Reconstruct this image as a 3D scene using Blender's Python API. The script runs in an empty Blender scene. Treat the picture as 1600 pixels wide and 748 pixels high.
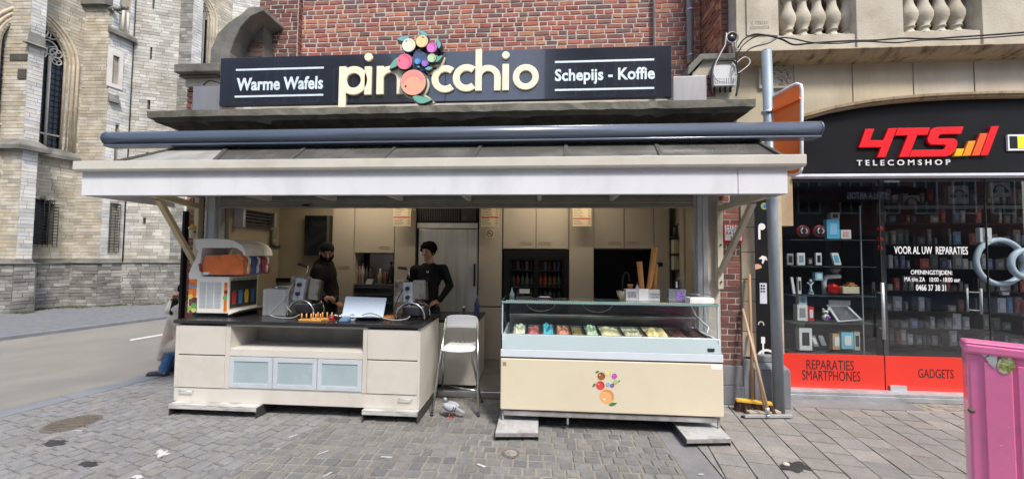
import bpy, bmesh, math, random
from mathutils import Vector, Matrix
random.seed(7)
R = random.random
def U(a, b): return a + (b - a) * R()
SC = bpy.context.scene
COL = SC.collection
# ---------------------------------------------------------------- camera
FPX = 600.0; YAW = math.radians(4.05); PIT = math.radians(2.4); ROLL = math.radians(.5); H = 1.62
fw = Vector((-math.sin(YAW) * math.cos(PIT), math.cos(YAW) * math.cos(PIT), math.sin(PIT)))
r0 = Vector((math.cos(YAW), math.sin(YAW), 0)); u0 = r0.cross(fw)
rt = r0 * math.cos(ROLL) + u0 * math.sin(ROLL); up = -r0 * math.sin(ROLL) + u0 * math.cos(ROLL)
cd = bpy.data.cameras.new('camera'); cam = bpy.data.objects.new('camera', cd); COL.objects.link(cam)
cd.sensor_width = 36; cd.lens = 36 * FPX / 1600; cd.clip_start = .05; cd.clip_end = 2000
cam.matrix_world = Matrix(((rt.x, up.x, -fw.x, 0), (rt.y, up.y, -fw.y, 0), (rt.z, up.z, -fw.z, H), (0, 0, 0, 1)))
SC.camera = cam
SC.render.resolution_x = 1024; SC.render.resolution_y = 478
# ---------------------------------------------------------------- light
w = bpy.data.worlds.new('World'); SC.world = w; w.use_nodes = True
nt = w.node_tree; bg = nt.nodes['Background']; sky = nt.nodes.new('ShaderNodeTexSky'); sky.sky_type = 'NISHITA'
SUN_EL = math.radians(54); SUN_AZ = math.radians(148)      # azimuth clockwise from +Y: behind the camera, to the right
sky.sun_disc = False; sky.sun_elevation = SUN_EL; sky.sun_rotation = SUN_AZ
sky.air_density = 1.0; sky.dust_density = 2.5; sky.ozone_density = 1.0
nt.links.new(sky.outputs[0], bg.inputs[0]); bg.inputs[1].default_value = .135
sl = bpy.data.lights.new('sun', 'SUN'); sl.energy = 2.0; sl.angle = math.radians(10); sl.color = (1, .95, .88)
so = bpy.data.objects.new('sun', sl); COL.objects.link(so)
sd = Vector((math.sin(SUN_AZ) * math.cos(SUN_EL), math.cos(SUN_AZ) * math.cos(SUN_EL), math.sin(SUN_EL)))
so.rotation_euler = sd.to_track_quat('Z', 'Y').to_euler(); so.location = sd * 40
vs = SC.view_settings; vs.view_transform = 'Standard'; vs.look = 'None'; vs.gamma = 1; vs.exposure = 1.0
SC.cycles.max_bounces = 8; SC.cycles.diffuse_bounces = 6; SC.cycles.glossy_bounces = 4; SC.cycles.transparent_max_bounces = 12
# ---------------------------------------------------------------- measuring: a ray of the camera met with a real plane
def ray(px, py): return fw + rt * ((px - 800) / FPX) - up * ((py - 374) / FPX)
def P(px, py, Y):
    d = ray(px, py); t = Y / d.y; return (d.x * t, H + d.z * t)
def PX(px, Y, py=400): return P(px, py, Y)[0]
def PZ(py, Y, px=800): return P(px, py, Y)[1]
def G(px, py, z=0):
    d = ray(px, py); t = (z - H) / d.z; return (d.x * t, d.y * t)
def rect(x0, y0, x1, y1, Y):
    a = P(x0, (y0 + y1) / 2, Y)[0]; b = P(x1, (y0 + y1) / 2, Y)[0]
    c = P((x0 + x1) / 2, y1, Y)[1]; d = P((x0 + x1) / 2, y0, Y)[1]
    return a, c, b, d      # x0,z0,x1,z1
def poly(pts, Y): return [P(a, b, Y) for a, b in pts]
# ---------------------------------------------------------------- materials
MATS = {}
def M(name, col, rough=.6, metal=0, var=.12, scale=6, bump=0, bscale=None, att=False, dirt=None, dscale=1.2, damt=.5, spec=None, stretch=None, coat=0, emit=None, es=1, fine=0):
    m = bpy.data.materials.new(name); m.use_nodes = True; nt = m.node_tree; N = nt.nodes.new; L = nt.links.new
    b = nt.nodes['Principled BSDF']; b.inputs['Roughness'].default_value = rough; b.inputs['Metallic'].default_value = metal
    if spec is not None: b.inputs['Specular IOR Level'].default_value = spec
    if coat: b.inputs['Coat Weight'].default_value = coat
    tc = N('ShaderNodeTexCoord'); vec = tc.outputs['Object']
    if stretch:
        mp = N('ShaderNodeMapping'); mp.inputs['Scale'].default_value = stretch; L(vec, mp.inputs[0]); vec = mp.outputs[0]
    no = N('ShaderNodeTexNoise'); no.inputs['Scale'].default_value = scale; no.inputs['Detail'].default_value = 5; L(vec, no.inputs[0])
    rp = N('ShaderNodeMapRange'); rp.inputs[1].default_value = .28; rp.inputs[2].default_value = .72
    rp.inputs[3].default_value = 1 - var; rp.inputs[4].default_value = 1 + var; L(no.outputs[0], rp.inputs[0])
    c = N('ShaderNodeVectorMath'); c.operation = 'MULTIPLY'
    if att:
        a = N('ShaderNodeAttribute'); a.attribute_name = 'Col'; L(a.outputs['Color'], c.inputs[0])
    else: c.inputs[0].default_value = col[:3]
    cb = N('ShaderNodeCombineXYZ')
    for i in range(3): L(rp.outputs[0], cb.inputs[i])
    L(cb.outputs[0], c.inputs[1]); out = c.outputs[0]
    if fine:
        n3 = N('ShaderNodeTexNoise'); n3.inputs['Scale'].default_value = 160; n3.inputs['Detail'].default_value = 2; L(vec, n3.inputs[0])
        r3 = N('ShaderNodeMapRange'); r3.inputs[1].default_value = .3; r3.inputs[2].default_value = .7; r3.inputs[3].default_value = 1 - fine; r3.inputs[4].default_value = 1 + fine; L(n3.outputs[0], r3.inputs[0])
        v3 = N('ShaderNodeVectorMath'); v3.operation = 'SCALE'; L(out, v3.inputs[0]); L(r3.outputs[0], v3.inputs['Scale']); out = v3.outputs[0]
    if dirt:
        n2 = N('ShaderNodeTexNoise'); n2.inputs['Scale'].default_value = dscale; n2.inputs['Detail'].default_value = 8; n2.inputs['Roughness'].default_value = .65; L(vec, n2.inputs[0])
        r2 = N('ShaderNodeMapRange'); r2.inputs[1].default_value = .48; r2.inputs[2].default_value = .68; r2.inputs[4].default_value = damt; L(n2.outputs[0], r2.inputs[0])
        mx = N('ShaderNodeMix'); mx.data_type = 'RGBA'; L(r2.outputs[0], mx.inputs[0]); L(out, mx.inputs[6]); mx.inputs[7].default_value = (*dirt, 1); out = mx.outputs[2]
    L(out, b.inputs['Base Color'])
    rr = N('ShaderNodeMapRange'); rr.inputs[3].default_value = max(0, rough - .08); rr.inputs[4].default_value = min(1, rough + .08); L(no.outputs[0], rr.inputs[0]); L(rr.outputs[0], b.inputs['Roughness'])
    if bump:
        nb = N('ShaderNodeTexNoise'); nb.inputs['Scale'].default_value = bscale or scale * 4; nb.inputs['Detail'].default_value = 6; L(vec, nb.inputs[0])
        bp = N('ShaderNodeBump'); bp.inputs['Strength'].default_value = bump; bp.inputs['Distance'].default_value = .01; L(nb.outputs[0], bp.inputs['Height']); L(bp.outputs[0], b.inputs['Normal'])
    if emit: b.inputs['Emission Color'].default_value = (*emit, 1); b.inputs['Emission Strength'].default_value = es
    MATS[name] = m; return m
def glass(name, tint=(.9, .95, .93), rough=.02, refl=1.0, body=0.0, bcol=(.5, .6, .6)):
    m = bpy.data.materials.new(name); m.use_nodes = True; nt = m.node_tree; N = nt.nodes.new; L = nt.links.new
    nt.nodes.remove(nt.nodes['Principled BSDF']); o = nt.nodes['Material Output']
    t = N('ShaderNodeBsdfTransparent'); t.inputs[0].default_value = (*tint, 1)
    g = N('ShaderNodeBsdfGlossy'); g.inputs['Roughness'].default_value = rough
    f = N('ShaderNodeFresnel'); f.inputs[0].default_value = 1.5
    mu = N('ShaderNodeMath'); mu.operation = 'MULTIPLY'; mu.inputs[1].default_value = refl; L(f.outputs[0], mu.inputs[0])
    ge_ = N('ShaderNodeNewGeometry'); sb2 = N('ShaderNodeMath'); sb2.operation = 'SUBTRACT'; sb2.inputs[0].default_value = 1; L(ge_.outputs['Backfacing'], sb2.inputs[1]); m3 = N('ShaderNodeMath'); m3.operation = 'MULTIPLY'; L(mu.outputs[0], m3.inputs[0]); L(sb2.outputs[0], m3.inputs[1]); mu = m3
    mx = N('ShaderNodeMixShader'); L(mu.outputs[0], mx.inputs[0]); L(g.outputs[0], mx.inputs[2])
    src = t.outputs[0]
    if body:
        d = N('ShaderNodeBsdfDiffuse'); d.inputs[0].default_value = (*bcol, 1)
        m2 = N('ShaderNodeMixShader'); m2.inputs[0].default_value = body; L(t.outputs[0], m2.inputs[1]); L(d.outputs[0], m2.inputs[2]); src = m2.outputs[0]
    L(src, mx.inputs[1]); L(mx.outputs[0], o.inputs[0]); MATS[name] = m; return m
# ---------------------------------------------------------------- mesh builder
ORG = {}; ROOTS = []
class MB:
    def __init__(s): s.v = []; s.f = []; s.c = []; s.m = []; s.col = (1, 1, 1); s.mi = 0; s.sm = []
    def add(s, v, f, smooth=False):
        b = len(s.v); s.v += [tuple(p) for p in v]
        for q in f: s.f.append([b + i for i in q]); s.c.append(s.col); s.m.append(s.mi); s.sm.append(smooth)
        return s
    def box(s, x0, x1, y0, y1, z0, z1):
        if x0 > x1: x0, x1 = x1, x0
        if y0 > y1: y0, y1 = y1, y0
        if z0 > z1: z0, z1 = z1, z0
        return s.add([(x0, y0, z0), (x1, y0, z0), (x1, y1, z0), (x0, y1, z0), (x0, y0, z1), (x1, y0, z1), (x1, y1, z1), (x0, y1, z1)],
                     [(0, 3, 2, 1), (4, 5, 6, 7), (0, 1, 5, 4), (1, 2, 6, 5), (2, 3, 7, 6), (3, 0, 4, 7)])
    def hexa(s, p): return s.add(p, [(0, 3, 2, 1), (4, 5, 6, 7), (0, 1, 5, 4), (1, 2, 6, 5), (2, 3, 7, 6), (3, 0, 4, 7)])
    def obox(s, c, ax, ay, az):
        c = Vector(c); ax = Vector(ax); ay = Vector(ay); az = Vector(az)
        return s.hexa([c + ax * i + ay * j + az * k for k in (-1, 1) for i, j in ((-1, -1), (1, -1), (1, 1), (-1, 1))])
    def bar(s, a, b, wx, wz, ref=(0, 0, 1)):
        a = Vector(a); b = Vector(b); d = (b - a); dn = d.normalized(); x = dn.cross(Vector(ref))
        if x.length < 1e-4: x = dn.cross(Vector((0, 1, 0)))
        x.normalize(); z = x.cross(dn); return s.obox((a + b) / 2, x * wx / 2, d / 2, z * wz / 2)
    def prism(s, pts, a0, a1, f):
        n = len(pts); v = [f(p, a0) for p in pts] + [f(p, a1) for p in pts]
        fs = [list(range(n)), list(range(2 * n - 1, n - 1, -1))] + [(i, (i + 1) % n + 0, (i + 1) % n + n, i + n) for i in range(n)]
        return s.add(v, fs)
    def py(s, pts, y0, y1): return s.prism(pts, y0, y1, lambda p, a: (p[0], a, p[1]))
    def px(s, pts, x0, x1): return s.prism(pts, x0, x1, lambda p, a: (a, p[0], p[1]))
    def pz(s, pts, z0, z1): return s.prism(pts, z0, z1, lambda p, a: (p[0], p[1], a))
    def cyl(s, a, b, r0_, r1_=None, n=12, caps=True):
        if r1_ is None: r1_ = r0_
        a = Vector(a); b = Vector(b); d = (b - a).normalized(); x = d.cross(Vector((0, 0, 1)))
        if x.length < 1e-4: x = Vector((1, 0, 0))
        x.normalize(); y = d.cross(x); v = []
        for c, r in ((a, r0_), (b, r1_)):
            for i in range(n):
                t = 2 * math.pi * i / n; v.append(c + x * r * math.cos(t) + y * r * math.sin(t))
        s.add(v, [(i, (i + 1) % n, (i + 1) % n + n, i + n) for i in range(n)], True)
        if caps: s.add(v, [list(range(n))[::-1], list(range(n, 2 * n))])
        return s
    def tube(s, pts, r, n=8, taper=None):
        pts = [Vector(p) for p in pts]; v = []; m = len(pts); x = None
        for i, p in enumerate(pts):
            d = (pts[min(i + 1, m - 1)] - pts[max(i - 1, 0)]).normalized()
            if x is None:
                x = d.cross(Vector((0, 0, 1)))
                if x.length < .05: x = d.cross(Vector((0, 1, 0)))
            x = (x - d * x.dot(d)).normalized(); y = d.cross(x); rr = r if taper is None else r + (taper - r) * i / (m - 1)
            for k in range(n):
                t = 2 * math.pi * k / n; v.append(p + x * rr * math.cos(t) + y * rr * math.sin(t))
        fs = [(i * n + k, i * n + (k + 1) % n, (i + 1) * n + (k + 1) % n, (i + 1) * n + k) for i in range(m - 1) for k in range(n)]
        s.add(v, fs, True); s.add(v, [list(range(n))[::-1], list(range((m - 1) * n, m * n))]); return s
    def lathe(s, prof, cx, cy, z0=0, n=16, ax='z'):
        v = []
        for r, z in prof:
            for i in range(n):
                t = 2 * math.pi * i / n
                if ax == 'z': v.append((cx + r * math.cos(t), cy + r * math.sin(t), z0 + z))
                else: v.append((cx + r * math.cos(t), cy + z, z0 + r * math.sin(t)))
        m = len(prof)
        s.add(v, [(i * n + k, i * n + (k + 1) % n, (i + 1) * n + (k + 1) % n, (i + 1) * n + k) for i in range(m - 1) for k in range(n)], True)
        s.add(v, [list(range(n))[::-1], list(range((m - 1) * n, m * n))]); return s
    def ell(s, c, r, nu=12, nv=8, fn=None):
        v = []
        for j in range(nv + 1):
            ph = math.pi * j / nv
            for i in range(nu):
                t = 2 * math.pi * i / nu; p = Vector((math.sin(ph) * math.cos(t), math.sin(ph) * math.sin(t), math.cos(ph)))
                if fn: p = fn(p)
                v.append((c[0] + p.x * r[0], c[1] + p.y * r[1], c[2] + p.z * r[2]))
        return s.add(v, [(j * nu + i, (j + 1) * nu + i, (j + 1) * nu + (i + 1) % nu, j * nu + (i + 1) % nu) for j in range(nv) for i in range(nu)], True)
    def mesh(s, name, mats, off=(0, 0, 0), recalc=True):
        me = bpy.data.meshes.new(name); ox, oy, oz = off
        me.from_pydata([(a - ox, b - oy, c - oz) for a, b, c in s.v], [], s.f)
        if not isinstance(mats, (list, tuple)): mats = [mats]
        for m in mats: me.materials.append(m)
        ca = me.color_attributes.new('Col', 'FLOAT_COLOR', 'CORNER'); d = []
        for c, q in zip(s.c, s.f): d += [c[0], c[1], c[2], 1.0] * len(q)
        ca.data.foreach_set('color', d)
        if len(mats) > 1: me.polygons.foreach_set('material_index', s.m)
        me.polygons.foreach_set('use_smooth', s.sm)
        if recalc:
            bm = bmesh.new(); bm.from_mesh(me); bmesh.ops.remove_doubles(bm, verts=bm.verts, dist=1e-5); bmesh.ops.recalc_face_normals(bm, faces=bm.faces); bm.to_mesh(me); bm.free()
        me.update(); return me
    def build(s, name, mats, parent=None, bev=0, recalc=True, **tg):
        if parent is None:
            xs = [p[0] for p in s.v]; ys = [p[1] for p in s.v]; zs = [p[2] for p in s.v]
            off = ((min(xs) + max(xs)) / 2, (min(ys) + max(ys)) / 2, min(zs))
        else: off = ORG[parent.name]
        o = bpy.data.objects.new(name, s.mesh(name, mats, off, recalc)); COL.objects.link(o)
        if parent is None: o.location = off
        else: o.parent = parent
        ORG[o.name] = off
        if bev:
            b = o.modifiers.new('bevel', 'BEVEL'); b.width = bev; b.segments = 2; b.limit_method = 'ANGLE'; b.angle_limit = math.radians(40)
        tag(o, **tg); return o
def tag(o, label=None, cat=None, group=None, kind=None):
    if label: o['label'] = label
    if cat: o['category'] = cat
    if group: o['group'] = group
    if kind: o['kind'] = kind
    return o
def thing(name, label, cat, loc=(0, 0, 0), group=None, kind=None):
    o = bpy.data.objects.new(name, None); COL.objects.link(o); o.location = loc; o.empty_display_size = .1
    ORG[o.name] = tuple(loc); return tag(o, label, cat, group, kind)
def B(*a): return MB().box(*a)
SEP = {'carcass', 'plinth', 'body_side', 'glass_frame', 'top_edge', 'foot', 'trim', 'printed_leaf', 'side_panel', 'valance_end', 'body', 'sill', 'flange', 'rack_base', 'pilaster', 'niche_side', 'printed_leaf', 'rail', 'side_glass', 'window_pane'}
def part(name, mat, parent, *boxes, bev=0, **tg):
    m = MB()
    if name in SEP and len(boxes) > 1: return [part(name, mat, parent, b, bev=bev, **tg) for b in boxes][0]
    for b in boxes: m.box(*b)
    return m.build(name, mat, parent, bev, **tg)
def copy_tree(o, parent=None):
    c = o.copy(); COL.objects.link(c); c.parent = parent; ORG[c.name] = ORG[o.name]
    for ch in list(o.children): copy_tree(ch, c)
    return c
def arc(cx, cy, r, a0, a1, n=16): return [(cx + r * math.cos(math.radians(a0 + (a1 - a0) * i / n)), cy + r * math.sin(math.radians(a0 + (a1 - a0) * i / n))) for i in range(n + 1)]
def text(s, rc, y, depth, mat, parent, name='lettering', bold=0.0, spacing=1.0, flip=False, align='CENTER', **tg):
    """lettering fitted into the rectangle rc=(x0,z0,x1,z1) on the plane Y=y, facing the square"""
    cu = bpy.data.curves.new('t', 'FONT'); cu.body = s; cu.size = 1; cu.extrude = .5; cu.offset = bold; cu.space_character = spacing; cu.align_x = align; cu.resolution_u = 3
    o = bpy.data.objects.new('t', cu); me = bpy.data.meshes.new_from_object(o); bpy.data.objects.remove(o)
    xs = [v.co.x for v in me.vertices]; ys = [v.co.y for v in me.vertices]
    ax, bx, ay, by = min(xs), max(xs), min(ys), max(ys); off = ORG[parent.name]
    for v in me.vertices:
        fx = (v.co.x - ax) / (bx - ax); fy = (v.co.y - ay) / (by - ay)
        if flip: fx = 1 - fx
        v.co = Vector((rc[0] + fx * (rc[2] - rc[0]) - off[0], y - (depth if v.co.z > 0 else 0) - off[1], rc[1] + fy * (rc[3] - rc[1]) - off[2]))
    me.materials.clear(); me.materials.append(mat); me.name = name
    ob = bpy.data.objects.new(name, me); COL.objects.link(ob); ob.parent = parent; ORG[ob.name] = off; return tag(ob, **tg)
# ---------------------------------------------------------------- pieces: bricks, blocks, setts
class Frame:
    def __init__(s, o, u, n=None, v=(0, 0, 1)):
        s.o = Vector(o); s.u = Vector(u).normalized(); s.v = Vector(v).normalized(); s.n = Vector(n).normalized() if n else s.u.cross(s.v)
    def at(s, a, b, c=0): return s.o + s.u * a + s.v * b + s.n * c
    def hit(s, px, py):
        d = ray(px, py); o = s.o - Vector((0, 0, H)); t = o.dot(s.n) / d.dot(s.n); p = d * t + Vector((0, 0, H)) - s.o
        return p.dot(s.u), p.dot(s.v)
def cut(a, b, holes, v0, v1):
    segs = [(a, b)]
    for h in holes:
        r = h(v0, v1)
        if r is None: continue
        lo, hi = r; ns = []
        for p, q in segs:
            if hi <= p or lo >= q: ns.append((p, q)); continue
            if lo > p: ns.append((p, lo))
            if hi < q: ns.append((hi, q))
        segs = ns
    return [s_ for s_ in segs if s_[1] - s_[0] > .02]
def rhole(a, b, c, d): return lambda v0, v1: (a, b) if (v1 > c + .01 and v0 < d - .01) else None
def courses(fr, a0, a1, b0, b1, lw, lh, joint, depth, colf, holes=(), jit=.25, rough=.25, ch=.004, stagger=True, hj=0):
    """rows of pieces on a frame; returns a list of (verts, colour, centre)"""
    out = []; b = b0; k = 0
    while b < b1 - .01:
        hh = lh * (1 + hj * U(-1, 1)); t = min(b + hh, b1)
        for s0, s1 in cut(a0, a1, holes, b, t):
            a = s0 - (U(0, 1) * lw if stagger == 'r' else (k % 2) * lw / 2 if stagger else 0)
            while a < s1 - .015:
                e = a + lw * (1 + jit * U(-1, 1)); x0 = max(a, s0) + joint / 2; x1 = min(e, s1) - joint / 2
                if s1 - e < lw * .25: x1 = s1 - joint / 2; e = s1 + 1
                if x1 - x0 > .012:
                    d = depth * (1 + rough * U(-1, 1)); y0 = b + joint / 2; y1 = t - joint / 2; j = lambda: U(-.2, .2) * joint
                    base = [(x0 + j(), y0 + j()), (x1 + j(), y0 + j()), (x1 + j(), y1 + j()), (x0 + j(), y1 + j())]
                    tl = U(-.1, .1) * depth; tops = [(base[0][0] + ch, base[0][1] + ch), (base[1][0] - ch, base[1][1] + ch), (base[2][0] - ch, base[2][1] - ch), (base[3][0] + ch, base[3][1] - ch)]
                    mids = [fr.at(p[0], p[1], d * .55) for p in base]
                    vs_ = [fr.at(p[0], p[1], -.002) for p in base] + mids + [fr.at(p[0], p[1], d + (tl if i in (0, 3) else -tl)) for i, p in enumerate(tops)]
                    out.append((vs_, colf(), fr.at((x0 + x1) / 2, (y0 + y1) / 2)))
                a = e
        b = t; k += 1
    return out
PF = [(0, 1, 5, 4), (1, 2, 6, 5), (2, 3, 7, 6), (3, 0, 4, 7), (4, 5, 9, 8), (5, 6, 10, 9), (6, 7, 11, 10), (7, 4, 8, 11), (8, 9, 10, 11)]
def pieces(lst, name, mat, parent, keep=300, stuff=None, inview=True):
    cp = Vector((0, 0, H))
    def score(p):
        q = p[2] - cp; z = q.dot(fw)
        if z < .2: return 1e6
        x = q.dot(rt) / z * FPX; y = q.dot(up) / z * FPX
        bad = 0 if (abs(x) < 800 and abs(y) < 374) else 1000
        return q.length + bad
    lst = sorted(lst, key=score); n = min(keep, len(lst)); n = sum(1 for p in lst[:n] if score(p) < 900)
    off = ORG[parent.name]
    for vs_, c, ce in lst[:n]:
        m = MB(); m.col = c; m.add(vs_, PF); m.build(name, mat, parent, recalc=False)
    if lst[n:]:
        m = MB()
        for vs_, c, ce in lst[n:]: m.col = c; m.add(vs_, PF)
        m.build(stuff or name + '_field', mat, parent, recalc=False, kind='stuff')
def pick(cols, j=.12):
    def f():
        c = random.choice(cols); k = 1 + U(-j, j); return (c[0] * k, c[1] * k, c[2] * k)
    return f
# ================================================================ MATERIALS
M('asphalt', (.22, .205, .18), .9, var=.12, scale=1.2, bump=.5, bscale=90, dirt=(.16, .155, .145), dscale=.8, damt=.5, fine=.25)
M('far_setts', (.15, .155, .165), .85, var=.25, scale=9, bump=.5, bscale=14, fine=.2)
M('joint_dark', (.045, .045, .043), .95, var=.3, scale=5)
M('joint_sand', (.24, .22, .185), .95, var=.25, scale=5, dirt=(.1, .095, .085), dscale=2)
M('sett', None, .85, var=.16, scale=18, bump=.8, bscale=70, att=True, dirt=(.13, .128, .12), dscale=2.6, damt=.35, fine=.24)
M('slab', None, .85, var=.13, scale=10, bump=.45, bscale=90, att=True, dirt=(.14, .13, .12), dscale=1.0, damt=.45, fine=.28)
M('bluestone', (.17, .18, .2), .75, var=.15, scale=5, bump=.3, bscale=40, dirt=(.28, .28, .28), dscale=2, damt=.3, fine=.15)
M('concrete', (.19, .19, .195), .85, var=.15, scale=6, bump=.3, bscale=50, dirt=(.1, .1, .1), dscale=2.2, damt=.5, fine=.12)
M('church_stone', None, .9, var=.2, scale=3, bump=.5, bscale=25, att=True, dirt=(.21, .175, .12), dscale=.5, damt=.5)
M('church_plinth', None, .9, var=.3, scale=2.5, bump=.7, bscale=18, att=True, dirt=(.07, .068, .06), dscale=.9, damt=.75)
M('mortar', (.5, .46, .39), .95, var=.15, scale=5, bump=.3, bscale=60)
M('mortar_old', (.36, .335, .28), .95, var=.2, scale=3); M('mortar_plinth', (.16, .155, .14), .95, var=.3, scale=3)
M('dark_glass', (.02, .024, .032), .25, var=.5, scale=9)
M('iron', (.025, .025, .028), .6, metal=.3)
M('brick', None, .85, var=.22, scale=14, bump=.5, bscale=60, att=True, fine=.15)
M('old_stone', (.17, .165, .145), .92, var=.3, scale=3.5, bump=.6, bscale=20, dirt=(.06, .062, .055), dscale=1.6, damt=.7)
M('ledge_stone', (.17, .163, .135), .92, var=.3, scale=4, bump=.7, bscale=22, dirt=(.05, .055, .035), dscale=2.4, damt=.85)
M('facade_stone', (.47, .41, .3), .85, var=.14, scale=2.5, bump=.3, bscale=30, dirt=(.3, .19, .09), dscale=1.1, damt=.75, stretch=(1, 1, .35))
M('facade_pale', (.5, .46, .375), .85, var=.13, scale=3, bump=.35, bscale=40, dirt=(.27, .22, .14), dscale=1.6, damt=.55)
M('cornice_stone', (.4, .31, .19), .9, var=.25, scale=4, bump=.5, bscale=25, dirt=(.07, .05, .03), dscale=4, damt=.9, stretch=(2, 1, .2))
M('black_paint', (.011, .011, .013), .45, var=.1, scale=2, spec=.25)
M('grass', (.07, .09, .03), .95, var=.4, scale=8)
M('white_scrap', (.5, .5, .49), .8, var=.25, scale=60)
M('damp', (.035, .035, .035), .6, var=.3, scale=12)

# ================================================================ GROUND
g = part('ground', M('ground_stone', (.2, .2, .195), .9, var=.15, scale=.6, bump=.3, bscale=20), None, (-150, 150, -150, 150, -.12, -.062), kind='structure')
SU = Vector((.24, .97, 0)).normalized(); SN = Vector((.97, -.24, 0)).normalized(); KO = Vector((-5.3, 4.3, 0))      # direction of the side street, and the kerb
def st(a, b, z=0): p = KO + SU * a + SN * b; return (p.x, p.y, z)
def sheet(name, mat, pts, z0, z1):
    m = MB(); m.pz(pts, z0, z1); return m.build(name, mat, None, kind='structure')
sheet('road', MATS['asphalt'], [st(-60, -5.0), st(-60, 0), st(60, 0), st(60, -5.0)], -.11, -.035)
sheet('far_pavement', MATS['far_setts'], [st(-60, -14), st(-60, -5.12), st(60, -5.12), st(60, -14)], -.11, .02)
m = MB(); m.pz([st(-30, -5.12), st(-30, -5.0), st(40, -5.0), st(40, -5.12)], -.1, .035); m.build('far_kerb', MATS['bluestone'], None, bev=.01, kind='structure')
sheet('road_line', M('road_paint', (.6, .6, .58), .8, var=.25, scale=20), [G(203, 532, -.035), G(203, 530.2, -.035), G(262, 520.5, -.035), G(262, 522, -.035)], -.034, -.030)
kb = part('kerb', MATS['joint_dark'], None, (KO.x - .01, KO.x, KO.y - .01, KO.y, -.1, -.05), kind='structure')
lst = courses(Frame(st(-4, 0, -.04), SU, (0, 0, 1), SN), 0, 14, 0, .28, .95, .28, .008, .044, pick([(.17, .19, .225), (.2, .215, .245), (.15, .17, .2)]), jit=.1, rough=.03, ch=.006)
pieces(lst, 'kerb_stone', MATS['bluestone'], kb)
# sett paving: rows follow the kerb on the left, the shop front in the middle
sp = sheet('sett_paving', MATS['joint_dark'], [st(-9, .28), st(-9, 3.35), st(8, 3.35), st(8, .28)], -.1, -.010)
gc = [(.225, .224, .222), (.212, .212, .214), (.235, .234, .232), (.218, .216, .212), (.205, .206, .208), (.23, .224, .214), (.214, .208, .198)]
lst = courses(Frame(st(-4.5, 0, -.03), SU, (0, 0, 1), SN), 0, 7.5, .285, 3.35, .125, .118, .006, .031, pick(gc, .06), jit=.2, rough=.09, ch=.004, stagger='r', hj=.08)
pieces(lst, 'sett', MATS['sett'], sp)
def bx_(y): return -2.06 + (y - 4.3) * .2474
sp2 = sheet('sett_paving', MATS['joint_sand'], [(bx_(-4), -4), (1.1, -4), (1.1, 4.6), (bx_(4.6), 4.6)], -.1, -.007)
gc2 = [(.175, .172, .165), (.19, .185, .175), (.155, .155, .15), (.195, .193, .188), (.2, .195, .18), (.17, .17, .168), (.145, .146, .145)]
def lh_(v0, v1): return (-10, bx_(.8 + v0))
lst = courses(Frame((0, .8, -.03), (1, 0, 0), (0, 0, 1), (0, 1, 0)), -4, 1.09, 0, 3.62, .115, .105, .012, .030, pick(gc2, .07), holes=(lh_,), jit=.22, rough=.1, ch=.006, stagger='r', hj=.06)
pieces(lst, 'sett', MATS['sett'], sp2)
cs = sheet('concrete_strip', MATS['concrete'], [(1.1, -4), (1.36, -4), (1.36, 4.5), (1.1, 4.5)], -.1, -.004)
sb = sheet('slab_paving', MATS['joint_dark'], [(1.36, -4), (14, -4), (14, 4.78), (1.36, 4.78)], -.1, -.009)
sc_ = [(.245, .222, .205), (.222, .212, .2), (.247, .234, .215), (.232, .216, .198), (.215, .207, .198), (.257, .242, .22), (.226, .212, .198)]
SV = Vector((.16, .987, 0)).normalized(); SW = Vector((.987, -.16, 0))
so_ = Vector((1.36, 1.0, -.03))
def slh(v0, v1):      # the right-hand rows stop at the strip and at the shop front
    return None
lst = []
for q in courses(Frame(so_, SV, (0, 0, 1), SW), -1.0, 4.6, -1.2, 9, .2, .225, .006, .031, pick(sc_, .1), jit=.06, rough=.06, ch=.003, stagger=True):
    xs = [p.x for p in q[0]]; ys = [p.y for p in q[0]]
    if max(xs) < 1.384 or min(ys) > 4.42: continue
    for p in q[0]: p.x = max(p.x, 1.368); p.y = min(p.y, 4.462)
    lst.append(q)
pieces(lst, 'paving_slab', MATS['slab'], sb)
sheet('shop_apron', MATS['concrete'], [(2.72, 4.47), (4.15, 4.47), (4.15, 4.79), (2.72, 4.79)], -.1, .002)
bp_ = sheet('brick_paving', MATS['joint_sand'], [(4.16, 4.47), (9, 4.47), (9, 4.79), (4.16, 4.79)], -.1, -.006)
lst = courses(Frame((4.16, 4.47, -.03), (1, 0, 0), (0, 0, 1), (0, 1, 0)), 0.05, 4.8, .02, .31, .17, .1, .03, .029, pick([(.24, .2, .16), (.28, .25, .2), (.2, .17, .15)]), jit=.1, rough=.1, ch=.004)
pieces(lst, 'paving_brick', MATS['slab'], bp_)
def flatshape(name, mat, cx, cy, r, z, n=18, asp=1.0, jit=.35, spikes=0, **tg):
    pts = []
    for i in range(n):
        a = 2 * math.pi * i / n; rr = r * (1 + jit * (.5 * math.sin(a * 2 + r * 90) + .35 * math.sin(a * 5 + r * 50) + .25 * math.sin(a * 9)) + U(-.08, .08))
        pts.append((cx + rr * asp * math.cos(a), cy + rr * math.sin(a)))
    m = MB(); m.pz(pts, z, z + .0025); return m.build(name, mat, None, **tg)
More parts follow.
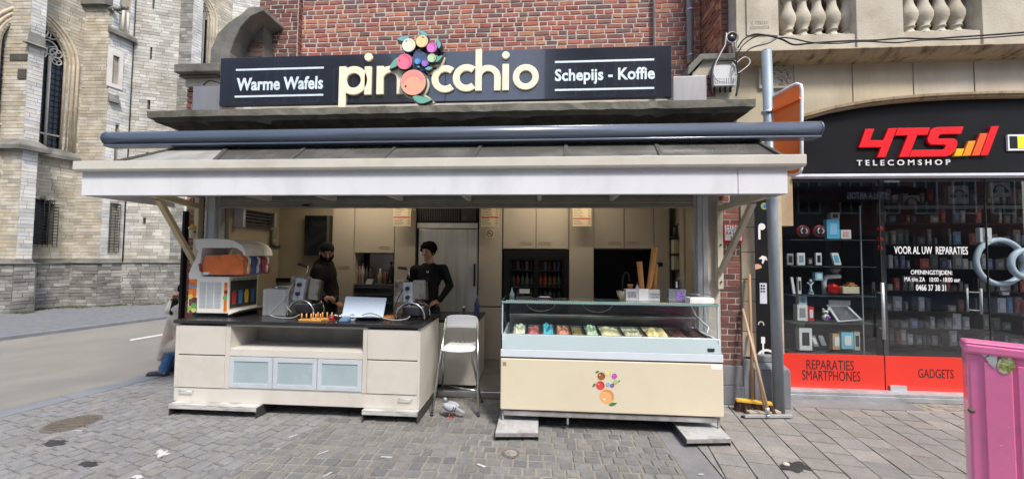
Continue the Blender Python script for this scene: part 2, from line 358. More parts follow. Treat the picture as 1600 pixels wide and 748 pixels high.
# stains and litter lying on the paving
x, y = G(1242, 729); flatshape('damp_stain', MATS['damp'], x, y, .075, .002, 40, 1.3, .5, 1, kind='stuff')
x, y = G(86, 692); flatshape('damp_stain', MATS['damp'], x, y, .045, .002, 36, 2.4, .5, 1, kind='stuff')
x, y = G(138, 725); flatshape('damp_stain', MATS['damp'], x, y, .035, .002, 14, 2.2, .4, kind='stuff')
x, y = G(253, 708); flatshape('bird_dropping', MATS['white_scrap'], x, y, .036, .003, 40, 1.5, 1.0, 1, kind='stuff')
x, y = G(215, 745); flatshape('bird_dropping', MATS['white_scrap'], x, y, .025, .003, 12, 1.4, .5, kind='stuff')
m = MB(); x, y = G(1228, 727); m.ell((x, y, .012), (.03, .022, .014), 8, 5); m.build('pebble', MATS['facade_pale'], None, label='pale pebble lying on the damp stain on the slabs', cat='pebble')
for (a, b, L, ang, lab) in ((458, 681, .11, .9, 'white scrap of paper on the setts in front of the frosted doors'), (505, 707, .12, .9, 'white scrap of paper on the setts below the right end of the counter'), (512, 741, .1, 1.1, 'white scrap of paper at the bottom edge, on the setts in front of the counter'),
        (604, 714, .14, 0, 'thin white strip lying flat on the setts in front of the bar stool'), (752, 727, .12, -.5, 'thin white strip lying slantwise near the small round cover'), (122, 673, .12, .15, 'white scrap lying beside the oval manhole cover'), (1095, 741, .05, .1, 'tiny white scrap on the dark concrete strip')):
    x, y = G(a, b); m = MB(); m.obox((x, y, .004), (math.cos(ang) * L * .32, math.sin(ang) * L * .32, 0), (-math.sin(ang) * .007, math.cos(ang) * .006, 0), (.003, 0, .002))
    m.build('paper_scrap', MATS['white_scrap'], None, label=lab, cat='litter', group='scraps of litter on the paving')
# manhole cover and small cover
x, y = G(113, 661); t = thing('manhole_cover', 'oval rusty manhole cover with a ribbed grid in the setts on the left', 'manhole cover', (x, y, 0))
mh = M('rusty_iron', (.13, .11, .09), .8, var=.3, scale=20, bump=.3)
m = MB(); m.pz([(x + .2 * math.cos(a * .2618), y + .2 * math.sin(a * .2618)) for a in range(24)], -.03, .004); m.build('rim', mh, t)
m = MB()
for i in range(-5, 6):
    w_ = math.sqrt(max(0, .17 ** 2 - (i * .03) ** 2)); m.box(x - w_, x + w_, y + i * .03 - .007, y + i * .03 + .007, .004, .010)
m.build('grid', mh, t)
x, y = G(798, 708); t = thing('water_cover', 'small round iron water cover with a cross, in the setts before the ice cream case', 'drain cover', (x, y, 0))
m = MB(); m.pz([(x + .075 * math.cos(a * .314), y + .075 * math.sin(a * .314)) for a in range(20)], -.03, .003); m.build('rim', mh, t)
m = MB(); m.pz([(x + .05 * math.cos(a * .314), y + .05 * math.sin(a * .314)) for a in range(20)], .003, .006); m.box(x - .04, x + .04, y - .008, y + .008, .006, .011); m.box(x - .008, x + .008, y - .04, y - .009, .006, .011); m.box(x - .008, x + .008, y + .009, y + .04, .006, .011); m.build('lid', M('worn_iron', (.26, .25, .24), .6, var=.3, scale=30), t)

# ================================================================ CHURCH
def ratio(px, py): d = ray(px, py); return d.x / d.y
def meet(p, d, px, py):
    r = ratio(px, py); t = (r * p[1] - p[0]) / (d[0] - r * d[1]); return (p[0] + d[0] * t, p[1] + d[1] * t)
UX = (.227, .974); WX = (.932, .362)
A1 = (-13.55, 9.05); A0 = (-18.5, 8.8); A2 = meet(A1, UX, 45, 480); B2 = (A2[0] - .5, A2[1] + .06)
A3 = meet(B2, UX, 108, 480); A4 = meet(A3, (1, .05), 151, 480); A6 = meet(A4, UX, 188, 468); A7 = meet(A6, WX, 262, 466)
A8 = meet((A7[0] + .02, A7[1]), (1, .05), 283, 440); A9 = meet(A8, UX, 299, 440); B9 = (A9[0] - .4, A9[1] + .1)
A10 = meet(B9, UX, 352, 300); A11 = meet(A10, WX, 440, 300)
ch = thing('church', 'gothic stone church with buttresses and tall traceried windows across the side street', 'church', (-13.5, 10, 0))
TOP = 12.5
def strips(m, fr, a0, a1, b0, b1, holes, th):
    b = b0; prev = None; pb = b0
    def flush(segs, z0, z1):
        for p, q in segs:
            vs_ = [fr.at(p, z0, -th), fr.at(q, z0, -th), fr.at(q, z0, -.004), fr.at(p, z0, -.004), fr.at(p, z1, -th), fr.at(q, z1, -th), fr.at(q, z1, -.004), fr.at(p, z1, -.004)]
            m.hexa(vs_)
    while b < b1 - .001:
        t = min(b + .1, b1); s_ = cut(a0, a1, holes, b, t)
        if prev is None: prev = s_; pb = b
        elif s_ != prev: flush(prev, pb, b); prev = s_; pb = b
        b = t
    flush(prev, pb, b1)
def parch(a, b, z0, zs):        # pointed arch opening
    c = (a + b) / 2; hw = (b - a) / 2; Rr = 2 * hw
    def f(v0, v1):
        z = (v0 + v1) / 2
        if z < z0: return None
        if z <= zs: return (a, b)
        h = z - zs; q = Rr * Rr - h * h
        if q <= 0: return None
        w_ = math.sqrt(q) - (Rr - hw)
        return (c - w_, c + w_) if w_ > .02 else None
    return f
def rarch(a, b, z0, zs):
    c = (a + b) / 2; hw = (b - a) / 2
    def f(v0, v1):
        z = (v0 + v1) / 2
        if z < z0: return None
        if z <= zs: return (a, b)
        h = z - zs; q = hw * hw - h * h
        return (c - math.sqrt(q), c + math.sqrt(q)) if q > .0004 else None
    return f
wall = MB(); CP = []; PL = []
warm = pick([(.46, .42, .335), (.43, .39, .31), (.49, .45, .37), (.4, .365, .285), (.46, .43, .36), (.37, .34, .28), (.5, .47, .4), (.43, .375, .27)], .07)
pale = pick([(.55, .55, .54), (.5, .51, .51), (.59, .58, .56), (.44, .44, .43), (.54, .52, .47), (.57, .56, .52)], .07)  # mainly right-facing buttress faces: their brighter light is put into the stone colour
grey = pick([(.24, .235, .215), (.21, .205, .19), (.28, .275, .255), (.18, .175, .16), (.33, .32, .295)], .12)
ZP = 1.42
def face(p, q, colf, holes=(), z1=TOP, z0=ZP, wid=.27, hgt=.1, rough=.4, th=.5):
    fr = Frame((p[0], p[1], 0), (q[0] - p[0], q[1] - p[1], 0)); L = (Vector(q) - Vector(p)).length
    strips(wall, fr, 0, L, -.1, z1, holes, th)
    CP.extend(courses(fr, 0, L, z0, z1, wid, hgt, .007, .009, colf, holes, jit=.35, rough=rough, ch=.002, stagger='r', hj=.12))
    f2 = Frame(fr.at(0, 0, .07), fr.u); PL.extend(courses(f2, -.05, L + .05, -.05, ZP - .12, .27, .095, .008, .014, grey, (), jit=.4, rough=.6, ch=.004, stagger='r', hj=.15))
    w2 = MB(); return fr, L
f0, l0 = face(A0, A1, warm, th=.2); f1, l1 = face(A1, A2, pale)
B3 = (A3[0] - UX[0] * 1.7, A3[1] - UX[1] * 1.7)
fr2 = Frame((B3[0], B3[1], 0), (A3[0] - B3[0], A3[1] - B3[1], 0))
gb = fr2.hit(99, 200)[0]; ga = gb - 1.25; gz0 = fr2.hit(80, 234)[1]; gzs = fr2.hit(100, 100)[1]
la = fr2.hit(44, 340)[0]; lb = fr2.hit(84, 340)[0]; lz0 = fr2.hit(62, 382)[1]; lzs = fr2.hit(62, 322)[1]
face(B3, A3, warm, (parch(ga, gb, gz0, gzs), rarch(la, lb, lz0, lzs)))
face(A3, A4, warm)
fr5 = Frame((A4[0], A4[1], 0), (A6[0] - A4[0], A6[1] - A4[1], 0))
wa, wz0 = fr5.hit(174, 130); wb, wz1 = fr5.hit(186, 90); xa, xz0 = fr5.hit(168, 394); xb, xz1 = fr5.hit(186, 319)
vb = fr5.hit(179, 225); vt = fr5.hit(186, 196)
ta, tz0 = fr5.hit(185, 52); tb = fr5.hit(202, 52)[0]
H5 = (rhole(wa, wb, wz0, wz1), rhole(xa, xb, xz0, xz1), rhole(vb[0], vt[0], vb[1] - .5, vt[1]), rhole(ta, tb, tz0, 20))
face(A4, A6, pale, H5)
fr6 = Frame((A6[0], A6[1], 0), (A7[0] - A6[0], A7[1] - A6[1], 0)); H6 = []
for (a, b, c, d) in ((234, 75, 238, 92), (230, 157, 235, 171), (238, -4, 242, 14), (223, 340, 228, 349), (228, 240, 232, 250)):
    p = fr6.hit(a, d); q = fr6.hit(c, b); H6.append(rhole(p[0], max(q[0], p[0] + .05), p[1], q[1]))
face(A6, A7, pick([(.46, .445, .4), (.43, .42, .39), (.4, .38, .335), (.49, .475, .435), (.35, .33, .29)], .08), tuple(H6))
face(A7, A8, grey, th=.15); face(A8, A9, pale)
fr9 = Frame((B9[0], B9[1], 0), (A10[0] - B9[0], A10[1] - B9[1], 0))
ha = fr9.hit(297, 100)[0]; hb = fr9.hit(325, 100)[0]; hz0 = fr9.hit(312, 150)[1]; hzs = fr9.hit(318, 25)[1]
face(B9, A10, warm, (parch(ha, hb, hz0, hzs),)); face(A10, A11, pale)
# returns behind the buttresses
pass
wall.build('wall', MATS['mortar_old'], ch, recalc=False)
pieces(CP, 'stone_block', MATS['church_stone'], ch, keep=280)
pieces(PL, 'plinth_block', MATS['church_plinth'], ch, keep=280)
pm = MB()
pp_ = [A0, A1, A2, B2, A3, A4, A6, A7, A8, A9, B9, A10, A11]
def offp(pts, d):
    out = []
    for i, p in enumerate(pts):
        a = Vector(pts[max(i - 1, 0)]); b = Vector(pts[min(i + 1, len(pts) - 1)]); c = Vector(p)
        n1 = ((c - a).normalized() if i else (b - c).normalized()); n2 = ((b - c).normalized() if i < len(pts) - 1 else n1)
        n = Vector((n1.y + n2.y, -(n1.x + n2.x))).normalized(); k = 1 / max(.5, n.dot(Vector((n1.y, -n1.x)))); out.append((c.x + n.x * d * k, c.y + n.y * d * k))
    return out
def band(m, d0, d1, z0, z1, pts=pp_, zt=None):
    o = offp(pts, d1); o2 = offp(pts, d0)
    for i in range(len(pts) - 1):
        a, b = pts[i], pts[i + 1]
        m.hexa([(a[0], a[1], z0), (b[0], b[1], z0), (*o2[i + 1], z0), (*o2[i], z0), (a[0], a[1], z1 if zt is None else zt), (b[0], b[1], z1 if zt is None else zt), (*o[i + 1], z1), (*o[i], z1)])
band(pm, .065, .065, -.1, ZP - .11); pm.build('plinth', MATS['mortar_plinth'], ch, recalc=False)
m = MB(); band(m, .13, .03, ZP - .12, ZP - .1, zt=ZP + .02); m.build('plinth_moulding', MATS['old_stone'], ch)
m = MB(); zz = fr2.hit(60, 236)[1]; band(m, .17, .17, zz - .13, zz - .03, pts=pp_[:5], zt=zz + .16); m.build('string_course', MATS['old_stone'], ch)
m = MB(); zz = fr5.hit(200, 62)[1]; band(m, .16, .16, zz - .05, zz + .06, pts=[fr5.at(ta - .25, 0)[:2], A6], zt=zz + .2); m.build('ledge', MATS['old_stone'], ch); m = MB()
zq = Frame((A3[0], A3[1], 0), (A4[0] - A3[0], A4[1] - A3[1], 0)).hit(145, 8)[1]; band(m, .15, .15, zq - .06, zq + .08, pts=[A3, A4, tuple(fr5.at(ta - .28, 0)[:2])], zt=zq + .25); m.build('ledge', MATS['old_stone'], ch)
m = MB(); zz = fr5.hit(168, 148)[1]; band(m, .12, .02, zz - .2, zz, pts=[A4, tuple(fr5.at(.25, 0)[:2])], zt=zz + .1); m.build('weathering', MATS['old_stone'], ch)
zz = f1.hit(60, 62)[1]; m = MB(); band(m, .14, .03, zz - .22, zz - .14, pts=[tuple(f0.at(l0 - .02, 0)[:2]), A1, A2], zt=zz + .25); m.build('weathering', MATS['old_stone'], ch)
# dark and patched stones on the first buttress
for (a, b, c, d) in ((17, 85, 47, 95), (29, 109, 52, 124)):
    p = f0.hit(a, d); q = f0.hit(c, b); e = min(q[0], l0 - .01); m = MB()
    m.hexa([f0.at(p[0], p[1], 0), f0.at(e, p[1], 0), f0.at(e, p[1], .03), f0.at(p[0], p[1], .03), f0.at(p[0], q[1], 0), f0.at(e, q[1], 0), f0.at(e, q[1], .03), f0.at(p[0], q[1], .03)]); m.build('dark_stone', M('dark_stone' + str(a), (.07, .06, .05), .9, var=.3), ch)
ym = M('dressed_stone', (.55, .47, .35), .85, var=.2, scale=5, bump=.3, dirt=(.3, .2, .12), dscale=2)
def archpts(a, b, z0, zs, off=0, n=10):
    c = (a + b) / 2; hw = (b - a) / 2; Rr = 2 * hw; pts = [(a - off, z0)]
    for i in range(n + 1):
        th = math.radians(60) * i / n; pts.append((b - (Rr + off) * math.cos(th), zs + (Rr + off) * math.sin(th)))
    pts[-1] = (c, pts[-1][1])
    return pts + [(a + b - p[0], p[1]) for p in pts[-2::-1]]
def frtube(m, fr, pts, d, r, n=8): m.tube([fr.at(p[0], p[1], d) for p in pts], r, n)
def gothic(fr, a, b, z0, zs, nl, deep):
    fo = thing_part = part_empty('window', ch)
    m = MB()
    for k, (o, d, r) in enumerate(((-.01, -.06, .035), (.06, -.02, .04), (.14, .0, .04), (.23, .01, .04))): frtube(m, fr, archpts(a, b, z0, zs, o), d, r)
    m.build('archivolt', ym, fo)
    m = MB(); wdt = b - a
    for i in range(1, nl): x_ = a + wdt * i / nl; frtube(m, fr, [(x_, z0), (x_, zs + wdt * .1)], -deep + .05, .035, 6)
    frtube(m, fr, [(a, z0 + (zs - z0) * .17), (b, z0 + (zs - z0) * .17)], -deep + .05, .03, 6)
    for i in range(nl):
        x0_ = a + wdt * i / nl; x1_ = a + wdt * (i + 1) / nl; frtube(m, fr, archpts(x0_, x1_, zs - .1, zs - .1, -.01, 5), -deep + .05, .028, 6)
    for (cx_, cz_, rr) in ((.5, .62, .2), (.3, .28, .16), (.7, .28, .16), (.5, 1.05, .14), (.5, .3, .08), (.84, .2, .1), (.74, .62, .13), (.26, .62, .13), (.62, .92, .09), (.6, .1, .09), (.86, .02, .08)):
        c_ = (a + wdt * cx_, zs + wdt * cz_); frtube(m, fr, [(c_[0] + rr * wdt * math.cos(t * .5236), c_[1] + rr * wdt * math.sin(t * .5236)) for t in range(13)], -deep + .05, .021, 6)
        for q in range(3):
            t = q * 2.094 + .5; frtube(m, fr, [c_, (c_[0] + rr * wdt * math.cos(t), c_[1] + rr * wdt * math.sin(t))], -deep + .05, .016, 5)
    m.build('tracery', M('tracery_stone', (.5, .48, .42), .85, var=.15) if 'tracery_stone' not in MATS else MATS['tracery_stone'], fo)
    for i in range(nl):
        x0_ = a + wdt * i / nl; x1_ = a + wdt * (i + 1) / nl; m = MB(); z_ = zs + wdt * 1.6
        m.hexa([fr.at(x0_ + .002, z0, -deep - .02), fr.at(x1_ - .002, z0, -deep - .02), fr.at(x1_ - .002, z0, -deep), fr.at(x0_ + .002, z0, -deep), fr.at(x0_ + .002, z_, -deep - .02), fr.at(x1_ - .002, z_, -deep - .02), fr.at(x1_ - .002, z_, -deep), fr.at(x0_ + .002, z_, -deep)])
        m.build('pane', MATS['dark_glass'], fo)
    m = MB(); z_ = z0 + .15
    while z_ < zs: frtube(m, fr, [(a, z_), (b, z_)], -deep + .02, .008, 4); z_ += .16
    for i in range(nl * 3): x_ = a + wdt * (i + .5) / (nl * 3); frtube(m, fr, [(x_, z0), (x_, zs)], -deep + .02, .006, 4)
    m.build('lattice', MATS['iron'], fo)
def part_empty(name, parent):
    o = bpy.data.objects.new(name, None); COL.objects.link(o); o.parent = parent; ORG[o.name] = ORG[parent.name]; o.empty_display_size = .1; return o
gothic(fr2, ga, gb, gz0, gzs, 4, .14); gothic(fr9, ha, hb, hz0, hzs, 4, .14)
def backpane(fr, a, b, z0, z1, d=.3, par=None, name='pane', mat=None):
    m = MB(); m.hexa([fr.at(a, z0, -d - .02), fr.at(b, z0, -d - .02), fr.at(b, z0, -d), fr.at(a, z0, -d), fr.at(a, z1, -d - .02), fr.at(b, z1, -d - .02), fr.at(b, z1, -d), fr.at(a, z1, -d)]); return m.build(name, mat or MATS['dark_glass'], par or ch)
def grille(fr, a, b, z0, z1, out, arch=False, sp=.085):
    t = part_empty('grated_window', ch); backpane(fr, a - .05, b + .05, z0, z1 + .05, .3, t); m = MB(); c = (a + b) / 2; hw = (b - a) / 2
    n = int((b - a) / sp)
    for i in range(n + 1):
        x_ = a + (b - a) * i / n; zt = z1
        if arch: zt = z1 - hw + math.sqrt(max(0, hw * hw - (x_ - c) ** 2))
        m.tube([fr.at(x_, z0, out), fr.at(x_, zt, out), fr.at(x_, zt, -.05)], .009, 4)
    z_ = z0
    while z_ < z1:
        e = hw
        if arch and z_ > z1 - hw: e = math.sqrt(max(0, hw * hw - (z_ - z1 + hw) ** 2))
        if e > .05: m.tube([fr.at(c - e, z_, -.05), fr.at(c - e, z_, out), fr.at(c + e, z_, out), fr.at(c + e, z_, -.05)], .009, 4)
        z_ += sp
    m.build('grille', MATS['iron'], t)
grille(fr2, la + .02, lb, lz0 - .05, lzs + (lb - la) / 2, .22, True); grille(fr5, xa, xb, xz0, xz1, .08)
backpane(fr5, wa, wb, wz0, wz1, .2, name='window_pane'); backpane(fr5, vb[0], vt[0], vb[1] - .5, vt[1], .2, name='window_pane')
m = MB()
for i in range(1, 4): x_ = wa + (wb - wa) * i / 4; frtube(m, fr5, [(x_, wz0), (x_, wz1)], -.1, .008, 4)
for i in range(1, 8): z_ = wz0 + (wz1 - wz0) * i / 8; frtube(m, fr5, [(wa, z_), (wb, z_)], -.1, .008, 4)
m.build('window_bars', MATS['iron'], ch)
m = MB()
for a, b, c, d in ((wa - .12, wa - .004, wz0 - .12, wz1 + .2), (wb + .004, wb + .1, wz0 - .12, wz1 + .2), (wa - .004, wb + .004, wz1, wz1 + .2), (wa - .004, wb + .004, wz0 - .12, wz0)):
    m.hexa([fr5.at(a, c, .0), fr5.at(b, c, .0), fr5.at(b, c, .032), fr5.at(a, c, .032), fr5.at(a, d, .0), fr5.at(b, d, .0), fr5.at(b, d, .032), fr5.at(a, d, .032)])
m.build('window_surround', M('pale_dressed', (.6, .58, .54), .85, var=.12, dirt=(.4, .3, .25), dscale=3), ch)
m = MB()
for i in range(3): x_ = ta + (tb - ta) * i / 2; frtube(m, fr5, [(x_, tz0), (x_, tz0 + .8)], -.08, .04, 6)
frtube(m, fr5, archpts(ta, tb, tz0 + .8, tz0 + .8), -.08, .04, 6); m.build('tracery', MATS['tracery_stone'], ch); backpane(fr5, ta, tb, tz0, tz0 + 3, .3, name='window_pane')
for h_ in H6: pass
m = MB(); m.hexa([fr6.at(.02, 0, -.3), fr6.at(1.25, 0, -.3), fr6.at(1.25, 0, -.28), fr6.at(.02, 0, -.28), fr6.at(.02, TOP, -.3), fr6.at(1.25, TOP, -.3), fr6.at(1.25, TOP, -.28), fr6.at(.02, TOP, -.28)]); m.build('slit_backing', MATS['black_paint'], ch)
# gargoyle: a stretched beast leaning out from the buttress corner
p = fr5.hit(172, 16); a = fr5.at(p[0], p[1], .0); m = MB(); d = Vector((.8, -.05, .0)); e = Vector((.2, .97, 0))
b0_ = a; m.tube([b0_, b0_ + d * .15 + Vector((0, 0, .04)), b0_ + d * .38 + Vector((0, 0, -.01)), b0_ + d * .55 + Vector((0, 0, .02))], .07, 8, .045)
m.ell(b0_ + d * .66 + Vector((0, 0, .02)), (.1, .06, .055)); m.ell(b0_ + d * .76 + Vector((0, 0, -.01)), (.05, .035, .025)); m.ell(b0_ + d * .76 + Vector((0, 0, .04)), (.045, .03, .018))
for s_ in (-1, 1):
    m.tube([b0_ + d * .6 + e * .05 * s_ + Vector((0, 0, .05)), b0_ + d * .55 + e * .08 * s_ + Vector((0, 0, .12))], .02, 6, .004)
    m.tube([b0_ + d * .2 + e * .05 * s_, b0_ + d * .3 + e * .09 * s_ + Vector((0, 0, -.09)), b0_ + d * .38 + e * .08 * s_ + Vector((0, 0, -.1))], .022, 6, .012)
m.build('gargoyle', MATS['old_stone'], ch)
# rainwater pipe
m = MB(); m.tube([fr6.at(.03, .5, .05), fr6.at(.03, 11, .05)], .014, 6); m.build('drain_pipe', MATS['iron'], ch)
gm = MB()
for i in range(900):
    k = random.choice([(A1, A2), (B2, A3), (A3, A4), (A4, A6), (A6, A7)]); t = R(); p = Vector(k[0]).lerp(Vector(k[1]), t); n = Vector((k[1][1] - k[0][1], -(k[1][0] - k[0][0]))).normalized(); p += n * U(.08, .4) * (1 if R() < .6 else .5)
    a = U(0, 6.28); h_ = U(.01, .05); gm.add([(p.x, p.y, .02), (p.x + .03 * math.cos(a), p.y + .03 * math.sin(a), .02), (p.x + .02 * math.cos(a + 1), p.y, .02 + h_)], [(0, 1, 2)])
gm.build('grass', MATS['grass'], None, recalc=False, kind='stuff')
# ================================================================ KIOSK BUILDING (brick house with the waffle kitchen in its ground floor)
YW = 4.5
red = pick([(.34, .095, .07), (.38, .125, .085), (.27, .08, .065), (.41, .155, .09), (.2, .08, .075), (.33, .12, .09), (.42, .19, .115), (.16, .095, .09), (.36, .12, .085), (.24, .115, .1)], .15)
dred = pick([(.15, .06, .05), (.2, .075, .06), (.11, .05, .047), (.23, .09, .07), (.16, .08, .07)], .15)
kb_ = thing('brick_building', 'narrow red brick building that holds the open waffle kitchen in its ground floor', 'building', (-1, 5.5, 0))
m = MB()
x412 = PX(412, 5.6, 40); x1078 = 2.27
m.box(-4.42, -3.9, YW, 9, -.1, 3.1); m.box(1.9, 2.30, YW, 9, -.1, 3.1); m.box(-3.9, 1.9, YW, 4.62, 2.36, 3.1); m.box(-3.9, 1.9, 5.95, 9, -.1, 3.1)
m.box(x412, x1078, 5.6, 9, 3.27, 8.5); m.build('wall', MATS['mortar'], kb_, recalc=False)
fr = Frame((0, YW - .001, 0), (1, 0, 0)); BL = []
BL += courses(fr, -4.42, -3.985, .0, 3.1, .19, .068, .013, .006, red, (), jit=.15, rough=.3, ch=.002)
BL += courses(fr, PX(1124, YW), PX(1157, YW), 0.42, 3.1, .19, .068, .013, .006, dred, (), jit=.15, rough=.3, ch=.002)
fr = Frame((0, 5.599, 0), (1, 0, 0)); xa_ = PX(472, 5.6, 40); xb_ = PX(1020, 5.6, 40)
BL += courses(fr, xa_ - .02, xb_ + .02, 4.0, 8.4, .185, .074, .021, .006, red, (), jit=.35, rough=.4, ch=.003, stagger='r')
part('pilaster', MATS['mortar'], kb_, (x412, xa_, 5.5, 5.6, 3.27, 8.5), (xb_, x1078 - .005, 5.5, 5.6, 3.27, 8.5))
fr = Frame((0, 5.499, 0), (1, 0, 0))
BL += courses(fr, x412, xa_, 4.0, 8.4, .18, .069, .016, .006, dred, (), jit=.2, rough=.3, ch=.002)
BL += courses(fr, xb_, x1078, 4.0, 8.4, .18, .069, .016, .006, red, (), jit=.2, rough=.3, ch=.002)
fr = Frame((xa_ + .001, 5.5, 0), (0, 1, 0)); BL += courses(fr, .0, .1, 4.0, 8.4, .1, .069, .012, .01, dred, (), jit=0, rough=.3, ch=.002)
pieces(BL, 'brick', MATS['brick'], kb_)
part('plinth', MATS['bluestone'], kb_, (PX(1124, YW), PX(1158, YW), YW - .035, YW + .01, 0, .2), (PX(1124, YW), PX(1158, YW), YW - .025, YW + .01, .204, .42), bev=.006)
# ledge slab with its moulded underside
lx0, lx1 = -4.57, 2.24
m = MB()
def ring(x0, x1, y0, z): return [(x0, y0, z), (x1, y0, z), (x1, 5.62, z), (x0, 5.62, z)]
lv = [(lx0, lx1, 4.1, 3.268), (lx0, lx1, 4.1, 3.19), (lx0 + .03, lx1 - .03, 4.14, 3.185), (lx0 + .05, lx1 - .05, 4.16, 3.15), (lx0 + .3, lx1 - .2, 4.42, 3.075), (lx0 + .36, lx1 - .24, 4.495, 3.0)]
rs = []
for x0, x1, y0, z in lv:      # subdivide each ring's front edge so that it can be worn
    fr_ = [(x0 + (x1 - x0) * i / 60 , y0 + U(-.006, .006), z + U(-.006, .004)) for i in range(61)]; rs.append(fr_ + [(x1, 5.62, z), (x0, 5.62, z)])
n_ = 63; v_ = [p for r_ in rs for p in r_]
m.add(v_, [list(range(n_))] + [(k * n_ + i, k * n_ + (i + 1) % n_, (k + 1) * n_ + (i + 1) % n_, (k + 1) * n_ + i) for k in range(len(rs) - 1) for i in range(n_)] + [list(range((len(rs) - 1) * n_, len(rs) * n_))])
m.build('ledge', MATS['ledge_stone'], kb_)
under = M('dark_ledge_stone', (.045, .042, .034), .95, var=.5, scale=6, bump=.8, bscale=20, dirt=(.12, .115, .07), dscale=5, damt=.5)  # much darker stone for the underside of the ledge
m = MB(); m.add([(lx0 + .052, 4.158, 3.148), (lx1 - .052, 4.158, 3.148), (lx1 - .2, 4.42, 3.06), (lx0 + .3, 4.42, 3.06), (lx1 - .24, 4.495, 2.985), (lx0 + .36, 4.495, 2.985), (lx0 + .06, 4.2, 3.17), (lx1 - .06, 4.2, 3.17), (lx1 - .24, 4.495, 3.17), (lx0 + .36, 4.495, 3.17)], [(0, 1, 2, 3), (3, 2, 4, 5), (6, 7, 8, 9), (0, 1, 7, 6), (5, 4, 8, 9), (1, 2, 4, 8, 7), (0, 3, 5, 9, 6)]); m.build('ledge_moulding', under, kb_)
# scroll buttress and end piers standing on the ledge
m = MB(); outer = [(327, 112), (327.6, 104), (329, 78), (339, 53), (357, 35), (378, 21), (388, 11), (411, 10)]; inner = [(411, 17), (391, 26), (375, 43), (365, 64), (359, 82), (357, 112)]
m.py(poly(outer + inner, 5.05), 5.05, 5.55); m.build('scroll', MATS['old_stone'], kb_, bev=.012)
m = MB(); m.py(poly([(411.8, 17.5), (391.5, 26.5), (375.5, 43.5), (365.5, 64.5), (359.5, 82.5), (357.5, 112), (411.8, 112)], 5.3), 5.3, 5.56); m.build('scroll_infill', MATS['old_stone'], kb_)
fr = Frame((0, 5.299, 0), (1, 0, 0)); q_ = rect(386, 62, 411, 104, 5.3)
pieces(courses(fr, q_[0], q_[2], q_[1], q_[3], .17, .07, .012, .005, pick([(.1, .06, .05), (.13, .07, .055)]), (), ch=.002), 'brick', MATS['brick'], kb_)
c_ = rect(283, 105, 346, 118, 4.55); m = MB(); m.box(c_[0], c_[2] + .05, 4.45, 5.05, c_[1], c_[3]); c2 = rect(288, 118, 346, 124, 4.6); m.box(c2[0], c2[2], 4.52, 5, c2[1] + .0, c_[1] - .002); m.build('coping', MATS['old_stone'], kb_, bev=.012)
c3 = rect(293, 124, 346, 137, 4.6); part('pier_stone', MATS['facade_pale'], kb_, (c3[0], c3[2], 4.57, 5, c3[1], c2[1] - .002), bev=.006)
part('pier_core', MATS['mortar'], kb_, (c3[0] + .01, c3[2], 4.61, 4.98, 3.27, c3[1] - .001)); fr = Frame((0, 4.609, 0), (1, 0, 0))
pieces(courses(fr, c3[0], c3[2], 3.28, c3[1] - .01, .19, .07, .012, .014, dred, (), ch=.002), 'brick', MATS['brick'], kb_)
# right end pier with sloped coping
m = MB(); m.py(poly([(1074, 118), (1076, 103), (1095, 84), (1149, 83), (1149, 92), (1098, 93), (1083, 110)], 4.5), 4.5, 5.1); m.build('coping', MATS['old_stone'], kb_, bev=.008)
m = MB(); m.py(poly([(1086, 111), (1099, 95), (1152, 94), (1152, 160), (1082, 160), (1082, 113)], 4.55), 4.55, 5.05); m.build('pier_core', MATS['facade_pale'], kb_)
q_ = rect(1098, 118, 1118, 152, 4.55); fr = Frame((0, 4.549, 0), (1, 0, 0)); pieces(courses(fr, q_[0], q_[2], q_[1], q_[3], .15, .07, .012, .012, dred, (), ch=.002), 'brick', MATS['brick'], kb_)
# inside of the kitchen: floor, ceiling, walls
lino = M('floor_tile', (.23, .235, .235), .5, var=.15, scale=5, dirt=(.12, .12, .12), dscale=3)
part('floor', lino, kb_, (-3.9, 1.9, 4.46, 5.95, -.02, .06)); part('ceiling', M('ceiling_paint', (.5, .46, .38), .8), kb_, (-3.9, 1.9, 4.62, 5.95, 2.6, 2.65))
wp = M('beige_wall', (.42, .36, .26), .6, var=.06, scale=2, dirt=(.3, .25, .17), dscale=1.5, damt=.4)
part('left_wall', wp, kb_, (-3.9, -3.84, 4.5, 5.95, .06, 2.6)); part('right_wall', wp, kb_, (1.85, 1.9, 4.62, 5.95, .06, 2.6)); part('back_wall', wp, kb_, (-3.84, 1.85, 5.9, 5.95, .06, 2.6))
part('wall_panel', wp, kb_, (-3.84, PX(551, 5.42), 5.42, 5.9, .06, 2.6))
part('threshold', M('steel', (.55, .56, .57), .32, metal=.9, var=.1, scale=8, stretch=(1, 1, 12)), kb_, (-3.9, 1.9, 4.40, 4.46, .0, .075), bev=.008)
# opening frame and shutter
alu = M('alu', (.55, .58, .6), .4, metal=.55, var=.08, scale=4, dirt=(.3, .31, .31), dscale=4, damt=.35)
fx = lambda a, b, y0=4.36, y1=4.5, z0=.0, z1=2.36: (PX(a, 4.4, 380), PX(b, 4.4, 380), y0, y1, z0, z1)
part('frame_post', alu, kb_, fx(322.5, 338), fx(325, 327, 4.35, 4.362), fx(336, 341, 4.40, 4.49), bev=.004); part('frame_post', alu, kb_, fx(1088, 1104), fx(1085, 1089, 4.40, 4.49), fx(1096, 1097, 4.35, 4.362), bev=.004)
m = MB(); z1_ = PZ(308, 4.4); z0_ = PZ(322, 4.4)
shm = M('shutter', (.36, .35, .31), .4, metal=.6, var=.12, scale=5)
for i in range(4): m.box(PX(340, 4.4), PX(1086, 4.4), 4.40 + i * .002, 4.42, z0_ + i * .03, z0_ + i * .03 + .026)
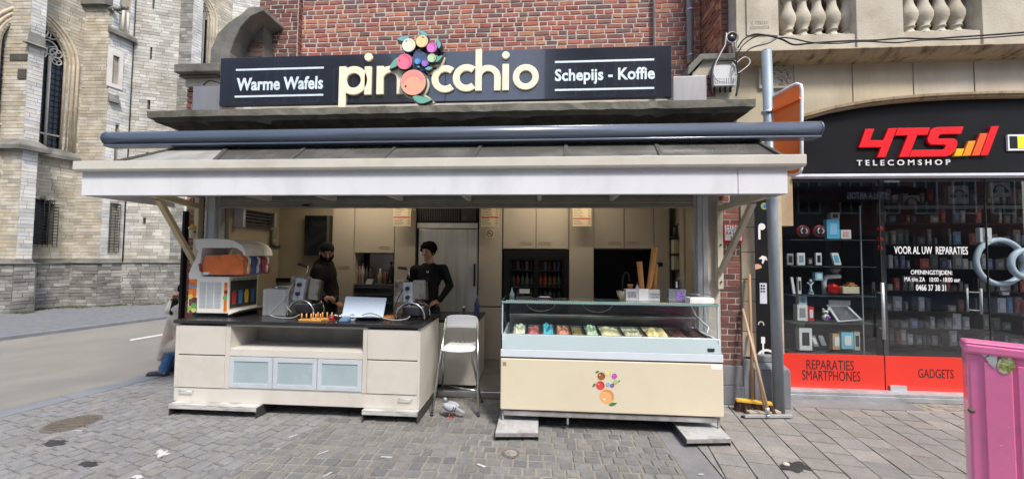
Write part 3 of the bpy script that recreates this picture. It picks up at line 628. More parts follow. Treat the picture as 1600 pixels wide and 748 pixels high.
m.box(PX(340, 4.4), PX(1086, 4.4), 4.385, 4.43, z0_ - .022, z0_ - .002); m.build('shutter', shm, kb_, bev=.003)
part('shutter_box', MATS['black_paint'], kb_, (PX(340, 4.4), PX(1086, 4.4), 4.43, 4.6, z0_ + .01, 2.36)); part('shutter_lock', MATS['iron'], kb_, (PX(472, 4.4), PX(482, 4.4), 4.37, 4.385, z0_ - .002, z0_ + .018))

# ================================================================ CANOPY over the counter
cream = M('cream_paint', (.6, .58, .51), .45, var=.06, scale=3, dirt=(.35, .3, .2), dscale=4, damt=.25)
white = M('white_panel', (.73, .745, .765), .3, var=.05, scale=1.5, dirt=(.5, .51, .52), dscale=2.2, damt=.4, coat=.2, stretch=(1, 1, .4), bump=.02, bscale=2)
cn = thing('canopy', 'wide white and cream canopy on timber brackets over the kitchen opening', 'canopy', (-1.1, 3.3, 2.1))
Yv = 3.3; v0_, v1_ = PX(130, Yv, 290), PX(1229, Yv, 280); zb = PZ(304, Yv); zt_ = PZ(262, Yv, 700)
xs_ = PX(1152, Yv, 280)
part('valance_panel', white, cn, (v0_, xs_ - .003, Yv - .012, Yv + .01, zb, zt_), bev=.002); part('valance_panel', white, cn, (xs_ + .003, v1_, Yv - .012, Yv + .01, zb, zt_), bev=.002)
part('valance_end', white, cn, (v0_, v0_ + .015, Yv + .012, 4.2, zb, zt_)); part('valance_end', white, cn, (v1_ - .015, v1_, Yv + .012, 4.2, zb, zt_))
part('valance_frame', alu, cn, (v0_ + .02, v1_ - .02, Yv + .012, Yv + .04, zb - .004, zb + .03))
g0, g1 = PX(117, 3.26, 265), PX(1258, 3.26, 248); gz0_ = PZ(264, 3.26, 700); gz1_ = PZ(247, 3.26, 700)
m = MB(); sec = [(3.24, gz0_ + .02), (3.25, gz0_), (3.42, gz0_), (3.42, gz1_ - .02), (3.24, gz1_)]; m.px(sec, g0, g1); m.build('gutter', cream, cn, bev=.004)
zr0 = gz1_ - .012; tl_ = (PX(292, 3.95, 230), 3.95, 2.80); tr_ = (PX(1175, 3.95, 221), 3.95, 2.80)
roofm = M('roof_sheet', (.1, .095, .085), .22, var=.2, scale=3, dirt=(.2, .19, .16), dscale=3, damt=.4); 
cream2 = M('grey_sheet', (.3, .295, .27), .5, var=.15, dirt=(.16, .15, .13), dscale=4, damt=.5)
xsr = [g0 + .02, PX(310, 3.3, 250)] + [PX(a, 3.3, 245) for a in (430, 580, 730, 886, 1044)] + [g1 - .02]
xst = [tl_[0]] + [PX(a, 3.95, 228) for a in (360, 485, 625, 755, 884, 1022)] + [tr_[0]]
for i in range(7):
    a, b, c, d = xsr[i], xsr[i + 1], xst[i + 1], xst[i]; m = MB(); e = .006
    m.hexa([(a + e, 3.42, zr0 - .02), (b - e, 3.42, zr0 - .02), (c - e, 3.95, 2.78), (d + e, 3.95, 2.78), (a + e, 3.42, zr0), (b - e, 3.42, zr0), (c - e, 3.95, 2.8), (d + e, 3.95, 2.8)])
    m.build('roof_panel', cream2 if i == 0 else roofm, cn)
m = MB()
dbm = M('dark_bar', (.07, .065, .055), .5)
for a, b in [((xsr[i], 3.42, zr0 + .003), (xst[i], 3.95, 2.803)) for i in range(1, 7)] + [((g0 + .03, 3.40, zr0 + .005), (tl_[0], 3.95, 2.805)), ((g1 - .03, 3.40, zr0 + .005), (tr_[0], 3.95, 2.805))]: m = MB(); m.bar(a, b, .035, .022); m.build('glazing_bar', dbm, cn)
part('roof_flat', roofm, cn, (tl_[0], tr_[0], 3.952, 4.5, 2.76, 2.8))
for sx, xx in ((1, g0 + .02), (-1, g1 - .02)):
    t_ = tl_ if sx == 1 else tr_; m = MB(); m.hexa([(xx, 3.42, zr0 - .022), (xx + .01 * sx, 3.42, zr0 - .022), (t_[0] + .01 * sx, 3.95, 2.775), (t_[0], 3.95, 2.775), (xx, 3.42, zr0), (xx + .01 * sx, 3.42, zr0), (t_[0] + .01 * sx, 3.95, 2.797), (t_[0], 3.95, 2.797)][:8])
    m2 = MB(); m2.add([(xx, 3.42, zr0), (t_[0], 3.95, 2.8), (t_[0], 4.5, 2.8), (xx, 4.5, zr0)], [(0, 1, 2, 3)]); m2.add([(xx, 3.42, zr0 - .01), (t_[0], 3.95, 2.79), (t_[0], 4.5, 2.79), (xx, 4.5, zr0 - .01)], [(0, 1, 2, 3)]); m2.build('roof_hip', cream2 if sx == 1 else cream2, cn, recalc=False)
part('soffit', cream, cn, (v0_ + .02, v1_ - .02, 3.42, 4.34, 2.30, 2.31))
for i, xq in enumerate((-3.2, -2.4, -1.6, -.8, 0, .8)): part('rafter', cream, cn, (xq - .02, xq + .02, 3.36, 4.34, 2.24, 2.30))
# brackets: timber arm, brace and wall post
timb = M('painted_timber', (.72, .6, .36), .55, var=.08, scale=6, dirt=(.3, .25, .15), dscale=6, damt=.3)
def bracket(mat, xw, post, out_top, z_arm, y_out, z_brace, lab=None):
    b = part_empty('bracket', cn)
    m = MB(); m.box(xw - .03, xw + .03, 4.42, 4.49, post[0], post[1]); m.build('wall_post', mat, b, bev=.004)
    m = MB(); m.bar((xw, 4.42, z_arm - .005), (out_top, y_out, z_arm), .05, .065); m.build('arm', mat, b, bev=.004)
    m = MB(); m.bar((xw, 4.42, z_brace), (out_top + (xw - out_top) * .25, y_out + (4.42 - y_out) * .25, z_arm - .035), .045, .06); m.build('brace', mat, b, bev=.004)
    m = MB()
    for z in (post[0] + .08, (post[0] + post[1]) / 2): m.cyl((xw, 4.415, z), (xw, 4.405, z), .01, n=8)
    m.build('bolt', MATS['iron'], b)
xl = PX(305, 4.45, 400); bracket(timb, xl + .02, (1.45, 2.3), v0_ + .55, 2.2, 3.34, 1.5)
xr = PX(1124, 4.45, 400); cr2 = M('cream_timber', (.58, .54, .43), .5, var=.08, dirt=(.3, .25, .15), dscale=8, damt=.3)
bracket(cr2, xr, (1.27, 2.25), P(1196, 312, 3.45)[0], 2.165, 3.42, 1.47)
# awning cassette
nav = M('navy_metal', (.11, .135, .18), .3, metal=.2, var=.05, scale=1, coat=.3)
aw = thing('awning', 'long navy blue rolled up awning cassette running across the front under the stone ledge', 'awning', (-1.06, 3.9, 2.8))
ca = P(157, 210, 3.77); cb = P(1288, 187, 3.77); zc0 = P(700, 222, 3.85)[1]; zc1 = P(700, 199, 3.85)[1]; hh = zc1 - zc0
sec = [(3.85 + .09 * math.cos(t) * .9, (zc0 + zc1) / 2 + hh / 2 * math.sin(t)) for t in [i * math.pi / 10 for i in range(20)]]
m = MB(); m.prism(sec, ca[0] + .012, cb[0] - .012, lambda p, a: (a, p[0], p[1])); o = m.build('cassette', nav, aw)
for pl in o.data.polygons: pl.use_smooth = len(pl.vertices) == 4
for e in (ca[0], cb[0] - .0125):
    m = MB(); m.prism([(3.85 + (a - 3.85) * 1.03, (zc0 + zc1) / 2 + (b - (zc0 + zc1) / 2) * 1.03) for a, b in sec], e, e + .012, lambda p, a: (a, p[0], p[1])); m.build('end_cap', nav, aw)
part('front_rail', nav, aw, (ca[0] + .02, cb[0] - .02, 3.78, 3.9, zc0 - .018, zc0 - .0), bev=.003)
for xx in (-3.6, -1.2, 1.4): part('wall_bracket', MATS['iron'], aw, (xx, xx + .06, 3.93, 4.5, 2.83, 2.9))

# ================================================================ SHOP SIGN
Ys = 4.2; sg = thing('shop_sign', 'long black shop sign with cream letters and painted fruit on the stone ledge', 'sign', (-1.2, 4.2, 3.27))
sb_ = M('sign_board', (.02, .024, .035), .16, var=.1, scale=1.5, bump=.02, bscale=1.5, coat=1, spec=1)
c_ = P(345, 92, Ys)[0], P(345, 166, Ys)[1], P(1050, 153, Ys)[0], P(1050, 70, Ys)[1]
sj = PX(696, Ys, 120)
part('sign_board', sb_, sg, (c_[0], sj - .001, Ys, Ys + .06, c_[1] + .005, c_[3] - .005), bev=.003); part('sign_board', sb_, sg, (sj + .001, c_[2], Ys, Ys + .06, c_[1] + .005, c_[3] - .005), bev=.003)
ltr = M('cream_letter', (.9, .82, .61), .5, var=.03, scale=2); lblue = M('pale_print', (.68, .78, .84), .5)
for (a, b, c, d) in ((369, 110, 506, 106), (367, 152, 505, 148), (867, 98, 1022, 93), (867, 142, 1022, 137)):
    p = P(a, b, Ys); q = P(c, d, Ys); z = (p[1] + q[1]) / 2; part('rule_line', lblue, sg, (p[0], q[0], Ys - .004, Ys, z - .011, z + .011))
a, b = P(370, 132, Ys), P(505, 128, Ys); text('Warme Wafels', (a[0], P(440, 141, Ys)[1], b[0], P(440, 120.5, Ys)[1]), Ys, .004, lblue, sg, bold=.028, spacing=1.02)
a, b = P(867, 122, Ys), P(1023, 118, Ys); text('Schepijs - Koffie', (a[0], P(950, 131.5, Ys)[1], b[0], P(950, 106.5, Ys)[1]), Ys, .004, lblue, sg, bold=.028, spacing=1.02)
# the nine big letters, cut from board 30 mm thick; x height and stroke in metres
def S(px, py): return P(px, py, Ys - .05)
k = 1 / FPX * (Ys - .05) / math.cos(0)
y0L, y1L = Ys - .028, Ys - .0
def stroke(m, pts, w_, i=0):
    """flat stroke of width w_ along pts (x,z) as one closed outline"""
    L_, R_ = [], []
    for j, p in enumerate(pts):
        a = Vector(pts[max(j - 1, 0)]); b = Vector(pts[min(j + 1, len(pts) - 1)]); d = (b - a).normalized(); n = Vector((-d.y, d.x)) * w_ / 2; p = Vector(p); L_.append(tuple(p + n)); R_.append(tuple(p - n))
    m.py(L_ + R_[::-1], y0L - i * .0012, y1L)
def letter(ch_, x, zb_, s):
    """x left edge, zb_ baseline, s: x-height"""
    m = MB(); w_ = s * .25; r = (s - w_) / 2 * .98
    if ch_ in 'po':
        cx = x + s / 2 + (0 if ch_ == 'o' else .02 * s); A = arc(cx, zb_ + s / 2, s / 2, 0, 360, 36)[:-1]; Bq = arc(cx, zb_ + s / 2, s / 2 - w_, 0, 360, 36)[:-1]
        n = 36; v = [(p[0], y0L, p[1]) for p in A + Bq] + [(p[0], y1L, p[1]) for p in A + Bq]
        f = [(i, (i + 1) % n, n + (i + 1) % n, n + i) for i in range(n)] + [(2 * n + i, 3 * n + i, 3 * n + (i + 1) % n, 2 * n + (i + 1) % n) for i in range(n)] + [(i, 2 * n + i, 2 * n + (i + 1) % n, (i + 1) % n) for i in range(n)] + [(n + i, n + (i + 1) % n, 3 * n + (i + 1) % n, 3 * n + i) for i in range(n)]
        m.add(v, f)
        if ch_ == 'p': stroke(m, [(x + w_ / 2, zb_ - s * .5), (x + w_ / 2, zb_ + s)], w_, 1)
    if ch_ == 'i':
        stroke(m, [(x + w_ / 2, zb_), (x + w_ / 2, zb_ + s)], w_); m.py(arc(x + w_ / 2, zb_ + s * 1.33, w_ * .58, 0, 360, 20)[:-1], y0L, y1L)
    if ch_ in 'nh':
        stroke(m, [(x + w_ / 2, zb_), (x + w_ / 2, zb_ + s * (1 if ch_ == 'n' else 1.62))], w_, 1); ra = s * .36
        stroke(m, [(x + w_ / 2, zb_ + s * .55)] + arc(x + w_ / 2 + ra, zb_ + s - w_ / 2 - ra, ra, 165, 0, 12) + [(x + w_ / 2 + 2 * ra, zb_)], w_)
    if ch_ == 'c': stroke(m, arc(x + s / 2, zb_ + s / 2, s / 2 - w_ / 2, 48, 312, 26), w_)
    return m.build('letter', ltr, sg, bev=.006)
zL = lambda px, py: S(px, py)[1]
sh = zL(560, 97) - zL(560, 149) ; sh = .345
for c, px_, bot in (('p', 527, 148.5), ('i', 567, 148), ('n', 586, 147.5), ('c', 672.5, 145), ('c', 706, 143.5), ('h', 741.5, 142), ('i', 784, 141), ('o', 800.5, 140.5)):
    x_, z_ = S(px_, bot - 1); letter(c, x_, z_, {'p': .335, 'i': .33, 'n': .33, 'c': .315, 'h': .295, 'o': .29}[c] if not (c == 'i' and px_ > 700) else .3)
# painted fruit: cut-out backing, discs, shade crescents, leaves
F = lambda px, py: P(px, py, Ys - .08)
kk = (Ys - .08) / FPX
fm = {}
def fcol(n, c): 
    if n not in fm: fm[n] = M(n, c, .4, var=.02)
    return fm[n]
outl = fcol('fruit_outline', (.04, .05, .07)); rim = fcol('fruit_backing', (.72, .66, .5))
def disc(m, c, r, y0, y1, n=28): m.py(arc(c[0], c[1], r, 0, 360, n)[:-1], y0, y1)
def leaf(m, tip, base, w_, y0, y1, bend=.0):
    a = Vector(base); b = Vector(tip); d = b - a; n = Vector((-d.y, d.x)).normalized(); L_, R_ = [], []
    for i in range(1, 8):
        t = i / 8; wd = w_ * math.sin(math.pi * t ** .8); c = a + d * t + n * bend * math.sin(math.pi * t); L_.append(tuple(c + n * wd)); R_.append(tuple(c - n * wd))
    m.py([tuple(a)] + L_ + [tuple(b)] + R_[::-1], y0, y1)
fruits = [(645.5, 129, 21, (.92, .42, .28), (.86, .3, .27), (634, 135)), (632, 96.5, 12.8, (.88, .2, .3), (.72, .12, .25), (624.5, 95)), (638.8, 71, 11, (.86, .86, .68), (.75, .75, .5), (635, 65)), (659.5, 65, 10, (.86, .68, .33), (.8, .58, .3), (661.5, 59)),
          (674.8, 75, 8.2, (.75, .2, .6), (.62, .12, .5), (679, 72.5)), (674.8, 91.3, 7, (.55, .75, .42), (.42, .6, .33), (679, 92.5)), (664.3, 99.4, 5.6, (.35, .17, .62), (.26, .12, .5), (668, 101.5)), (653, 96.6, 5, (.1, .36, .75), (.07, .28, .62), (655, 99))]
yf = Ys - .075
m = MB(); 
for (a, b, r, *_) in fruits[:1] + fruits[1:2] + fruits[5:7]: disc(m, F(a, b), (r + 3.4) * kk, Ys - .03 - .0011 * (fruits.index((a, b, r, *_)) + 1), Ys - .0)
LV = [((607, 110), (622, 90), 5, 3), ((701.5, 88), (682, 97), 4, 4), ((675, 154), (645, 151), 6, -3), ((696, 109), (688, 104), 0, 0)]
leaf(m, F(604, 111), F(623, 88), 7.5 * kk, Ys - .026, Ys); leaf(m, F(694, 86), F(679, 101), 5.5 * kk, Ys - .027, Ys); leaf(m, F(678, 158), F(641, 149), 9.5 * kk, Ys - .028, Ys); leaf(m, F(681, 109), F(662, 107), 5.5 * kk, Ys - .0245, Ys)
m.build('fruit_backing', rim, sg)
m = MB(); m.py([F(*q) for q in ((645, 83), (650, 76), (668, 83), (669, 92), (662, 110), (645, 108), (643, 95))], yf + .018, Ys + .02); m.build('fruit_centre', fcol('fruit_centre', (.07, .1, .2)), sg)
for i, (a, b, r, c, c2_, st_) in enumerate(fruits):
    yo = yf - i * .0015; m = MB(); disc(m, F(a, b), (r + .9) * kk, yo, Ys + .02); m.build('fruit_outline', outl, sg)
    m = MB(); disc(m, F(a, b), r * kk, yo - .006, yo - .0005); fo = m.build('fruit', fcol('fruit_face%d' % i, c), sg)
    m = MB(); C0 = F(a, b); rr = r * kk; A_ = arc(C0[0], C0[1], rr * .93, -60 if i else 20, 110 if i else 190, 18); B_ = arc(C0[0] - rr * (.2 if i else .0), C0[1] - rr * (.12 if i else .3), rr * .8, -45 if i else 28, 95 if i else 165, 18)[::-1]
    m.py(A_ + B_, yo - .0075, yo - .0062); m.build('fruit_tint', fcol('fruit_tint%d' % i, c2_), fo)
    m = MB(); disc(m, F(*st_), (1.7 if i == 0 else 1.1 if r > 9 else .7) * kk, yo - .0092, yo - .0077, 10); m.build('stalk_dot', outl, fo)
lg = fcol('leaf_teal', (.16, .42, .32)); lg2 = fcol('leaf_blue', (.18, .42, .46))
for tip, base, w_, bend, mt in (((608, 108), (622, 90), 5.2, 2, lg), ((619, 61), (640, 58), 4.4, 1, lg2), ((655, 46), (668, 56), 4, 1.5, lg2), ((682, 60), (686, 76), 3.4, -1.5, lg2), ((692, 87), (680, 97), 3.2, 1, lg), ((676, 106), (664, 107.5), 3, 0, lg2), ((675, 156), (644, 151), 6, -3, lg), ((656, 106), (651, 102), 1.8, 0, lg2)):
    m = MB(); leaf(m, F(*tip), F(*base), (w_ + 1) * kk, yf + .0, Ys + .02, bend * kk); lo = m.build('leaf_outline', outl, sg)
    m = MB(); leaf(m, F(*tip), F(*base), (w_ - .2) * kk, yf - .004, yf - .0006, bend * kk); lf = m.build('leaf', mt, lo)
# grey metal boxes at both ends of the sign
gm_ = M('galvanised', (.34, .34, .36), .45, metal=.5, var=.12, scale=3, dirt=(.22, .2, .2), dscale=3, damt=.5, stretch=(3, 1, .4))
q_ = rect(301, 135, 343, 167, 4.3); part('metal_box', gm_, None, (q_[0], q_[2], 4.3, 4.55, 3.272, q_[3]), bev=.004, label='plain grey metal box at the left end of the black sign', cat='metal box', group='metal boxes beside the sign')
q_ = rect(1052, 119, 1104, 152, 4.3); part('metal_box', gm_, None, (q_[0], q_[2], 4.3, 4.5, 3.272, q_[3]), bev=.004, label='brownish grey metal box at the right end of the black sign', cat='metal box', group='metal boxes beside the sign')
# ================================================================ CORNER BUILDING with the telecom shop
YF = 4.75
tb_ = thing('stone_building', 'pale stone building with balusters and a wide arch over the phone shop', 'building', (5.5, 4.75, 0))
XL = PX(1149, YF, 60); XR = 9.2
arcL = poly([(1232, 190), (1245, 186), (1300, 171), (1350, 162), (1400, 156), (1450, 152), (1500, 149.5), (1550, 148), (1600, 147.5)], YF)
xc_ = arcL[-1][0] + .05; arcL[0] = (P(1236, 190, YF)[0], arcL[0][1])
arcF = arcL + [(2 * xc_ - a, b) for a, b in arcL[::-1]]
zC = P(1300, 97, YF)[1]
m = MB(); m.py([(XL, 2.0), (arcL[0][0], 2.0)] + arcF + [(arcF[-1][0], 2.0), (XR, 2.0), (XR, zC), (XL, zC)], YF, YF + .45); m.build('stone_front', MATS['facade_stone'], tb_)
fr = Frame((0, YF, 0), (1, 0, 0))
# arch moulding (two steps) following the opening
def along(m, pts, y0, y1, t0, t1):
    L_, R_ = [], []
    for j, p in enumerate(pts):
        a = Vector(pts[max(j - 1, 0)]); b = Vector(pts[min(j + 1, len(pts) - 1)]); d = (b - a).normalized(); n = Vector((-d.y, d.x)); p = Vector(p); L_.append(tuple(p + n * t1)); R_.append(tuple(p + n * t0))
    for j in range(len(pts) - 1):
        q = [R_[j], R_[j + 1], L_[j + 1], L_[j]]; m.add([(x, y, z) for y in (y0, y1) for x, z in q], [(0, 1, 2, 3), (7, 6, 5, 4), (0, 4, 5, 1), (2, 6, 7, 3), (1, 5, 6, 2), (3, 7, 4, 0)])
m = MB(); along(m, arcF, YF - .03, YF + .1, -.03, .03); along(m, arcF, YF - .05, YF - .031, -.005, .022); m.build('arch_moulding', MATS['cornice_stone'], tb_)
# large stones of the spandrel, thin recessed joints drawn by separate proud blocks
lst = []
zz0, zz1 = P(1300, 140, YF)[1], zC
for i, (a, b) in enumerate(((1241, 1330), (1331, 1425), (1426, 1520), (1521, 1600), (1601, 1700), (1701, 1800))):
    p = P(a, 120, YF)[0] + .004; q = P(b, 120, YF)[0] - .004
    za = max(z for x, z in arcF if p - .4 <= x <= q + .4) + .05; c = random.choice([(.5, .44, .32), (.55, .47, .33), (.46, .4, .3), (.56, .5, .4)])
    m = MB(); seg = [(p, None)] 
    import bisect
    def za_(x):
        for (x0, z0), (x1, z1) in zip(arcF, arcF[1:]):
            if x0 <= x <= x1 and x1 > x0: return z0 + (z1 - z0) * (x - x0) / (x1 - x0) + .035
        return arcF[0][1] + .035
    bot = [(p + (q - p) * t / 4, za_(p + (q - p) * t / 4)) for t in range(5)]
    m.col = c; m.py(bot + [(q, zC - .004), (p, zC - .004)], YF - .008 - U(0, .003), YF - .0005); m.build('arch_stone', M('arch_stone%d' % i, c, .85, var=.12, scale=2.5, bump=.3, bscale=30, dirt=(.34, .23, .12), dscale=1.0, damt=.5, stretch=(1, 1, .3)), tb_, bev=.003)
# cornice: section swept to the right, with its left return
z = lambda y_, Y=4.45: P(1300, y_, Y)[1]
sec = [(YF + .05, z(99, 4.70)), (4.70, z(99, 4.70)), (4.69, z(97, 4.69)), (4.66, z(95, 4.66)), (4.64, z(93, 4.64)), (4.60, z(90, 4.60)), (4.55, z(84, 4.55)), (4.53, z(79, 4.53)), (4.52, z(77, 4.52)), (4.52, z(71)), (4.54, z(69)), (4.66, z(66)), (YF + .05, z(66))]
m = MB(); m.px(sec, P(1160, 85, 4.45)[0], XR); m.build('cornice', MATS['cornice_stone'], tb_)
zp0 = P(1300, 65, 4.7)[1]; zt = 7.6
m = MB(); m.box(XL, XR, 4.72, 4.95, z(66) - .01, P(1300, 54, 4.72)[1]); m.build('base_course', MATS['facade_pale'], tb_)
zb0 = P(1300, 54, 4.72)[1]
def pier(a, b, y0): q0 = PX(a, 4.72, 30); q1 = PX(b, 4.72, 30); return part('pier', MATS['facade_pale'], tb_, (q0, q1, y0, 5.1, z(66) - .01, zt), bev=.006)
pier(1149, 1215, 4.70); pier(1336, 1409, 4.70); pier(1532, 1610, 4.70); part('inscription_panel', MATS['facade_pale'], tb_, (PX(1166, 4.69, 20), PX(1203, 4.69, 20), 4.685, 4.7, P(1185, 55, 4.69)[1], zt), bev=.004)
eng = M('engraving', (.3, .27, .22), .9)
q_ = rect(1174, 33.5, 1199, 38.5, 4.685); text('G. STERCKX', q_, 4.685, .002, eng, tb_, bold=-.01, spacing=1.25); q_ = rect(1172, 41, 1202, 46, 4.685); text('BOUWMEESTER', q_, 4.685, .002, eng, tb_, bold=-.01, spacing=1.25)
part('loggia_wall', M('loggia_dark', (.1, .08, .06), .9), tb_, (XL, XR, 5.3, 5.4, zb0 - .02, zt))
# balusters
bm_ = MATS['facade_pale']
def baluster(px_):
    x = PX(px_, 4.86, 40); zb = zb0; h = .62
    prof = [(.1, 0), (.1, .035), (.075, .045), (.055, .07), (.045, .1), (.05, .115), (.062, .12), (.062, .13), (.05, .14), (.075, .19), (.092, .25), (.09, .3), (.07, .36), (.052, .42), (.047, .48), (.05, .5), (.068, .51), (.07, .525), (.052, .535), (.052, .56), (.085, .58), (.1, .6), (.1, .68)]
    m = MB(); m.lathe(prof, x, 4.86, zb, 18); m.box(x - .1, x + .1, 4.76, 4.96, zb, zb + .03); return m.build('baluster', bm_, tb_)
for q in (1230, 1253, 1276, 1299.5, 1323, 1419, 1442.5, 1467, 1492, 1518): baluster(q)
part('rail', MATS['facade_pale'], tb_, (XL, XR, 4.72, 5.0, zb0 + .66, zb0 + .8), bev=.01)
# carved relief
q_ = rect(1184, 101, 1241, 139, YF); rl = part('relief_panel', MATS['facade_pale'], tb_, (q_[0], q_[2], YF - .015, YF + .01, q_[1], q_[3]), bev=.003)
m = MB()
for i in range(46):
    a = U(q_[0] + .05, q_[2] - .05); b = U(q_[1] + .04, q_[3] - .04); t = U(0, 3.1); L_ = U(.02, .06); m.tube([(a, YF - .018, b), (a + L_ * math.cos(t), YF - .03, b + L_ * math.sin(t)), (a + L_ * 1.5 * math.cos(t + .5), YF - .018, b + L_ * 1.5 * math.sin(t + .5))], .009, 5)
m.build('carving', MATS['facade_pale'], rl)
m = MB(); fx0, fz0, fx1, fz1 = q_; e = .015
for a, b, c, d in ((fx0, fx1, fz1 - e, fz1), (fx0, fx1, fz0, fz0 + e), (fx0, fx0 + e, fz0 + e, fz1 - e), (fx1 - e, fx1, fz0 + e, fz1 - e)): m.box(a, b, YF - .03, YF - .0155, c, d)
m.build('frame', MATS['facade_pale'], rl)
# brick side wall and brick edge above the kiosk
orange = pick([(.42, .19, .11), (.36, .15, .09), (.3, .12, .08), (.46, .24, .15), (.25, .12, .09)], .15)
XS = 2.275; zS = P(1120, 84, 4.9)[1] - .2
m = MB(); m.box(XS, XL + .3, 4.9, 5.62, 3.2, 8.6); m.build('side_wall', M('mortar_orange', (.34, .19, .12), .95, bump=.4), tb_, recalc=False)
fr = Frame((XS - .001, 5.6, 0), (0, -1, 0)); lst = courses(fr, 0, .7, zS, 8.4, .13, .07, .006, .012, orange, (), jit=.4, rough=.8, ch=.006, stagger='r')
fr = Frame((0, 4.899, 0), (1, 0, 0)); lst += courses(fr, XS, XL + .02, zS, 8.4, .14, .07, .012, .008, dred, (), jit=.2, rough=.5, ch=.004)
pieces(lst, 'brick', MATS['brick'], tb_)
# ground floor: stone strip, blue stone plinth, black side panel, beige jamb
jb = M('jamb_beige', (.5, .42, .3), .6, var=.08, dirt=(.3, .22, .14), dscale=4)
a, b = PX(1157, 4.5, 450), PX(1179, 4.5, 450); z_ = .52; i = 0
while z_ < 2.6:
    h_ = (.28, .33, .25, .3)[i % 4]; part('quoin_block', M('quoin%d' % i, random.choice([(.36, .31, .24), (.3, .26, .2), (.4, .35, .28)]), .9, var=.15, bump=.4, dirt=(.2, .16, .11), dscale=3), tb_, (a + .003, b, 4.48 - .004 * (i % 2), 4.8, z_ + .003, z_ + h_ - .003), bev=.005); z_ += h_; i += 1
part('plinth', MATS['bluestone'], tb_, (a + .002, b, 4.46, 4.8, 0, .5), bev=.008)
pa, pb = PX(1178, 4.42, 600), PX(1236, 4.40, 600)
m = MB(); m.box(pa, pb, 4.40, 4.8, 0, .40); o = m.build('pedestal', MATS['bluestone'], tb_, bev=.008)
m = MB(); px2 = PX(1226, 4.42, 570); m.hexa([(pa, 4.40, .404), (pb, 4.40, .404), (pb, 4.8, .404), (pa, 4.8, .404), (pa, 4.45, .47), (px2, 4.45, .47), (px2, 4.8, .47), (pa, 4.8, .47)]); m.box(pa, px2, 4.46, 4.8, .472, .54); m.build('pedestal_cap', MATS['bluestone'], tb_, bev=.008)
ja, jb2 = PX(1213.5, 4.6, 450), PX(1222, 4.6, 450); part('jamb', jb, tb_, (ja, jb2, 4.58, 4.9, .54, 2.6), bev=.004)
sp_ = thing('side_sign', 'narrow black upright panel of white phone and repair symbols beside the grey pole', 'sign', (PX(1195, 4.56), 4.56, .54))
a, b = PX(1180, 4.56, 450), PX(1212, 4.56, 450); part('panel', MATS['black_paint'], sp_, (a, b, 4.56, 4.6, .54, 2.62), bev=.003)
wpr = M('white_print', (.8, .8, .8), .5); R4 = lambda *q: rect(*q, 4.56); yy = 4.556
m = MB(); q_ = R4(1184.5, 355, 1188, 374); m.box(q_[0], q_[2], yy, 4.56, q_[1], q_[3]); c = P(1190, 354, 4.56); m.py(arc(c[0], c[1], .038, 0, 360, 16)[:-1], yy - .001, 4.56); m.build('earbud_symbol', wpr, sp_)
m = MB(); q_ = R4(1187, 442, 1198, 474); m.box(q_[0], q_[2], yy, 4.56, q_[1], q_[3]); o = m.build('phone_symbol', M('pale_print2', (.6, .62, .72), .5), sp_); m = MB()
for i in range(3):
    for j in range(2): c = P(1189.5 + j * 4, 446 + i * 4.5, 4.56); m.py(arc(c[0], c[1], .011, 0, 360, 10)[:-1], yy - .002, yy)
m.build('lens_symbol', MATS['black_paint'], sp_)
m = MB(); q_ = R4(1189, 526, 1195, 536); m.box(q_[0], q_[2], yy, 4.56, q_[1], q_[3]); q_ = R4(1191, 536, 1193.5, 556); m.box(q_[0], q_[2], yy, 4.56, q_[1], q_[3]); c = P(1198, 561, 4.56); A_ = arc(c[0], c[1], .115, 20, 170, 16); B_ = arc(c[0], c[1], .09, 20, 170, 16)[::-1]; m.py(A_ + B_, yy - .001, 4.56); m.build('cable_symbol', wpr, sp_)
m = MB(); m.py(poly([(1185, 404), (1191, 399), (1197, 401), (1199, 407), (1195, 405), (1192, 412), (1190, 411), (1191, 405)], 4.56), yy, 4.56); m.build('hammer_symbol', wpr, sp_)
m = MB(); m.py(poly([(1177.5, 413), (1184, 412), (1189, 414), (1190, 418), (1185, 420), (1178.5, 421)], 4.56), yy, 4.56); m.build('hand_symbol', M('hand_print', (.62, .36, .26), .5), sp_)
m = MB(); c = P(1189, 506, 4.56); A_ = arc(c[0], c[1], .035, -30, 200, 14); B_ = arc(c[0], c[1], .02, -30, 200, 14)[::-1]; m.py(A_ + B_, yy, 4.56); m.build('earpiece_symbol', M('brown_print', (.42, .38, .34), .5), sp_)
m = MB(); c = P(1194, 322, 4.56); m.py(arc(c[0], c[1], .04, 0, 360, 14)[:-1], yy, 4.56); m.build('round_symbol', M('green_print', (.25, .38, .1), .5), sp_); m = MB(); m.py(arc(c[0] + .01, c[1], .022, 0, 360, 12)[:-1], yy - .002, yy); m.build('round_symbol_centre', M('blue_print', (.05, .12, .5), .5), sp_)

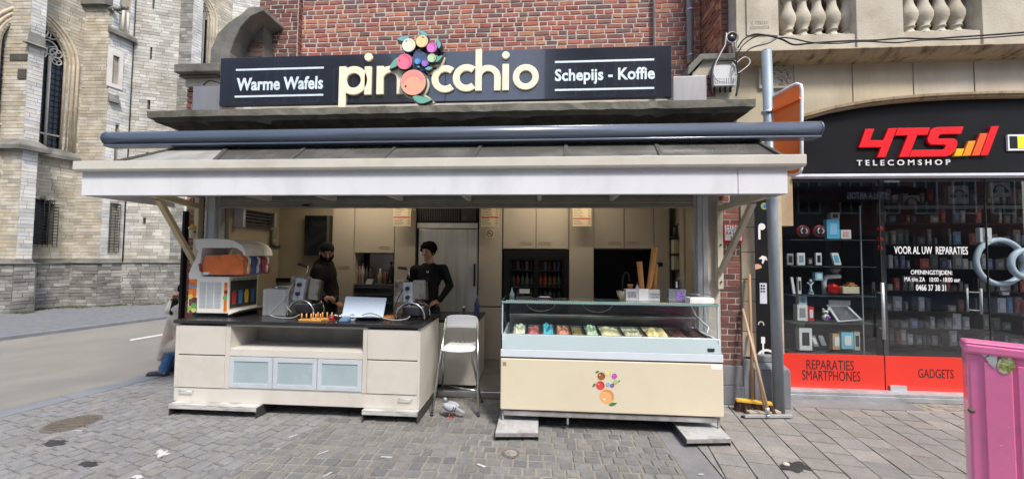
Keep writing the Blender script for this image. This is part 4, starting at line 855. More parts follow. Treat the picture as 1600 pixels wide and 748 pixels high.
# ---- telecom shop front
ts = thing('telecom_sign', 'black arched fascia sign with a big red logo over the phone shop', 'sign', (5.5, 4.8, 2.6))
Y8 = 4.80; zb = P(1400, 272, Y8)[1]
m = MB(); m.py([(arcF[0][0] - .02, zb)] + [(a, b + .06) for a, b in arcF] + [(arcF[-1][0] + .02, zb)], Y8, Y8 + .05); m.build('fascia_board', M('fascia_black', (.009, .009, .011), .5, var=.2, scale=2, spec=.15), ts)
lr = M('logo_red', (.8, .012, .02), .45, var=.03, spec=.25); lo_ = M('logo_orange', (.9, .3, .01), .4); ly = M('logo_yellow', (.92, .5, .01), .4); lo2 = M('logo_red_orange', (.9, .1, .015), .4)
Z = lambda a, b: (1300 + a / 5.333, 170 + b / 5.333)       # from the enlarged view of the logo
lg_ = lambda pts: poly([Z(a, b) for a, b in pts], Y8 - .03)
logo = [([(280, 168), (355, 166), (318, 262), (430, 262), (470, 164), (545, 160), (448, 402), (378, 404), (411, 321), (226, 322)], lr), ([(550, 160), (820, 156), (795, 218), (712, 220), (640, 400), (560, 402), (634, 222), (527, 224)], lr),
        ([(880, 153), (1100, 148), (1076, 210), (905, 212), (884, 240), (890, 248), (1020, 248), (1046, 268), (1046, 300), (1020, 356), (990, 386), (960, 396), (645, 400), (668, 343), (935, 340), (950, 312), (940, 300), (828, 298), (800, 278), (797, 250), (820, 190), (848, 160)], lr),
        ([(1042, 332), (1104, 332), (1080, 393), (1018, 395)], ly), ([(1140, 270), (1200, 266), (1153, 390), (1090, 392)], lo_), ([(1238, 205), (1300, 203), (1230, 388), (1166, 390)], lo2), ([(1330, 146), (1394, 144), (1302, 386), (1238, 389)], lr)]
for i, (pts, mt) in enumerate(logo):
    m = MB(); m.py(lg_(pts), Y8 - .03, Y8 - .0005); m.build('logo_letter' if i < 3 else 'signal_bar', mt, ts, bev=.004)
a = P(1339, 255, Y8 - .012); b = P(1485, 250, Y8 - .012); text('TELECOMSHOP', (a[0], P(1412, 258.5, Y8)[1], b[0], P(1412, 250, Y8)[1]), Y8, .012, wpr, ts, bold=.005, spacing=1.6)
Yb = Y8 - .02
for (a, b, c, d, mt, yo) in ((1575, 210, 1625, 235, wpr, 0), (1577.5, 213, 1589.5, 232, MATS['black_paint'], .002), (1589.5, 213, 1606, 232, M('belgian_yellow', (.95, .8, .02), .4), .003), (1606, 213, 1622, 232, lr, .002)):
    q_ = rect(a, b, c, d, Yb); part('flag_panel', mt, ts, (q_[0], q_[2], Yb - yo, Y8 - .0005, q_[1], q_[3]))
m = MB(); zl = zb - .01; m.box(arcF[0][0], arcF[-1][0], 4.70, 4.84, zl - .035, zl - .004); m.build('light_strip', M('strip_white', (.72, .74, .82), .4), ts, bev=.004)

sh_ = thing('phone_shop', 'glazed phone shop front with red lower band and dark interior', 'shop front', (5.5, 4.85, 0))
YG = 4.88; z0s = P(1300, 553, YG)[1]; zbb = P(1300, 607, YG)[1]; zgt = zl - .04; xg0 = jb2 + .002; xg1 = arcF[-1][0]
d0 = PX(1378, YG, 450); d1 = PX(1540, YG, 330)
gl = glass('shop_glass', (.93, .95, .95), .015, 2.8)
for a, b in ((xg0, d0 - .004), (d0 + .004, d1 - .004), (d1 + .004, xg1)): part('window_pane', gl, sh_, (a, b, YG, YG + .01, z0s - .02, zgt))
redp = M('red_film', (.72, .035, .02), .3, var=.05, scale=2, coat=.2)
for a, b in ((xg0 + .0, d0 - .006), (d0 + .006, xg1)): part('red_band', redp, sh_, (a, b, YG - .006, YG - .001, zbb, z0s), bev=.001)
part('dark_base', MATS['black_paint'], sh_, (xg0, xg1, YG + .0, YG + .05, 0.04, z0s - .022))
blk = M('black_print', (.02, .018, .018), .5)
q_ = rect(1259.5, 562, 1333.5, 577, YG); text('REPARATIES', q_, YG - .006, .002, blk, sh_, bold=.0); q_ = rect(1253, 578.5, 1343.5, 594, YG); text('SMARTPHONES', q_, YG - .006, .002, blk, sh_, bold=.0); q_ = rect(1434, 576, 1489, 590, YG); text('GADGETS', q_, YG - .006, .002, blk, sh_, bold=.0)
lit = M('window_print', (.85, .85, .85), .5)
for s_, q in (('VOOR AL UW  REPARATIES', (1397, 385, 1512, 397)), ('OPENINGSTIJDEN:', (1423, 422, 1488, 431)), ('MA t/m ZA   10:00 - 18:00 uur', (1413, 433, 1500, 440)), ('0466 37 38 31', (1431, 444.5, 1478, 454))):
    text(s_, rect(*q, YG), YG, .002, lit, sh_, bold=.008)
sill = M('alu_sill', (.42, .44, .46), .45, metal=.4, var=.12, scale=4, dirt=(.2, .2, .2), dscale=5)
part('sill', sill, sh_, (pb + .002, xg1, 4.74, 4.88, .055, .085), (pb + .002, xg1, 4.72, 4.88, .0, .052), bev=.004); part('sill_upper', sill, sh_, (pb + .002, xg1, 4.80, 4.872, .087, zbb - .006), bev=.004)
q_ = rect(1390.5, 602, 1416, 610, YG - .02); part('hinge_plate', alu, sh_, (q_[0], q_[2], 4.85, YG - .008, q_[1], q_[3]), bev=.002)
m = MB()
for xx in (d0, d1): m.box(xx - .004, xx + .004, YG - .004, YG + .014, z0s - .02, zgt)
m.build('pane_joint', MATS['iron'], sh_)
q_ = rect(1381, 282, 1404, 285, YG); part('door_patch', alu, sh_, (q_[0], q_[2], YG - .01, YG - .001, q_[1], q_[3]))
q_ = rect(1371, 441, 1375, 528, YG); m = MB(); xh = (q_[0] + q_[2]) / 2; m.cyl((xh, YG - .06, q_[1]), (xh, YG - .06, q_[3]), .016); m.cyl((xh, YG - .06, q_[1] + .12), (xh, YG - .002, q_[1] + .12), .008); m.cyl((xh, YG - .06, q_[3] - .12), (xh, YG - .002, q_[3] - .12), .008); m.build('door_handle', alu, sh_)
# display shelves right behind the glass
clear = glass('clear_glass', (.93, .97, .96), .02, 1.0)
YD = 5.08
sx0, sx1 = PX(1228, YD, 400), PX(1358, YD, 400)
pyS = [(PZ(374, YD, 1290)), (PZ(415, YD, 1290)), (PZ(460, YD, 1290)), (PZ(502, YD, 1290)), (PZ(549, YD, 1290))]
ds = thing('display_shelves', 'glass display shelves right behind the left shop window', 'shelves', ((sx0 + sx1) / 2, YD, .4))
for z_ in pyS: part('glass_shelf', M('shelf_edge', (.07, .09, .09), .2) if 'shelf_edge' not in MATS else MATS['shelf_edge'], ds, (sx0, sx1, 4.98, 5.22, z_ - .014, z_ - .006))
part('post', alu, ds, (sx1, sx1 + .012, 5.2, 5.212, .1, 2.3)); part('post', alu, ds, (sx0 - .012, sx0, 5.2, 5.212, .1, 2.3))
part('base_board', MATS['black_paint'], ds, (sx0, sx1, 4.95, 5.25, .1, pyS[4] - .016))
# interior of the shop
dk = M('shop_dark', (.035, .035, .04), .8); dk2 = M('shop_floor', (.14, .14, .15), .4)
ro = thing('shop_room', 'dark room of the phone shop seen through its windows', 'room', (6, 6.5, 0))
part('floor', dk2, ro, (2.9, 12, 4.9, 9, .0, .05)); part('ceiling', dk, ro, (2.9, 12, 4.9, 9, 2.95, 3.0)); part('back_wall', dk, ro, (2.9, 12, 8.4, 8.5, .05, 2.95)); part('side_wall', dk, ro, (2.85, 2.9, 4.95, 9, .05, 2.95)); part('side_wall', dk, ro, (12, 12.05, 4.95, 9, .05, 2.95))
part('partition', M('partition', (.075, .075, .08), .5), ro, (PX(1365, 5.6), PX(1374, 5.6), 5.5, 5.6, .05, 2.95))
rk = thing('shop_rack', 'wall rack of small packages deep inside the phone shop', 'rack', (7, 7.2, 0))
YR = 7.0; pc = MB(); pcols = [(.3, .3, .32), (.13, .13, .14), (.4, .4, .42), (.1, .14, .25), (.3, .06, .05), (.5, .5, .52), (.16, .16, .17), (.07, .07, .07), (.22, .2, .18), (.08, .2, .34)]
for k_, py_ in enumerate((318, 348, 382, 420, 455, 487, 514, 540)):
    z_ = PZ(py_, YR, 1480); part('rack_shelf', dk, rk, (PX(1378, YR), 11.5, YR, YR + .35, z_ - .02, z_)); x = PX(1380, YR)
    while x < 10.5:
        w_ = U(.04, .15); h_ = U(.1, .27)
        if R() < .88: kq = U(.3, 1.9) ** 1.3; pc.col = tuple(min(.8, c * kq) for c in random.choice(pcols)); pc.box(x, x + w_, YR + .02, YR + .1 + U(0, .05), z_ + .002, z_ + h_); pc.col = tuple(min(1, c * 1.9) for c in pc.col); pc.box(x + w_ * .2, x + w_ * .8, YR + .012, YR + .019, z_ + h_ * .25, z_ + h_ * .7)
        x += w_ + U(.01, .05)
pc.build('packages', M('package', None, .4, att=True, var=.15, scale=12), None, recalc=False, kind='stuff')
for (a, b, c, d, s_) in ((1482, 290, 1514, 318, 'grey boxed gadget standing high on the rack'), (1545, 285, 1579, 307, 'white poster of headphones high above the rack'), (1411, 305, 1438, 326, 'dim grey box high on the left of the rack')):
    q_ = rect(a, b, c, d, 6.9); o = thing('product_box', s_, 'box', (q_[0], 6.9, q_[1])); part('box', M('dim_box%d' % a, (.3, .3, .31), .5), o, (q_[0], q_[2], 6.9, 6.98, q_[1], q_[3]), bev=.004)
    cx_, cz_ = (q_[0] + q_[2]) / 2, (q_[1] + q_[3]) / 2; m = MB(); m.tube([(cx_ + .09 * math.cos(t), 6.893, cz_ - .02 + .09 * math.sin(t)) for t in [i * .35 for i in range(10)]], .008, 5); m.cyl((cx_ - .09, 6.899, cz_ - .03), (cx_ - .09, 6.88, cz_ - .03), .03); m.cyl((cx_ + .09, 6.899, cz_ - .03), (cx_ + .09, 6.88, cz_ - .03), .03); m.build('printed_headphones', MATS['black_paint'], o)
part('strip', M('rail_grey', (.2, .2, .21), .4), rk, (PX(1378, 6.85), 11.5, 6.85, 6.88, PZ(326, 6.85, 1450), PZ(321, 6.85, 1450)))

# ---- small goods in the window
def box3(name, label, cat, rc, Y, depth, mat, cover=None, tilt=0, group=None):
    q_ = rect(*rc, Y); o = thing(name, label, cat, ((q_[0] + q_[2]) / 2, Y, q_[1]), group)
    mb = MB(); sh2 = tilt * (q_[3] - q_[1])
    mb.hexa([(q_[0], Y, q_[1]), (q_[2], Y, q_[1]), (q_[2], Y + depth, q_[1]), (q_[0], Y + depth, q_[1]), (q_[0] + sh2, Y, q_[3]), (q_[2] + sh2, Y, q_[3]), (q_[2] + sh2, Y + depth, q_[3]), (q_[0] + sh2, Y + depth, q_[3])]); mb.build('carton', mat, o, bev=.003)
    if cover:
        w_ = q_[2] - q_[0]; h_ = q_[3] - q_[1]; mb = MB(); a0, a1, b0, b1 = q_[0] + w_ * .22, q_[2] - w_ * .22, q_[1] + h_ * .22, q_[3] - h_ * .2
        s1 = sh2 * .22; s2 = sh2 * .8; mb.hexa([(a0 + s1, Y - .004, b0), (a1 + s1, Y - .004, b0), (a1 + s1, Y - .0005, b0), (a0 + s1, Y - .0005, b0), (a0 + s2, Y - .004, b1), (a1 + s2, Y - .004, b1), (a1 + s2, Y - .0005, b1), (a0 + s2, Y - .0005, b1)]); mb.build('printed_picture', cover, o)
    return o
wb = M('white_card', (.75, .77, .78), .4); bb = M('blue_card', (.1, .48, .75), .35); bk = M('black_card', (.03, .03, .035), .3); gn = M('green_card', (.08, .5, .1), .4); rd = M('red_card', (.6, .04, .05), .35); gy = M('grey_card', (.28, .3, .32), .4)
zi = [PZ(374, YD), 0]
G1 = 'goods displayed in the phone shop window'
box3('product_box', 'tall bright blue box on the top display shelf', 'box', (1292, 343, 1312, 373), 5.03, .06, bb, M('pale_blue_print', (.3, .6, .85), .4), group=G1)
box3('product_box', 'small grey box lying on top of the tall blue box', 'box', (1298, 332, 1312, 342.5), 5.03, .06, gy, bk, group=G1)
box3('product_box', 'white carton leaning at the right of the tall blue box', 'box', (1314, 359, 1330, 373), 5.05, .08, wb, M('pink_print', (.8, .4, .4), .4), group=G1)
for a, lab in ((1255, 'round red ringed speaker on the left of the top display shelf'), (1281, 'round red ringed speaker touching the tall blue box')):
    c = P(a, 361, 5.05); o = thing('speaker', lab, 'speaker', (c[0], 5.05, c[1] - .075), 'red ringed speakers in the window'); m = MB(); 
    m.lathe([(.0, .03), (.065, .03), (.078, .012), (.078, 0), (.06, -.006)], c[0], 5.05, c[1], 20, ax='y'); m.build('ring', M('speaker_red', (.3, .02, .03), .3) if 'speaker_red' not in MATS else MATS['speaker_red'], o)
    m = MB(); m.lathe([(.055, 0), (.055, -.012), (.02, -.01)], c[0], 5.05, c[1], 18, ax='y'); m.build('cone', MATS['black_card'], o)
    m = MB()
    for t0 in (-60, 120): m.tube([(c[0] + .035 * math.cos(math.radians(t0 + k * 20)), 5.035, c[1] + .035 * math.sin(math.radians(t0 + k * 20))) for k in range(7)], .007, 5)
    m.build('emblem', MATS['white_card'], o)
for rc, mt, cv, tl, lab in (((1230, 396, 1240, 414), gy, bk, 0, 'black phone box with grey edge at the far left of the second shelf'), ((1246, 395, 1258, 414), wb, M('photo_print', (.25, .35, .45), .4), 0, 'white phone box with a picture on the second shelf'), ((1262, 403, 1270, 414), bk, gy, 0, 'small dark phone box between two paler ones on the second shelf'), ((1275, 395, 1284, 414), wb, bk, 0, 'pale phone box in the middle of the second shelf'), ((1304, 395, 1315, 414), wb, bb, -.25, 'white and blue phone box leaning at the right of the second shelf')):
    box3('phone_box', lab, 'phone box', rc, 5.06, .03, mt, cv, tl, G1)
box3('product_box', 'small pale blue box hanging above the third shelf', 'box', (1274, 425, 1286, 438), 5.03, .05, M('pale_blue_card', (.25, .55, .7), .4), wb, group=G1)
box3('product_box', 'slim white stick leaning left at the left of the third shelf', 'box', (1239, 433, 1243, 459), 5.05, .02, wb, None, -.12, G1); box3('product_box', 'slim upright white box beside the leaning stick', 'box', (1247, 433, 1252, 459), 5.05, .03, wb, bk, 0, G1)
o = box3('product_box', 'flat cream box under a small orange toy on the third shelf', 'box', (1317, 448, 1343, 458.5), 5.02, .12, M('cream_card', (.6, .55, .4), .5), None, 0, G1)
# helmet-like red ball, hooded lamp, small figurine
c = P(1306, 452, 5.0); o = thing('red_ball', 'shiny red faceted ball on the third display shelf', 'ball', (c[0], 5.04, c[1] - .07), G1); m = MB(); m.ell((c[0], 5.04, c[1]), (.08, .06, .07), 9, 6); b = m.build('ball', M('red_metal', (.7, .02, .02), .15, metal=.7), o)
for p_ in b.data.polygons: p_.use_smooth = False
c = P(1297, 445, 5.1); o = thing('white_stand', 'white arched tablet stand behind the shiny red ball', 'stand', (c[0], 5.12, c[1] - .12), G1); m = MB(); m.tube([(c[0] - .05, 5.12, c[1] - .12), (c[0] - .06, 5.12, c[1] + .04), (c[0] - .03, 5.12, c[1] + .1), (c[0] + .12, 5.1, c[1] + .11)], .028, 8); m.build('arch', wb, o); m = MB(); m.lathe([(.03, 0), (.05, .03), (.055, .06)], c[0] + .08, 5.12, c[1] + .15, 12); m.build('cup', gy, o)
c = P(1267, 459, 5.06); o = thing('figurine', 'small pale dancing figurine on the third display shelf', 'figurine', (c[0], 5.06, c[1]), G1); m = MB(); m.tube([(c[0] - .02, 5.06, c[1]), (c[0], 5.06, c[1] + .07), (c[0], 5.06, c[1] + .12)], .011, 7); m.tube([(c[0] + .025, 5.06, c[1]), (c[0], 5.06, c[1] + .07)], .01, 6); m.tube([(c[0] - .04, 5.06, c[1] + .14), (c[0], 5.06, c[1] + .11), (c[0] + .04, 5.06, c[1] + .15)], .009, 6); m.ell((c[0], 5.06, c[1] + .16), (.018, .018, .022), 8, 6); m.lathe([(.03, 0), (.03, .01)], c[0], 5.06, c[1] - .002, 10); m.build('figure', M('figure_pale', (.45, .55, .6), .4), o)
c = P(1330, 446, 5.05); o = thing('toy', 'small orange toy car on the flat cream box', 'toy', (c[0], 5.06, c[1] - .01), G1); m = MB(); m.box(c[0] - .06, c[0] + .06, 5.03, 5.1, c[1] - .012, c[1] + .012); m.box(c[0] - .03, c[0] + .03, 5.035, 5.095, c[1] + .0125, c[1] + .035); m.build('body', M('toy_orange', (.45, .2, .06), .4), o, bev=.006); m = MB(); [m.cyl((c[0] + s_, 5.025, c[1] - .012), (c[0] + s_, 5.029, c[1] - .012), .014) for s_ in (-.035, .035)]; m.build('wheel', MATS['black_card'], o)
box3('product_box', 'white and grey boxed gadget at the left of the fourth shelf', 'box', (1246, 476, 1262, 501), 5.04, .08, wb, gy, 0, G1); box3('product_box', 'small white box stacked on the left box of the fourth shelf', 'box', (1248, 462, 1261, 475.5), 5.04, .06, wb, bb, 0, G1); box3('product_box', 'red and white narrow box on the fourth shelf', 'box', (1263, 479, 1272, 501), 5.04, .06, rd, wb, 0, G1)
c = P(1291, 494, 5.04); o = thing('robot_toy', 'small white and purple round-eyed toy on the fourth shelf', 'toy', (c[0], 5.04, c[1] - .05), G1); m = MB(); m.ell((c[0], 5.05, c[1] - .01), (.045, .03, .042)); m.ell((c[0], 5.05, c[1] + .05), (.04, .03, .025)); [m.ell((c[0] + s_, 5.045, c[1] + .085), (.014, .01, .014), 8, 6) for s_ in (-.03, .03)]; m.build('body', wb, o); m = MB(); m.ell((c[0] + .01, 5.022, c[1] - .01), (.028, .012, .026)); m.build('belly', M('purple_plastic', (.35, .1, .6), .3), o); m = MB(); [m.ell((c[0] + s_, 5.02, c[1] + .052), (.01, .006, .01), 8, 6) for s_ in (-.017, .017)]; m.build('eye', MATS['black_card'], o)
# tilted tablet on its stand
o = thing('tablet', 'silver tablet frame leaning back on the fourth shelf under a white label bar', 'tablet', (PX(1325, 5), 5.03, pyS[3]), G1)
t4 = [P(1294, 476, 5.05), P(1327, 476, 5.05), P(1347, 499, 5.0), P(1308, 502, 5.0)]
m = MB(); ys4 = (5.08, 5.08, 4.99, 4.99); m.hexa([(t4[3][0], 4.99, t4[3][1]), (t4[2][0], 4.99, t4[2][1]), (t4[2][0], 5.0, t4[2][1] - .012), (t4[3][0], 5.0, t4[3][1] - .012), (t4[0][0], 5.08, t4[0][1]), (t4[1][0], 5.08, t4[1][1]), (t4[1][0], 5.09, t4[1][1] - .01), (t4[0][0], 5.09, t4[0][1] - .01)]); m.build('casing', M('silver_plastic', (.62, .66, .68), .35), o, bev=.002)
s4 = [P(1299, 479, 5.05), P(1325, 479, 5.05), P(1341, 497, 5.0), P(1312, 499, 5.0)]; m = MB(); m.add([(s4[3][0], 4.986, s4[3][1]), (s4[2][0], 4.986, s4[2][1]), (s4[1][0], 5.066, s4[1][1]), (s4[0][0], 5.066, s4[0][1])], [(0, 1, 2, 3)]); m.build('screen', M('screen_dark', (.05, .06, .07), .1), o)
q_ = rect(1296, 469, 1329, 476, 5.08); part('label_bar', wb, o, (q_[0], q_[2], 5.08, 5.1, q_[1], q_[3]), bev=.002)
box3('product_box', 'tall white and green phone box at the left of the bottom shelf', 'box', (1249, 512, 1269, 547), 5.02, .07, wb, bk, 0, G1); box3('product_box', 'green box edge standing behind the tall white box', 'box', (1247.5, 505, 1258, 546), 5.10, .04, gn, None, 0, G1)
box3('phone_box', 'clear phone case leaning on the bottom shelf, left one', 'phone case', (1272, 524, 1280, 541), 5.04, .01, gy, wb, -.35, G1); box3('phone_box', 'clear phone case leaning on the bottom shelf, right one', 'phone case', (1284, 524, 1292, 540), 5.04, .01, gy, None, -.35, G1)
box3('product_box', 'tan and white box at the left of the bottom right group', 'box', (1301, 521, 1314, 546), 5.05, .06, M('tan_card', (.55, .36, .16), .5), wb, 0, G1); box3('product_box', 'bright blue gadget box in the middle of the bottom right group', 'box', (1315, 519, 1334, 545), 5.03, .07, M('sky_card', (.18, .55, .75), .4), wb, 0, G1); box3('product_box', 'slim cream box at the right of the bottom right group', 'box', (1335, 518, 1344, 547), 5.04, .04, M('ivory_card', (.7, .68, .58), .5), bk, 0, G1)
for i, b in enumerate((357, 374, 388)):
    c = P(1375, b, 5.0); m = MB(); m.ell((c[0], 5.0, c[1]), (.038, .025, .034), 10, 7); m.ell((c[0] - .02, 4.99, c[1] + .02), (.018, .012, .014), 8, 6); m.build('red_suction_cup', MATS['red_metal'], None, label=('topmost', 'middle', 'lowest')[i] + ' of three red round phone holders hung beside the door edge', cat='phone holder', group='red phone holders by the door')
# ring lamps, switch box, white handle frame, red blob
def ringlamp(cx, cy, r, w_, Y, lab):
    c = P(cx, cy, Y); k2 = Y / FPX; o = thing('ring_light', lab, 'ring light', (c[0], Y, c[1] - r * k2), 'ring lights hung in the phone shop window'); m = MB(); pts = [(c[0] + r * k2 * math.cos(t * math.pi / 20), Y, c[1] + r * k2 * math.sin(t * math.pi / 20)) for t in range(41)]; m.tube(pts, w_ * k2 / 2, 10); m.build('ring', M('ring_plastic', (.66, .78, .9), .35) if 'ring_plastic' not in MATS else MATS['ring_plastic'], o); return o, c, k2
o, c, k2 = ringlamp(1562, 409, 31.5, 7.5, 5.1, 'large pale blue ring light hanging behind the shop glass'); m = MB(); m.box(c[0] - .03, c[0] + .05, 5.08, 5.12, c[1] - 41 * k2, c[1] - 33.6 * k2); m.box(c[0] - .03, c[0] + .05, 5.06, 5.1, c[1] - 47 * k2, c[1] - 43 * k2); m.build('clamp', gy, o, bev=.004)
o, c, k2 = ringlamp(1602, 412, 19, 8, 5.0, 'smaller pale blue ring light overlapping the large one at the right edge')
q_ = rect(1516.5, 357, 1535, 379, 5.0); o = thing('switch_box', 'small white switch box stuck on the inside of the door glass', 'box', (q_[0], 4.95, q_[1])); part('box', wb, o, (q_[0], q_[2], 4.9, 4.95, q_[1], q_[3]), bev=.006); part('button', gy, o, ((q_[0] + q_[2]) / 2 - .015, (q_[0] + q_[2]) / 2 + .015, 4.893, 4.899, q_[1] + .03, q_[1] + .07))
m = MB(); pA = [P(a, b, 5.0) for a, b in ((1511, 450), (1512, 487), (1525, 450), (1526, 490))]; m.cyl((pA[0][0], 5.0, pA[0][1]), (pA[1][0], 5.0, pA[1][1]), .010); m.cyl((pA[2][0], 4.95, pA[2][1]), (pA[3][0], 4.95, pA[3][1]), .013)
for b in (456, 484): p = P(1511, b, 5.0); q = P(1526, b, 5.0); m.cyl((p[0], 5.0, p[1]), (q[0], 4.95, q[1]), .008)
m.build('door_pull', M('white_metal', (.75, .75, .77), .4), None, label='white ladder shaped door pull below the small switch box', cat='door handle')
c = P(1602, 482, 5.0); m = MB(); m.ell((c[0], 5.0, c[1]), (.05, .04, .11)); m.build('red_pouch', MATS['speaker_red'], None, label='round red object cut by the right edge below the ring lights', cat='pouch')

# ================================================================ POLE, ROAD SIGN, HYDRANT PLATE, BROOMS, BOX, CABLES
gp = M('grey_paint', (.3, .36, .42), .45, metal=.3, var=.1, scale=9, dirt=(.22, .17, .13), dscale=6, damt=.3, stretch=(1, 1, .5))
xb, yb = 2.52, 4.3; a = P(1197.5, 80, 4.3); o = thing('sign_pole', 'tall grey metal pole standing before the black side panel', 'pole', (xb, yb, 0))
m = MB(); m.cyl((xb + .01, yb, 0), (a[0] + .0, yb, a[1]), .052, .050, 20); m.build('tube', gp, o); m = MB(); m.cyl((a[0], yb, a[1] + .0005), (a[0], yb, a[1] + .01), .051, .04, 20); m.build('cap', gp, o)
m = MB(); zc = P(1200, 178, 4.3)[1]; m.cyl((a[0], yb, zc), (a[0], yb, zc + .03), .06, n=16); zc2 = P(1200, 242, 4.3)[1]; m.cyl((a[0], yb, zc2), (a[0], yb, zc2 + .03), .06, n=16); m.build('clamp', alu, o)
rs_ = thing('road_sign', 'orange back of a tall white edged road sign clamped to the grey pole', 'sign', (2.6, 4.25, 2.5))
org = M('orange_paint', (.95, .2, .02), .45, var=.05); so1 = [(1206, 152), (1240, 133), (1245, 131), (1251, 133), (1252.5, 140), (1252.5, 262), (1250, 270), (1240, 274), (1209, 272)]
# the plate is turned away: near edge at the pole, far edge toward the square
def sgn(px_, py_, off=0):
    t = (px_ - 1206) / 46.; Y = 4.27 - .24 * t + off; p = P(px_, py_, Y); return (p[0], Y, p[1])
m = MB(); n = len(so1); v = [sgn(*q) for q in so1] + [sgn(*q, .012) for q in so1]; m.add(v, [list(range(n)), list(range(2 * n - 1, n - 1, -1))] + [(i, (i + 1) % n, (i + 1) % n + n, i + n) for i in range(n)]); m.build('plate', org, rs_)
m = MB(); m.tube([sgn(*q, .004) for q in so1[0:]], .016, 6); m.build('edge', wpr, rs_)
for ya, yb_ in ((173, 152.5),): m = MB(); m.bar(sgn(1207, 173, -.02), sgn(1250, 153, -.02), .02, .03); m.build('rail', org, rs_)
m = MB(); m.bar(sgn(1207, 258, -.02), sgn(1250, 245, -.02), .02, .03); m.build('rail', org, rs_)
q_ = rect(1131, 350, 1161, 377, 4.46); hp = thing('hydrant_plate', 'white hydrant plate with red border and black writing on the brick pier', 'sign', ((q_[0] + q_[2]) / 2, 4.46, q_[1])); part('plate', M('plate_red', (.6, .04, .04), .4), hp, (q_[0], q_[2], 4.462, 4.48, q_[1], q_[3]), bev=.002); e = .012
part('face', wpr, hp, (q_[0] + e, q_[2] - e, 4.459, 4.4615, q_[1] + e, q_[3] - e)); text('H150', rect(1135, 351.5, 1154, 358, 4.459), 4.459, .001, blk, hp); text('0,6', rect(1134, 361, 1143, 367, 4.459), 4.459, .001, blk, hp, bold=.01); text('3', rect(1140, 369, 1144, 374.5, 4.459), 4.459, .001, blk, hp, bold=.01)
m = MB(); r_ = rect(1134, 359.3, 1156, 360, 4.459); m.box(r_[0], r_[2], 4.458, 4.459, r_[1], r_[3]); r_ = rect(1145.5, 360, 1146.4, 367, 4.459); m.box(r_[0], r_[2], 4.4575, 4.459, r_[1], r_[3]); m.build('rule', blk, hp)
# brooms and squeegee leaning in the corner
wood = M('handle_wood', (.36, .22, .11), .6, var=.15, scale=10, stretch=(3, 3, .5)); wood2 = M('pale_wood', (.5, .36, .24), .6, var=.1, scale=10, stretch=(3, 3, .5))
x, y = G(1170, 643); br = thing('broom', 'broom with yellow stock and brown bristles at the foot of the pole', 'broom', (x, 4.3, 0))
b0 = P(1150, 632, 4.3); b1 = P(1206, 634, 4.22); m = MB(); m.bar((b0[0], 4.30, .115), (b1[0], 4.22, .115), .06, .03); m.build('stock', M('yellow_wood', (.75, .45, .05), .5, dirt=(.25, .15, .08), dscale=9), br, bev=.006)
m = MB(); bm2 = M('bristle', (.09, .045, .035), .9, var=.4, scale=60)
for i in range(260):
    t = R(); u_ = U(-.025, .025); px0 = b0[0] + (b1[0] - b0[0]) * t; py0 = 4.30 - .08 * t + u_; m.tube([(px0, py0, .1), (px0 + U(-.02, .02) + (t - .5) * .04, py0 + u_ * .8, .004)], .0035, 3)
m.build('bristles', bm2, br, recalc=False, kind='stuff'); tp = P(1171, 428, 4.43); m = MB(); m.tube([(P(1176, 630, 4.28)[0], 4.28, .128), (tp[0], 4.43, tp[1])], .014, 8); m.build('handle', wood, br)
sq = thing('squeegee', 'floor squeegee with long pale wooden handle and black rubber blade', 'squeegee', (2.1, 4.05, 0))
s0, s1 = G(1163, 654), G(1237, 654); m = MB(); m.bar((s0[0], s0[1], .03), (s1[0], s1[1], .03), .03, .03); m.build('frame', MATS['alu'], sq, bev=.004); m = MB(); m.bar((s0[0] - .02, s0[1] + .02, .012), (s1[0] + .02, s1[1] + .02, .012), .01, .024); m.build('blade', MATS['black_card'], sq)
c0 = P(1200, 648, 4.09); tp = P(1160, 482, 4.46); m = MB(); m.tube([(c0[0], 4.1, .06), (c0[0] - .0, 4.1, .12)], .02, 8); m.tube([(c0[0], 4.1, .05), (c0[0], 4.085, .03)], .015, 6); m.build('socket', MATS['alu'], sq); m = MB(); m.tube([(c0[0], 4.1, .12), (tp[0], 4.45, tp[1])], .014, 8); m.build('handle', wood2, sq)
sc = thing('deck_scrubber', 'plain wooden scrubber lying behind the squeegee, its handle leaning on the stone strip', 'scrubber', (2.2, 4.2, 0)); a, b = G(1171, 650), G(1220, 649); m = MB(); m.bar((a[0], a[1] + .03, .03), (b[0], b[1] + .03, .03), .07, .025); m.build('block', M('grey_wood', (.4, .33, .26), .7), sc, bev=.004)
m = MB(); m.bar((a[0] + .01, a[1] + .03, .01), (b[0] - .01, b[1] + .03, .01), .06, .016); m.build('scrub_pad', bm2, sc); tp = P(1158, 510, 4.45); m = MB(); c0 = P(1194, 644, 4.2); m.tube([(c0[0], a[1] + .03, .04), (tp[0] + .1, 4.44, tp[1] - .05)], .013, 8); m.build('handle', wood, sc)
